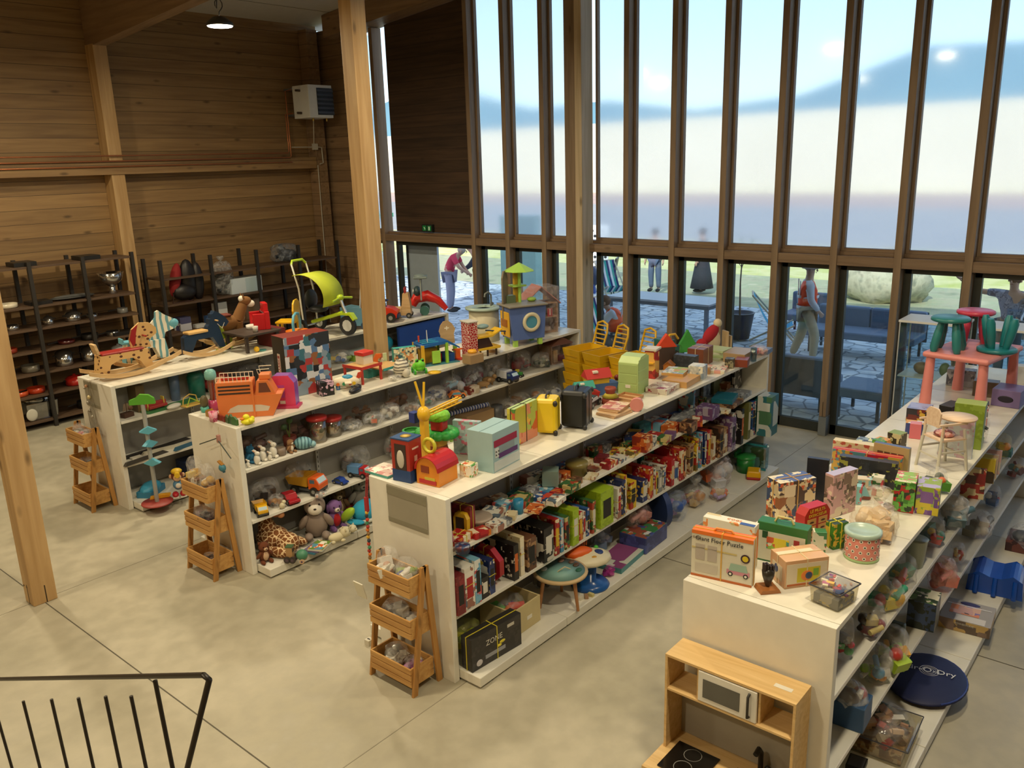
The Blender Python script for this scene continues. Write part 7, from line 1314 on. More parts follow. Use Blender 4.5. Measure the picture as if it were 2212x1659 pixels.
MB().tube([(0, -.05, .267), (0, -.04, .28), (0, .04, .28), (0, .05, .267)], .007, '#e08a3a').build('handle', o)
o = pkg('white and cream construction set box behind the orange puzzle box', 3.962, 1.843, 1.4, .07, .29, .255, .1, '#ddd8c8', '#ddd8c8 #ddd8c8 #c9b88a #e08a4a', scale=20)
MB().text('COGS', .03, '#e0812a', TZ(-.0, -.02, .257, -pi / 2)).box(-.02, -.1, .256, .03, .08, .001, '#3a5a9c').build('top_print', o)
t_ = pkg('green puzzle case with white printed face and cream handle', 4.145, 1.616, 1.4, .085, .27, .23, .12, '#2f6e35', bev=.003)
MB().box(-.043, 0, .01, .002, .25, .17, '#cfcdb8').box(-.0445, .02, .08, .001, .12, .07, art('#4a9a8a #d8c83a #c9603a #8ab84a #d8d4c0', 60)).box(-.0445, -.08, .13, .001, .03, .03, '#a83a3a').box(-.0445, .09, .14, .001, .03, .04, '#1f4f2a').box(-.0445, -.04, .02, .001, .07, .04, '#b8383c').build('front_print', t_); MB().tube([(0, -.05, .23), (0, -.035, .26), (0, .035, .26), (0, .05, .23)], .007, '#c9b87a').build('handle', t_)
o = pkg('peach wooden toy camera carton tied with cream string', 3.998, 1.469, 1.4, .245, .155, .155, -.67, '#d3a67c', top='#d9ad84', string='#dcc9a0', bev=.002)
MB().box(0, -.0785, .01, .23, .002, .125, '#d9cbb0').box(.01, -.08, .03, .13, .001, .08, '#c9b82e').ell(.0, -.0802, .065, .035, .002, .03, '#e0803a').ell(.01, -.082, .065, .02, .003, .02, '#3a4a6a').box(.05, -.0805, .06, .03, .001, .04, '#7aa83a').box(0, -.0795, .012, .22, .001, .012, '#b8622a').box(-.124, 0, .03, .002, .10, .08, '#d9cbb0').ell(-.125, .01, .08, .002, .02, .025, '#2a3a6a').build('front_print', o); MB().box(-.02, .02, .156, .20, .03, .001, '#ecdcc0').build('tape', o)
t_ = thing('hand_stand', 'dark wooden hand shaped holder on a brown block', 'ornament', 3.798, 1.555, 1.4, -.75)
MB().prism([(-.055, 0), (.055, 0), (.045, .02), (-.045, .02)], .09, '#9c6232').build('base', t_, .002); MB().lathe([(0, .02), (.012, .025), (.03, .08), (.033, .11), (0, .125)], c('#2f2a22', .3), n=12).build('palm', t_)
for k in range(4): MB().box(-.022 + .0148 * k, 0, .11, .012, .03, .03 + .012 * (k < 2), '#2a1a18').build('finger', t_, .003)
def tub(label, x, y, z, L, W, H, r_, cols, low, n=26):
    t_ = thing('storage_tub', label, 'tub', x, y, z, r_); g = glass('tub', '#e6e2d4', .14)
    MB().box(0, 0, 0, L * .9, W * .9, H, g, taper=1.1).build('tub', t_, .012); MB().box(0, 0, .006, L * .78, W * .78, H * .5, art(low, 60)).build('contents', t_)
    rr = random.Random(int(L * 1000)); q = MB(); cl = cols.split()
    for k in range(n): s_ = L * rr.uniform(.05, .11); q.box(rr.uniform(-.36, .36) * L, rr.uniform(-.36, .36) * W, H * .55 + rr.uniform(0, .5) * H, s_ * 2, s_, s_ * .8, cl[k % len(cl)], rz=rr.uniform(0, 3), rx=rr.uniform(-.6, .6))
    o = q.build('loose_pieces', t_); o['kind'] = 'stuff'
    MB().ell(0, 0, H, L * .5, W * .5, H * .62, film('tubwrap', '#f0eef0', .16)).build('film', t_)
    q = MB()
    for a in (-1, 1): q.box(a * L * .5, 0, H * .96, .006, W, .007, '#3c3c42').box(0, a * W * .5, H * .96, L, .006, .007, '#3c3c42')
    q.build('rim', t_, .002); return t_
tub('clear tub of red, violet and green plastic toys at the board edge', 3.881, 1.242, 1.4, .19, .17, .10, -.2, '#c9303a #e0502a #3a3a6a #c95a9a #3a9a5a #d8cfae #8a4a9a #e0b03a', '#8a8a84 #c9b060 #a8a498 #c9b87a #6a6a66')
t_ = thing('flower_tin', 'pink round tin with black and white daisies and a clear lid', 'tin', 4.453, 1.294, 1.4)
MB().lathe([(0, 0), (.085, 0), (.09, .012), (.09, .15), (.088, .155), (0, .155)], c('#dd8a7c', .35), n=32).build('body', t_); MB().lathe([(.0905, .0), (.093, .004), (.0905, .016)], '#a8c48a', n=32).build('foot_band', t_)
MB().lathe([(.092, .14), (.098, .145), (.098, .165), (.08, .168), (.075, .16), (0, .162)], c('#a9c0b4', .3), n=32).build('lid', t_)
mb = MB()
for i in range(4):
    for j in range(14): a = j * .449 + .22 * (i % 2); d = Vector((cos(a), sin(a), 0)); p_ = d * .0905 + Vector((0, 0, .03 + .033 * i)); mb.cyl(tuple(p_), tuple(p_ + d * .0012), .010, '#e8e2d0', n=8).cyl(tuple(p_), tuple(p_ + d * .0018), .005, '#2a1f1c', n=6)
mb.build('daisies', t_)
t_ = bag('large knotted clear bag of beige wooden pieces behind the pink tin', 4.767, 1.318, 1.4, .32, .28, .20, '#d8b88a #c9a070 #e0c8a0 #b8906a #d8c0a0 #a07a58', knot=True, tint='#efe0c4', cover=.36, n=22)
t_ = thing('excuse_box', 'red roofed box reading LE MULTI-EXERCISEUR in yellow letters', 'box', 4.526, 1.602, 1.4, .12 - .5)
MB().prism([(-.10, 0), (.10, 0), (.10, .17), (.07, .21), (-.07, .21), (-.10, .17)], .07, c('#b8201f', .35)).box(0, 0, 0, .001, .001, .001, '#b8201f').build('carton', t_, .002)
q = MB().text('LE MULTI-', .028, '#e8c83a', TY(0, -.0365, .188)).text('EXERCISEUR', .026, '#e8c83a', TY(0, -.0365, .16))
for i in range(3):
    for j in range(2): q.box(-.045 + .09 * j, -.036, .012 + .046 * i, .07, .0015, .038, '#d8a05a').ell(-.045 + .09 * j, -.0375, .028 + .046 * i, .018, .001, .006, '#4a2a1c')
q.build('front_print', t_)
for (lb, P_, L_, W_, H_, r_, col, pal_, tp, kw) in (('large craft kit box with blue lid picture and string', (4.768, 1.830), .26, .13, .25, -.55, '#2f3a5a', '#b8a888 #3a4a6a #c9603a #d8c8a0 #4a3a34 #8a5a3a #d8ccb0', '#d8ccb0 #4a5a8a #d8ccb0', dict(string='#c9a060')),
    ('yellow and pink puzzle box with a dog photo print', (4.972, 1.599), .22, .065, .28, -.35, '#d9c04a', '#c9a0a0 #c9a0a0 #8a7468 #d8c8b0 #6a5a50', '#b8b0d0', {}), ('tall black slim carton behind the craft kit box', (5.052, 1.775), .035, .13, .30, .2, '#23252e', None, None, {}),
    ('small green carton tied with yellow string', (4.502, 1.452), .10, .07, .155, -.5, '#3f7f2a', '#3f7f2a #3f7f2a #c9a83a #356f24', '#2f4020', dict(string='#d8d03a')), ('small white shape sorter carton leaning by the green one', (4.399, 1.511), .06, .07, .12, .5, '#d8d2bc', '#d8d2bc #d8d2bc #a83a3a #3a7a4a #d8d2bc', None, {}),
    ('long cream carton standing farthest left on the fourth row', (5.72, 1.70), .07, .42, .22, .1, '#d4c49c', '#d4c49c #d4c49c #b85a4a #d4c49c', '#d8c8a0', {}), ('long red carton in front of the cream one', (5.60, 1.64), .06, .44, .21, .12, '#b8283a', '#c9a04a #c9a04a #b8283a #5a8a93', '#b83040', dict(string='#d8a870')), ('long black game case in front of the red carton', (5.50, 1.60), .06, .36, .20, .15, '#26262c', '#26262c #26262c #2f3038 #8a8a3a', '#3a3a42', {}),
    ('pale blue small carton with children print', (5.298, 1.565), .07, .10, .14, .4, '#8ac0c8', '#8ac0c8 #8ac0c8 #8a4a3a #d8c8b0', None, {}), ('pale blue and red small carton left of the dice box', (5.195, 1.578), .06, .08, .12, .2, '#8ac0c8', '#8ac0c8 #c9505a #8ac0c8', None, {}), ('white flat card pack by the pale blue cartons', (5.395, 1.633), .06, .12, .08, .3, '#d0d0c8', '#d0d0c8 #d0d0c8 #c9a0a0', None, {}),
    ('small white dice carton with green and red print', (5.407, 1.507), .07, .075, .13, .15, '#dcd8c8', '#dcd8c8 #dcd8c8 #3a6a3a #dcd8c8 #b8404a', None, {}), ('green and red ladybird construction carton', (5.304, 1.339), .20, .12, .20, .18, '#4f8f30', '#5a9a3a #3f7a2a #a82a2a #6aa84a #2a3a24', '#8ab03a #c95a5a #d8d0b0 #8ab03a', {}), ('green and purple construction carton, right of the ladybird one', (5.338, 1.231), .18, .13, .18, .18, '#8aa03a', '#9ab04a #6a4a8a #8aa03a #7d5a9a #c9b83a', '#a8a0c8 #8aa03a', {}),
    ('tall apple green carton beside the doll highchair', (6.761, 1.274), .15, .20, .34, .1, '#7a8f2a', '#7a8f2a #7a8f2a #8a9f3a', '#a0b04a', {}), ('pale translucent play case between highchair and green carton', (6.463, 1.288), .06, .22, .30, .1, '#c4c8cc', '#c4c8cc #c4c8cc #c9a8b8 #d0d4d8', None, {}),
    ('small green carton near the left edge behind the tan carton', (6.161, 1.715), .11, .09, .13, -.2, '#8aa838', '#8aa838 #d8903a #4a8a34 #4a8a34', None, {}), ('dark and cream carton right of the small green one', (6.326, 1.656), .10, .10, .15, -.2, '#3a3228', '#3a3228 #c9b890 #4a3a2c #c9b890', '#8a9a3a', {}), ('flat dark game box at the left edge of the fourth row', (6.341, 1.872), .15, .15, .04, .1, '#26262a', None, '#4a5a6a #8a9aa0 #d8d8a0 #3a3a44', {}),
    ('pink carton under the front edge of the pink table', (6.735, 1.634), .08, .08, .12, .2, '#d8707a', None, '#e0909a', {}), ('yellow and navy game box under the pink table', (7.248, 1.741), .20, .17, .11, .1, '#2c2830', '#c9a03a #6a2a24 #2c2830 #2c2830', '#a8b0e0 #8a94c8', {}), ('small blue box with a duck print below the yellow and navy one', (6.851, 1.669), .10, .13, .09, .2, '#3a4a8a', '#3a4a8a #c9402a #3a4a8a', '#e0a03a #8ab0e0 #d8d8e0', {}), ('tall black carton under the pink table', (7.214, 1.503), .20, .10, .18, -.2, '#1c1a1c', None, '#3a3e44', {}),
    ('black and red carton by the right table leg', (7.375, 1.335), .12, .14, .18, .2, '#a83a3a', '#a83a3a #1c1a1c #d8c8d0 #1c1a1c', '#2a2a2e', {}), ('grey printed carton at the back under the pink table', (8.55, 1.72), .12, .24, .16, .1, '#8a8c94', '#a8aab0 #5a5e6a #8a8c94', None, {}), ('muted brown carton pushed to the back under the table', (8.3, 1.45), .12, .2, .14, .1, '#6a5a48', None, None, {})):
    pkg(lb, *P_, 1.4, L_, W_, H_, r_, col, pal_, top=tp, **kw)
o = pkg('tan carton with four small dark squares printed on it', 5.687, 1.509, 1.4, .04, .23, .265, -.05, '#bda777', top='#5a6488')
q = MB()
for k in range(4): q.box(-.0212, .07 - .045 * k, .17, .001, .036, .045, '#6a4a34')
q.build('front_print', o)
bag('clear bag of small black and white toys behind the knotted bag', 5.055, 1.367, 1.4, .14, .12, .12, '#3a3440 #c9c4b8 #8a7a74 #e0d8d0')
bag('clear bag of green and orange toys right of the purple carton', 5.693, 1.220, 1.4, .14, .14, .16, '#5a9a3a #e0703a #c9c4b8 #3a4a3a')
bag('glossy clear bag hanging on the side of the apple green carton', 6.895, 1.214, 1.4, .08, .12, .26, '#3a4a5a #a8b0b8 #8ab04a #c9c4b8')
# doll highchair
t_ = thing('doll_highchair', 'wooden doll highchair with pink patterned cushion and tray', 'doll highchair', 6.158, 1.306, 1.4, 2.5)
hw = wood('pale wood', '#e6cdb4', '#d8b89c', 3, knots=0); pt = '#d0cbbc'
for a in (-1, 1):
    for b_ in (-1, 1): MB().cyl((a * .12, b_ * .105, 0), (a * .085, b_ * .085, .30), .011, pt).build('leg', t_)
for a in (-1, 1): MB().box(a * .105, 0, .10, .012, .20, .012, pt).box(0, a * .098, .14, .20, .012, .012, pt).build('stretcher', t_)
MB().box(0, 0, .225, .20, .20, .012, hw).build('seat', t_, .002); MB().ell(0, 0, .255, .07, .07, .028, art('#d8a09a #c9807a #8a4a4a #e0b8b0', 60)).build('cushion', t_)
for b_ in (-1, 1): MB().box(.02, b_ * .098, .34, .22, .014, .014, hw).build('arm_rest', t_); MB().cyl((.09, b_ * .09, .23), (.09, b_ * .09, .34), .009, hw).build('arm_post', t_)
MB().prism([(-.06, 0), (.06, 0), (.07, .10), (.04, .13), (-.04, .13), (-.07, .10)], .012, hw, Matrix.Translation((.10, 0, .32)) @ MX).build('backrest', t_, .002); MB().lathe([(0, 0), (.12, 0), (.12, .012), (0, .012)], hw, -.10, 0, .355, 24).build('tray', t_)
# pink table and stools
t_ = thing('child_table', 'salmon pink plastic child table standing on the shelf top', 'table', 8.02, 1.545, 1.4, -.16)
sp_ = c('#e08c88', .4); MB().box(0, 0, .43, .78, .54, .05, sp_).build('table_top', t_, .02)
for a in (-1, 1):
    for b_ in (-1, 1): MB().cyl((a * .34, b_ * .225, 0), (a * .33, b_ * .215, .435), .048, sp_, r1=.036, n=18).build('leg', t_)
def stool(lb, x, y, z, col, flip=False, r_=0):
    t_ = thing('child_stool', lb, 'stool', x, y, z, r_); m_ = c(col, .35); sgn = -1 if flip else 1; z0 = .30 if flip else 0
    Z = lambda v: (z0 - v) if flip else v
    pr = [(0, .30), (.14, .30), (.155, .29), (.155, .27), (.14, .262), (0, .262)]
    MB().lathe([(r, Z(h)) for r, h in (reversed(pr) if flip else pr)], m_, n=30).build('seat', t_)
    for k in range(4): a = pi / 4 + k * pi / 2; MB().tube([(.075 * cos(a), .075 * sin(a), Z(.265)), (.10 * cos(a), .10 * sin(a), Z(.16)), (.125 * cos(a), .125 * sin(a), Z(.04)), (.13 * cos(a), .13 * sin(a), Z(.0))], [.026, .036, .036, .022], m_, 12).build('leg', t_)
    return t_
stool('teal round stool standing at the left on the pink table', 7.80, 1.70, 1.88, '#2c7a7c'); stool('teal round stool turned upside down on the right of the pink table', 7.98, 1.36, 1.88, '#1f7c84', True, .4); stool('raspberry red round stool standing at the back of the pink table', 8.24, 1.60, 1.88, '#c9405c', False, .3)
t_ = thing('purple_box', 'purple carton with a dark oval opening at the right edge', 'box', 8.123, 1.256, 1.4, -.05); MB().box(0, 0, 0, .26, .22, .15, '#7a6a9c').build('carton', t_, .004); MB().ell(-.131, 0, .07, .003, .06, .03, '#1e1a2c').build('opening', t_)
pkg('white lattice toy carton behind the purple carton', 8.95, 1.30, 1.4, .12, .14, .17, .1, '#c9ccd0'); pkg('dark brown carton right of the white lattice one', 8.98, 1.18, 1.4, .08, .10, .12, 0, '#7a5c4a')
solo(MB().box(0, 0, 0, .03, .18, .004, '#b8384a').box(0, .1, 0, .03, .06, .004, '#3a6a4a'), 'ribbon', 'red and green ribbon lying before the purple carton pair', 'ribbon', 5.238, 1.331, 1.4, -.9)
# glass cabinets by the facade
for k, (x, y, lb) in enumerate(((9.98, 2.32, 'glass display cabinet with white top, left of the raspberry stool'), (9.98, 1.50, 'glass display cabinet with white top, at the right edge behind the stools'))):
    t_ = thing('display_cabinet', lb, 'cabinet', x, y, 0, 0)
    MB().box(0, 0, 1.72, .46, .66, .025, '#e4e6e6').build('top_panel', t_, .003); MB().box(0, 0, 0, .44, .64, .5, '#6f757a').build('base', t_, .004); MB().box(0, 0, .5, .43, .63, 1.2, glass('cab', '#dfeef0', .10)).build('glass_case', t_)
    for a in (-1, 1):
        for b_ in (-1, 1): MB().box(a * .215, b_ * .315, .5, .012, .012, 1.22, '#b8bcbe').build('frame_post', t_)
    MB().box(0, 0, 1.1, .40, .60, .012, '#c9ced0').build('shelf', t_)
    MB().ell(0, .1, 1.18, .07, .09, .07, '#7a6a54').ell(-.05, -.15, 1.20, .06, .06, .08, '#4a6a4a').build('ornament', t_)
# ---- row 4 aisle shelves
BC = '#2f8f6a #d8c83a #c9404a #2f8f6a #e0b03a'
for (lb, P_, z, s_, cl, kw) in (('slim clear bag of red and white parts at the near end, upper shelf', (4.037, 1.217), 1.0, (.10, .10, .26), '#c9303a #d8d4c8 #8a8a8a #3a9a4a', {}), ('clear bag with a dark box of pieces, second on the upper shelf', (4.367, 1.186), 1.0, (.17, .16, .20), '#3a302c #4a403a #c9b87a #8a3a4a', {}),
    ('clear bag of green, yellow and red balls, nearest of three', (4.676, 1.201), 1.0, (.19, .18, .20), BC, {}), ('clear bag of muted coloured balls, middle of three', (4.997, 1.209), 1.0, (.19, .18, .22), '#5a9a7a #c9504a #d8b83a #4a8a6a', {}), ('clear bag of coloured balls with a teal top, farthest of three', (5.701, 1.214), 1.0, (.16, .16, .22), '#b83a3a #d8b83a #2f6a7a #1f7a6a', {}), ('square clear bag of pale grey and green toys, upper shelf', (6.092, 1.175), 1.0, (.24, .20, .24), '#4a6a7a #8a9a7a #c9b8a0 #a8a89a', dict(cover=.4)), ('yellow and orange bag at the far right, upper shelf', (7.803, 1.207), 1.0, (.22, .16, .22), '#d8b82a #d87a2a #3a6a6a #d8c83a', dict(tint='#e8e0a0')),
    ('big clear bag of green, red and white toys, lower shelf', (4.958, 1.189), .51, (.24, .20, .28), '#7ab83a #c9403a #d8d8d4 #e0a83a #a8c83a', dict(n=16)), ('clear bag of lime and blue toys behind the big bag, lower shelf', (4.684, 1.248), .51, (.16, .22, .26), '#a8cf4a #5a9ac0 #d8d8d4 #e0a04a', {}), ('pale green clear bag against the near end panel, lower shelf', (4.635, 1.387), .51, (.12, .14, .24), '#9ac84a #d8d8d4 #b8c8a0', {}), ('pink clear bag with round pink bowl, lower shelf', (6.076, 1.208), .51, (.22, .22, .26), '#e0857a #d8807a #e0908a', dict(tint='#f0c8c0', cover=.4)), ('small glossy red sweet bag, lower shelf', (6.602, 1.221), .51, (.15, .12, .16), '#c9402a #d8a83a #e8e0d8 #b83a2a', {}), ('clear bag of grey and pink toys past the red bag, lower shelf', (7.177, 1.195), .51, (.26, .22, .22), '#8a8a7a #d8505a #6a6458 #c9c4c0', {}), ('clear bag of blue and white parts, far lower shelf', (7.902, 1.238), .51, (.18, .14, .20), '#3a6aa8 #e0e4e8 #d8504a', {}), ('red printed bag at the far right, lower shelf', (8.801, 1.226), .51, (.26, .18, .20), '#8a2a2a #3a8a8a #c9a04a #6a2a2a', {})):
    bag(lb, *P_, z, *s_, cl, **kw)
tin('grey translucent beaker with a yellow rim, upper shelf of the fourth row', 5.345, 1.225, 1.0, [(0, 0), (.05, 0), (.065, .18), (.07, .19), (0, .18)], '#a8b0a0', 'beaker', 'beaker')
for k in range(3): pkg(['yellow', 'cream', 'pink'][k] + ' puzzle box standing upright toward the far end of the upper shelf', *[(7.139, 1.218), (7.259, 1.222), (7.387, 1.222)][k], 1.0, .035, .18, .20, .1, ['#d0b83a', '#d8d0b0', '#d0a8a8'][k], ['#d0b83a #4a3a2a #d0b83a', '#d8d0b0 #c9b0a0', '#d0a8a8 #c9c0b8 #d8b0b0'][k], scale=20)
pkg('red patterned flat bagged puzzle leaning on the upper shelf', 6.744, 1.199, 1.0, .04, .16, .24, .2, '#a83a32', '#a83a32 #d8c8a0 #5a3a34 #8a2a2a')
pkg('dark green film wrapped box with a blue side, lower shelf', 5.545, 1.186, .51, .20, .17, .20, .1, '#262c22', '#262c22 #262c22 #3a4a2a', top='#4a6a3a #2a3a2a #c9c4b0', side='#3a4a6a #262c22')
solo(MB().box(0, 0, 0, .04, .16, .24, '#3c4a48'), 'case', 'dark grey slim case beside the big green and red bag', 'case', 4.958, 1.246, .51, 0, bev=.008)
t_ = thing('storage_crate', 'dark blue crate in film at the near end of the lower shelf', 'crate', 4.239, 1.227, .51, .05); MB().box(0, 0, 0, .17, .20, .15, '#2c5078').build('crate', t_, .006); o = MB().ell(-.02, 0, .16, .05, .06, .05, '#4a3a34').ell(.04, -.04, .16, .04, .04, .04, '#a8342f').box(0, -.05, .17, .05, .03, .03, '#e0dcd0').build('contents', t_); MB().ell(0, 0, .15, .09, .10, .10, film('c2', '#eef0f4', .4)).build('film', t_)
# base
t_ = thing('cooking_set', 'dark brown carton under clear film at the far right of the base', 'box', 8.164, 1.060, .09, .05); MB().box(0, 0, 0, .30, .34, .10, art('#4a2422 #4a2422 #6a3a34 #3a1c1c', 20)).build('carton', t_, .004); MB().ell(0, 0, .10, .17, .18, .14, film('c3', '#c8d0e0', .4)).build('film', t_); MB().ell(.02, -.08, .13, .06, .05, .04, '#a8343a').ell(-.05, .05, .13, .09, .09, .04, '#3a3e48').build('contents', t_)
t_ = thing('blue_tray', 'bright blue moulded plastic tray shape on the base shelf', 'tray', 7.229, 1.034, .09, .1); cb = c('#1450b8', .2)
MB().prism([(-.20, .0), (.20, 0), (.19, .14), (.12, .18), (.04, .15), (-.04, .15), (-.12, .19), (-.19, .15)], .32, cb, MX).build('body', t_, .03)
for k in (-.14, 0, .13): MB().tube([(-.16, k, .15), (-.19, k, .08), (-.2, k, 0.01)], .018, cb).build('rib', t_)
o = pkg('flat grey appliance carton lying on the base shelf, with a paper sheet', 6.502, 1.086, .09, .34, .34, .09, .08, '#7a6a5c', '#6a5a50 #6a5a50 #8a7468 #c9a86a', top='#a8a4a4', scale=18)
MB().box(.02, .02, .09, .16, .20, .002, art('#d88a6a #8a7ab0 #d8b0a0 #3a3a4a #c9a0a0', 18)).ell(.125, 0, .092, .03, .07, .003, '#3a3a6a').box(.085, 0, .0915, .012, .3, .001, '#dcdce0').box(-.12, -.03, .0915, .09, .20, .001, '#d8d4d4').text('POWERWAVE', .02, '#d8d4c8', TX(-.1715, 0, .065)).build('top_print', o)
t_ = thing('pop_up_bag', 'navy blue fabric disc bag with white ring logo and lettering', 'bag', 5.522, 1.119, .09, 0)
nb = c('#121c4a', .6); MB().ell(0, 0, .03, .33, .25, .032, nb, 30, 10).build('fabric', t_); MB().tube([(.315 * cos(a), .24 * sin(a), .035) for a in [k * pi / 14 for k in range(-11, 6)]], .006, '#2a3f8a').build('piping', t_)
q = MB()
for r_ in (.030, .045, .060): q.tube([(r_ * cos(a) + .06, r_ * sin(a) * 1.0, .0615 - .0004 * (r_ > .05)) for a in [k * pi / 12 for k in range(25)]], .0016, '#c9cdd8', 5)
q.text('Air-O-Dry', .075, '#d8dce4', TZ(.055, .0, .067, -1.35)); q.build('logo', t_)
tub('large clear tub of wooden toy pieces at the near end of the base', 4.724, 1.160, .09, .40, .36, .14, .05, '#c9a882 #a87a54 #d8c8b0 #a8322c #8a6a4a #e0dccf #3a4a3a #b8926a', '#c9a882 #a88a6a #8a6a50 #c9b898', 34)
solo(MB().box(0, 0, 0, .12, .10, .03, '#1c1c1e').box(0, 0, .03, .10, .08, .004, '#4a4a4e'), 'remote_pad', 'small black studded pad in front of the clear tub', 'toy', 4.427, 1.213, .09, .1)
# ---- toy kitchen at the near end of row 4
t_ = thing('play_kitchen', 'birch play kitchen with white microwave, hob and sink', 'play kitchen', 3.62, 1.58, 0)
bi = wood('birch', '#dcbc86', '#c9a56c', 2.5, 1, knots=0); W_ = .70
MB().box(-.095, 0, 1.055, .19, W_, .014, bi).build('top_board', t_, .001)
for s_ in (-1, 1): MB().box(-.095, s_ * (W_ / 2 - .007), .50, .19, .014, .555, bi).build('side_board', t_, .001)
MB().box(-.095, 0, .86, .19, W_ - .03, .012, bi).build('middle_board', t_, .001)
for y_ in (.165, -.165): MB().box(-.09, y_, .872, .17, .012, .183, bi).build('divider', t_)
MB().box(-.02, 0, .51, .006, W_ - .03, .34, '#9a958a').build('back_panel', t_)
MB().box(-.19, 0, .487, .40, W_ + .03, .016, bi).build('counter', t_, .001)
MB().box(-.19, 0, 0, .37, W_, .487, '#d9d6cc').build('cabinet', t_, .003)
for y_ in (.17, -.17): o = MB().box(-.383, y_, .05, .014, .33, .42, '#e6e4dc').build('door', t_, .003); MB().tube([(-.392, y_ - .05, .43), (-.41, y_ - .05, .43), (-.41, y_ + .05, .43), (-.392, y_ + .05, .43)], .006, '#4a4a48').build('handle', o)
o = MB().box(-.185, 0, .876, .014, .315, .172, '#e6e4dc').build('microwave_door', t_, .003); MB().box(-.193, .03, .905, .002, .20, .105, glass('mw', '#6a6454', .2)).build('window', o); MB().tube([(-.193, -.12, .90), (-.212, -.12, .905), (-.212, -.12, 1.02), (-.193, -.12, 1.03)], .007, '#33322f').build('handle', o)
o = MB().box(-.225, .18, .5035, .24, .24, .008, c('#181614', .15)).build('hob', t_, .003)
for x_ in (-.28, -.17): MB().lathe([(.045, 0), (.048, .001), (.048, 0)], '#8a8a86', x_, .185, .512, 24).build('ring', o)
for y_ in (.12, .145): MB().cyl((-.32, y_, .5115), (-.32, y_, .513), .006, c('#c92a20', .4), n=10).build('dial', o)
MB().box(-.22, -.16, .500, .22, .24, .012, '#22201e').box(-.22, -.16, .5121, .18, .20, .0005, '#0e0d0c').build('sink', t_, .003)
MB().tube([(-.06, -.14, .50), (-.06, -.14, .62), (-.09, -.14, .66), (-.13, -.14, .65)], .014, '#24221f').ell(-.06, -.18, .53, .02, .02, .03, '#24221f').build('tap', t_); MB().box(-.10, -.25, 1.069, .03, .09, .001, '#e6e2d6').build('price_label', t_)

# ================================================================ CRATE STAND BAGS
for (x, y, z, s_, cl, lb) in ((3.49, 4.16, .755, (.16, .18, .25), '#e0dccf #c9a08a #8a8a90 #e8e4dc', 'clear bag of white and pink parts in the top crate, third row, left'), (3.49, 3.98, .755, (.16, .2, .22), '#d8d4c8 #8aa04a #3a4a9a #e8e4dc', 'clear bag of white and green parts in the top crate, third row, right'), (3.48, 4.10, .445, (.16, .26, .18), '#a8a8a4 #3a3a3a #d8d4c8 #6a6a66', 'grey clear bag in the middle crate of the third row stand'), (3.48, 3.94, .445, (.12, .12, .13), '#d8d4c8 #8a7a6a', 'small clear bag at the right of the middle crate, third row stand'), (3.48, 4.14, .085, (.18, .2, .17), '#c9c4b8 #8a8a80 #d8d8d0', 'clear bag of pale parts in the bottom crate, third row stand'), (3.48, 3.96, .085, (.15, .15, .14), '#8a4a7a #a86a9a #c9c4b8', 'clear bag of purple parts in the bottom crate, third row stand'),
    (3.57, 6.86, .755, (.15, .17, .33), '#c9a04a #d8d0c0 #8a5a3a #e0c87a', 'tall clear bag of gold and brown sticks in the top crate, second row'), (3.57, 6.66, .755, (.15, .18, .30), '#a8622c #c9a04a #4a6a7a #e0dccf', 'tall clear bag of orange and blue figures in the top crate, second row'), (3.56, 6.78, .445, (.17, .3, .19), '#6a4a54 #8a6a74 #d8c8a0 #3a3034', 'clear bag of wine coloured pieces in the middle crate, second row'), (3.56, 6.74, .085, (.16, .24, .07), '#4a342c #6a4a3c #3a2c28', 'dark low bag in the bottom crate, second row'),
    (3.60, 9.32, .755, (.15, .18, .19), '#c9606a #4a5a54 #d8d4c8 #8a8a84', 'clear bag of red and grey balls in the top crate, first row'), (3.60, 9.16, .755, (.14, .14, .15), '#d0a890 #c9b8a8 #b88a70', 'clear bag of pale sticks in the top crate, first row'), (3.59, 9.24, .445, (.16, .26, .12), '#3a3a38 #5a5a54 #c9c8c0', 'dark clear bag in the middle crate, first row')):
    bag(lb, x, y, z, *s_, cl, cover=.3, n=14)
solo(MB().box(0, 0, 0, .008, .10, .13, '#e0dccb', ry=-.25), 'card', 'white card tucked beside the middle crate of the third row stand', 'card', 3.385, 4.35, .60)
# ================================================================ MEZZANINE RAILING
t_ = thing('railing', 'dark steel stair railing in the bottom left foreground', 'railing', 0, 0, 0)
rm = c('#2c2620', .4, .3)
X_ = 1.0
top_ = [(X_, 5.315, 0.814), (X_, 2.027, 2.207)]
end_ = [(X_, 2.027, 2.207), (X_, 1.999, 2.204), (X_, 2.406, 1.449)]
MB().tube(top_, .0088, rm).build('top_rail', t_); MB().tube(end_, .0088, rm).build('end_rail', t_)
MB().tube([(X_, 2.344, 2.057), (X_, 2.298, 1.511)], .0075, rm).build('support_bar', t_)
lo_ = Vector((X_, 2.406, 1.449)); l2_ = Vector((X_, 7.612, -2.765))
for (a_, b_) in (((X_, 2.542, 1.916), (X_, 2.497, 1.396)), ((X_, 2.756, 1.822), (X_, 2.716, 1.269)), ((X_, 3.015, 1.703), (X_, 2.971, 1.120)), ((X_, 3.306, 1.570), (X_, 3.252, 0.958)), ((X_, 3.660, 1.406), (X_, 3.579, 0.768)), ((X_, 4.098, 1.204), (X_, 3.958, 0.548))):
    MB().tube([a_, b_], .0065, rm, 6).build('baluster', t_)
MB().tube([(X_, 5.081, -0.103), (X_, 2.172, 1.584)], .012, rm).build('stringer', t_)
MB().cyl((X_, 2.298, 1.511), (X_, lo_.y - .05, 0), .02, rm).build('support_leg', t_)

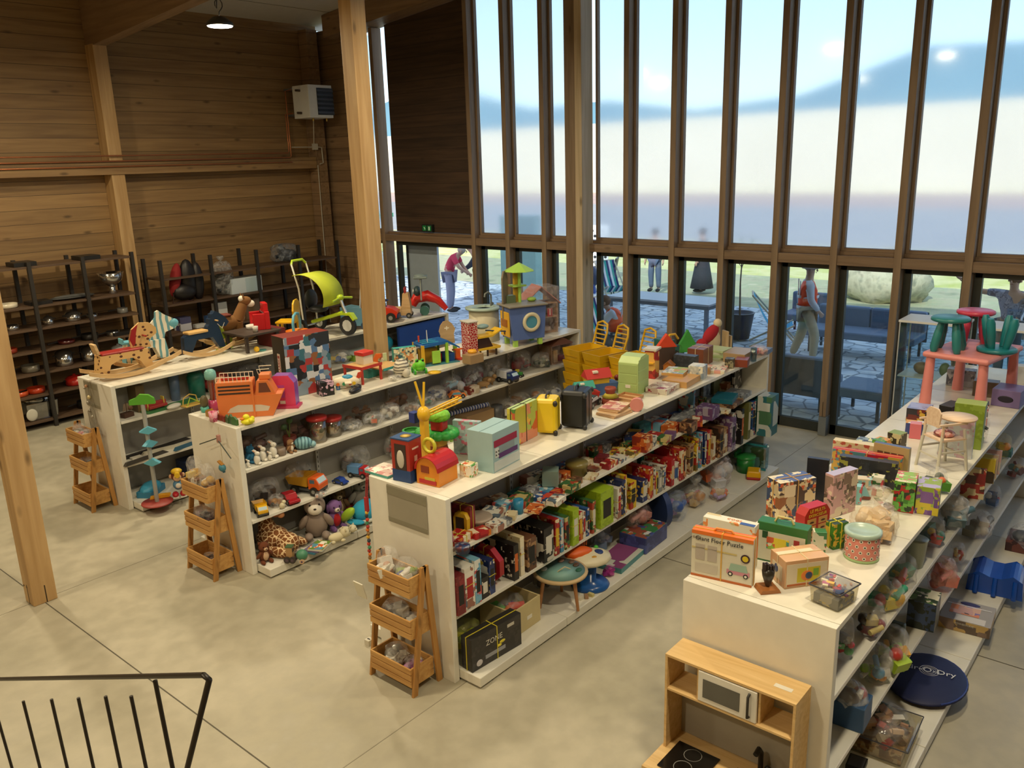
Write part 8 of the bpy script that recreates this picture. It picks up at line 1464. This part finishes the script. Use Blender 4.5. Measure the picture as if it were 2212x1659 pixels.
# ================================================================ WALL SHELVES WITH KITCHENWARE
bs = c('#2a2622', .5); bw2 = wood('dark shelf', '#5c4632', '#48372a', 2, 0, knots=0)
def rack(lab, x0, x1, y, zs, h, nposts, dep=.54, top=True):
    t_ = thing('metal_rack', lab, 'shelving', (x0 + x1) / 2, y, 0); L = x1 - x0
    for k in range(nposts):
        for b_ in (-dep / 2, dep / 2): MB().box(-L / 2 + k * L / (nposts - 1), b_, 0, .05, .05, h, bs).build('post', t_)
    for z in zs: MB().box(0, 0, z - .03, L, dep, .03, bw2).build('shelf', t_, .002)
    return t_
rack('tall black metal rack of pots and pans at the far left', 3.9, 6.12, 13.08, (.12, .50, .82, 1.14, 1.46, 1.78, 2.34), 2.40, 4)
steelm = c('#c9c9c8', .15, .95); dks = c('#2a2826', .4, .3)
def pot(lb, x, z, r, h, m_, lid=True, y=13.02, pan=False, name='cooking_pot', cat='pot', g='pots and pans on the black rack'):
    t_ = thing(name, lb, cat, x, y, z, 0, g); m_ = m_ if not isinstance(m_, str) else c(m_, .25)
    MB().lathe([(0, 0), (r * .92, 0), (r, h * .15), (r, h), (r * .96, h), (r * .9, .01), (0, .01)], m_, n=20).build('pan', t_)
    if lid: MB().lathe([(r, h), (r * .7, h + r * .25), (.02, h + r * .35), (.02, h + r * .35 + .02), (0, h + r * .35 + .02)], m_, n=20).build('lid', t_)
    if pan: MB().cyl((-r, 0, h * .8), (-r - .18, -.1, h * .9), .01, dks).build('handle', t_)
    else:
        for s_ in (-1, 1): MB().ell(s_ * (r + .015), 0, h * .8, .025, .02, .01, dks).build('handle', t_)
PZ = ((4.98, .82, .12, .20, steelm, 'tall steel pressure cooker, left of two on the rack'), (5.36, .82, .12, .19, steelm, 'tall steel pressure cooker, right of two on the rack'), (5.08, .50, .13, .10, '#a8241c', 'bright red enamel casserole on the rack'), (4.85, 1.46, .07, .10, steelm, 'small steel pot at the left of the middle bay'), (5.20, 1.46, .11, .11, steelm, 'steel pot with lid in the middle bay'), (5.48, 1.46, .08, .06, steelm, 'low steel pan right of the steel pot'), (4.36, 1.46, .09, .07, steelm, 'steel saucepan with knob lid in the left bay'),
      (4.50, .82, .12, .10, '#6a6458', 'dull grey pot in the left bay above the orange pans'), (4.28, .50, .13, .07, '#c9542a', 'orange cast iron pan on the left of the lower shelf'), (4.52, .50, .12, .08, '#b83c1c', 'red orange pan beside the orange one'), (5.75, 1.14, .10, .07, steelm, 'low steel pan in the right bay'), (5.95, 1.46, .08, .08, '#7d7c78', 'glass and steel saucepan in the right bay'), (5.05, 1.14, .12, .05, '#4a1c18', 'dark red frying pan in the middle bay'), (5.40, 1.14, .12, .09, dks, 'dark pan stack in the middle bay'),
      (4.25, 1.14, .12, .07, '#8a3420', 'dark orange pan in the left bay'), (5.80, .82, .10, .12, '#b8b8b8', 'grey pot in the lower right bay'), (5.2, .12, .14, .10, dks, 'black pan on the bottom shelf'), (5.7, .12, .13, .10, '#1c2440', 'dark blue pan on the bottom shelf'), (4.35, 1.78, .13, .06, '#d8cfb8', 'pair of cream gratin dishes at the upper left'), (6.0, .50, .12, .09, dks, 'black casserole on the lower right shelf'))
for (x, z, r, h, m_, lb) in PZ: pot(lb, x, z, r, h, m_, lid='pan' not in lb and 'dishes' not in lb, pan='pan' in lb)
solo(MB().ell(0, 0, .03, .34, .13, .03, '#3a3c3c').ell(0, 0, .045, .28, .10, .02, '#5a5c5c'), 'serving_platter', 'large dark oval platter on the rack, middle bay', 'platter', 5.25, 13.04, 1.78)
t_ = thing('mixing_bowl', 'shiny steel mixing bowl on a stand, top right of the rack', 'bowl', 5.86, 13.04, 1.78); MB().lathe([(0, .12), (.06, .12), (.15, .20), (.19, .32), (.18, .32), (.05, .14), (0, .14)], steelm, n=26).build('bowl', t_); MB().lathe([(0, 0), (.07, 0), (.04, .05), (.05, .12), (0, .12)], steelm, n=18).build('stand', t_)
for k, (x, z, lb) in enumerate(((5.62, 1.14, 'row of dark muffin tins in the right bay'), (4.75, 1.78, 'dark baking tray at the left of the oval platter'))): solo(MB().box(0, 0, 0, .42 if k == 0 else .3, .24, .05, dks), 'baking_tin', lb, 'baking tin', x + .3 * (k == 0), 12.99, z)
t_ = thing('plastic_bin', 'clear plastic bin with a round grey lid at the bottom of the rack', 'bin', 4.52, 13.04, .12); MB().box(0, 0, 0, .40, .32, .26, glass('bin', '#c9ced0', .35), taper=1.08).build('bin', t_, .01); MB().ell(.0, 0, .28, .19, .15, .10, glass('dome', '#9a9a98', .4)).build('dome_lid', t_); MB().ell(-.16, -.17, .1, .08, .01, .09, '#c9c6b8').build('plate', t_)
for k, (x, lb) in enumerate(((4.62, 'black ducted box on top of the rack, left'), (5.52, 'black ducted box on top of the rack, right'))): solo(MB().box(0, 0, 0, .30, .30, .06, '#161412'), 'rack_crate', lb, 'box', x, 13.0, 2.34)
rack('low dark metal rack of baby goods to the right of the wall post', 6.55, 10.05, 13.08, (.20, .62, 1.02, 1.50, 1.92), 2.22, 5, .54)
t_ = thing('child_carrier', 'red and black baby carrier seat on the second rack', 'baby carrier', 6.98, 12.98, 1.50); MB().ell(.10, 0, .34, .14, .10, .34, '#191617').ell(0, -.02, .16, .22, .12, .14, '#191617').build('black_seat', t_); MB().ell(-.12, .0, .36, .09, .09, .28, c('#8a1a1c', .8), e=(0, .25, 0)).build('red_padding', t_); MB().tube([(-.15, 0, .3), (-.25, -.08, 0), (.1, -.1, .01)], .01, '#3a2018').build('frame', t_)
t_ = thing('child_car_seat', 'dark seat of a baby carrier, beside the red one', 'seat', 7.25, 13.0, 1.50); MB().ell(0, 0, .30, .11, .10, .32, '#211e20').build('shell', t_)
for (x, z, L_, W_, H_, col, pal_, lb) in ((7.62, 1.02, .24, .1, .36, '#d8d8d4', '#d8d8d4 #d8d8d4 #d8d8d4 #a87a5a', 'white carton with a brown round print on the second rack'), (8.10, 1.50, .62, .3, .26, '#c9d4da', '#c9d4da #d0dce0 #c9d4da #b0c4cc', 'long pale blue white carton on the second rack'), (6.92, 1.02, .20, .2, .22, '#b8b8c0', '#b8b8c0 #b8b8c0 #4a4a6a', 'white and grey carton at the left of the second rack'), (7.40, 1.02, .13, .1, .17, '#3a5a8a', '#3a5a8a #c9ccd4 #3a5a8a', 'blue and white canister carton'), (7.20, 1.02, .18, .12, .06, '#d0d0cc', None, 'low white tray beside the blue canister'), (8.2, 1.02, .30, .2, .34, '#6a5238', None, 'brown carton on the middle shelf of the second rack'), (7.45, 1.02, .20, .08, .07, '#b8a890', None, 'small cream box in front of the canister')):
    pkg(lb, x, 13.04 - (.03 if 'low' in lb or 'small' in lb else 0), z, L_, W_, H_, .05, col, pal_, scale=10)
bag('grey crumpled plastic covered machine on the second rack', 7.72, 13.0, 1.50, .42, .32, .58, '#4a4a48 #5a5a58 #3a3a3a', tint='#b8b8b8', cover=.5, knot=True)
bag('dark grey plastic wrapped seat on the top shelf of the second rack', 9.0, 13.0, 1.92, .62, .36, .34, '#2c2e34 #3a3c42 #22242a', tint='#8a9098', cover=.6)
bag('small grey bag behind the lime tricycle', 9.3, 13.0, 1.02, .5, .3, .2, '#3a3228 #4a4034', tint='#8a8478')


# small nudges (mm) so that neighbours on a shelf do not cut into each other
for q in """rocking_animal:0:-110 rocking_animal.001:-36:110 rocking_animal.002:-6:0 rocking_animal.003:0:72 play_table:-110:30 toy_ball:-30:-42 storage_box:110:0 child_chair:-6:0 tricycle:6:0 ring_toy:18:-12 toy_dinosaur:0:-48 wind_spinner:-30:-60 monkey_toy:30:0 toy_car:0:102 toy_slide:0:-42 toy_sword:12:26 toy_sword.001:0:24 toy_sword.002:0:-30 toy_sword.003:36:-36 small_case:0:-24 toy_rack:0:-110 bear_figure:0:-66 play_mat:-18:18 toy_bench:0:-60 toy_hovercraft:0:-36 canister:6:-60 beaker:0:-15 game_box:0:-52 plastic_bag:6:0 toy_bag:6:-34 plastic_bag.001:-10:0 toy_bag.001:9:0 toy_ark:-2:0 dispenser:12:0 cup.001:-36:0 cactus_toy:-12:0 toy_dragon:-16:0 doll_case:54:0 game_box.001:0:18 toy_plane:0:-18 wooden_garage:0:-78 giraffe_cutout:0:60 picture_book:0:78 striped_ball:0:-60 carton:-36:0 pull_frog:0:18 toy_disc:0:-18 parking_garage:-18:0 block_tower:18:0 fire_station:36:-24 wooden_disc:0:24 rabbit_figure.001:0:-18 rabbit_figure.004:-42:0 plastic_bag.003:0:-5 plastic_bag.004:0:28 toy_figure:0:18 dog_figure:30:0 toy_beetle:12:-42 plant_pot:0:-30 toy_jar:0:-110 plastic_bag.005:-56:0 plastic_bag.006:-43:-95 plastic_bag.007:-29:-30 plastic_bag.008:-1:-108 plastic_bag.009:33:0 plastic_bag.010:36:0 plastic_bag.011:0:-5 plastic_bag.012:0:-32 toy_car.001:48:0 tin_truck:0:-26 animal_figure.002:0:-12 toy_truck:0:-63 plastic_bag.013:12:26 plastic_bag.014:0:12 plastic_bag.015:0:-2 plastic_bag.016:-6:-5 plastic_bag.017:6:0 dollhouse.001:0:-10 toy_truck.001:-30:-42 toy_car.002:30:-30 toy_truck.003:0:-42 dog_figure.001:-6:-15 plastic_bag.018:0:2 plastic_bag.019:0:75 plastic_bag.020:-24:-3 plastic_bag.021:0:-110 plastic_bag.022:0:2 plastic_bag.024:0:-60 plastic_bag.025:0:-40 plastic_bag.028:0:54 peg_board_box:53:-25 flat_game:25:0 plush_giraffe:81:28 plush_toy:110:-54 plush_toy.001:-12:-110 plush_toy.002:90:-60 plush_toy.003:0:-110 plush_toy.004:60:12 plush_toy.005:-102:-31 plush_whale:66:-60 plush_toy.006:54:-110 plush_toy.007:24:-86 plush_toy.008:-66:-84 toy_car.004:18:85 picture_book.002:0:-12 picture_book.003:0:-38 wooden_tractor:0:-110 plush_toy.010:-78:-110 plush_toy.013:0:-110 toy_crane:-24:0 tree_house:-37:0 playset:61:0 suitcase:-40:0 suitcase.001:40:0 toy_car.005:-6:-12 puzzle_board.001:-36:0 puzzle_board.002:-46:0 puzzle_board.003:0:36 puzzle_board.004:0:36 block_tray:29:0 toy_volcano:-65:0 toy_mill:82:-72 toy_dresser:42:-6 toy_boat.001:-6:12 toy_boat.002:0:12 toy_figure.001:6:0 game_box.003:-18:-6 game_box.004:12:0 game_box.005:0:-18 game_box.006:6:-12 game_box.007:-36:0 game_box.009:-69:-96 game_box.010:-110:0 game_box.011:-84:-24 game_box.012:-42:0 game_box.013:110:0 puzzle:0:12 toy_house:0:18 booklet:0:30 booklet.001:0:30 booklet.002:0:48 booklet.003:0:30 tumbler:0:-18 plastic_bag.031:-27:0 game_box.014:6:-21 game_box.015:7:-6 game_box.016:6:-6 game_box.017:-29:0 game_box.018:-7:0 game_box.019:0:-8 game_box.020:10:0 game_box.022:0:-14 game_box.023:0:-6 game_box.024:0:-6 game_box.025:0:-6 game_box.026:0:-15 game_box.030:0:-8 game_box.031:0:-14 game_box.032:0:-13 game_box.033:-2:-13 game_box.034:-12:0 game_box.037:0:-8 game_box.038:0:-6 game_box.041:-12:0 game_box.042:36:-13 game_box.044:0:-13 game_box.045:0:-13 game_box.048:0:-11 game_box.049:12:0 game_box.050:0:-15 game_box.051:0:-12 game_box.053:0:-26 game_box.054:-14:0 game_box.055:-7:-37 game_box.056:-29:0 game_box.057:0:-21 game_box.058:48:-5 game_box.059:-14:0 game_box.060:0:7 round_box:0:-12 hand_game:-54:12 tin:-42:-104 toy_clock:-48:12 beaker.001:106:0 bowl:0:-93 tin.001:-18:0 pot.002:-77:-6 game_box.061:-108:12 game_box.062:-40:-12 game_box.063:23:-54 game_box.064:-110:-47 game_box.065:48:-28 game_box.066:93:-12 game_box.067:64:-80 game_box.068:-30:-60 game_box.069:49:-48 game_box.070:110:-73 game_box.071:65:-75 game_box.072:-30:-110 game_box.073:-5:-18 game_box.074:6:-66 game_box.075:54:-18 game_box.076:3:-60 game_box.077:31:0 game_box.078:11:-6 game_box.079:-18:-24 game_box.080:28:-6 game_box.081:27:-40 game_box.082:50:0 game_box.083:36:-18 game_box.084:12:-57 game_box.086:24:-12 game_box.087:0:-110 game_box.088:-11:-73 game_box.089:-4:0 game_box.090:-26:-66 game_box.091:18:-60 game_box.092:5:-84 game_box.093:-53:-32 game_box.094:12:-110 game_box.095:0:-86 game_box.096:19:-76 game_box.097:0:-52 game_box.098:23:-104 game_box.099:42:-32 game_box.100:-18:-66 game_box.101:18:-110 game_box.102:0:-110 game_box.103:0:-93 game_box.104:0:-30 game_box.105:5:0 game_box.106:0:33 game_box.107:-19:35 game_box.108:99:-10 case.002:0:-72 game_box.109:-54:8 game_box.111:0:21 game_box.112:18:10 game_box.113:0:13 game_box.114:0:-5 game_box.115:0:10 game_box.116:0:12 game_box.117:-9:14 game_box.118:-12:21 game_box.119:-4:-10 game_box.120:-64:12 game_box.121:-88:21 game_box.122:6:92 game_box.123:-45:2 game_box.124:-23:19 game_box.125:0:17 game_box.126:-27:15 game_box.127:79:13 game_box.128:41:-5 game_box.129:0:-20 game_box.130:0:-21 game_box.131:14:13 game_box.132:0:18 game_box.133:17:20 game_box.134:9:-1 game_box.135:0:28 game_box.136:0:14 game_box.137:0:-2 game_box.138:14:0 game_box.139:0:14 game_box.140:0:-2 game_box.141:-12:11 game_box.142:0:27 game_box.143:-2:-2 game_box.144:3:21 game_box.145:-6:0 cardboard_box:0:12 wooden_crate:6:-12 activity_table:-12:-110 drum_table:-24:0 toy_block.001:-13:0 toy_block.002:-47:0 plastic_bag.034:0:24 game_box.146:54:0 plastic_bag.035:12:0 game_box.147:30:0 seat_pad:-24:-110 toy_bucket:-6:0 carry_case:6:0 game_box.148:14:-42 game_box.149:0:4 hand_stand:0:-4 game_box.158:18:0 game_box.159:-7:0 game_box.165:0:-30 game_box.166:0:-48 game_box.178:0:12 game_box.179:-11:0 purple_box:0:-12 game_box.180:0:4 game_box.181:0:-4 ribbon:0:78 plastic_bag.053:-72:0 plastic_bag.054:0:-18 plastic_bag.055:0:18 case.003:72:0 cooking_set:0:-110""".split():
    n_, a_, b_ = q.split(":"); o = bpy.data.objects.get(n_)
    if o: o.location.x += int(a_) / 1000; o.location.y += int(b_) / 1000
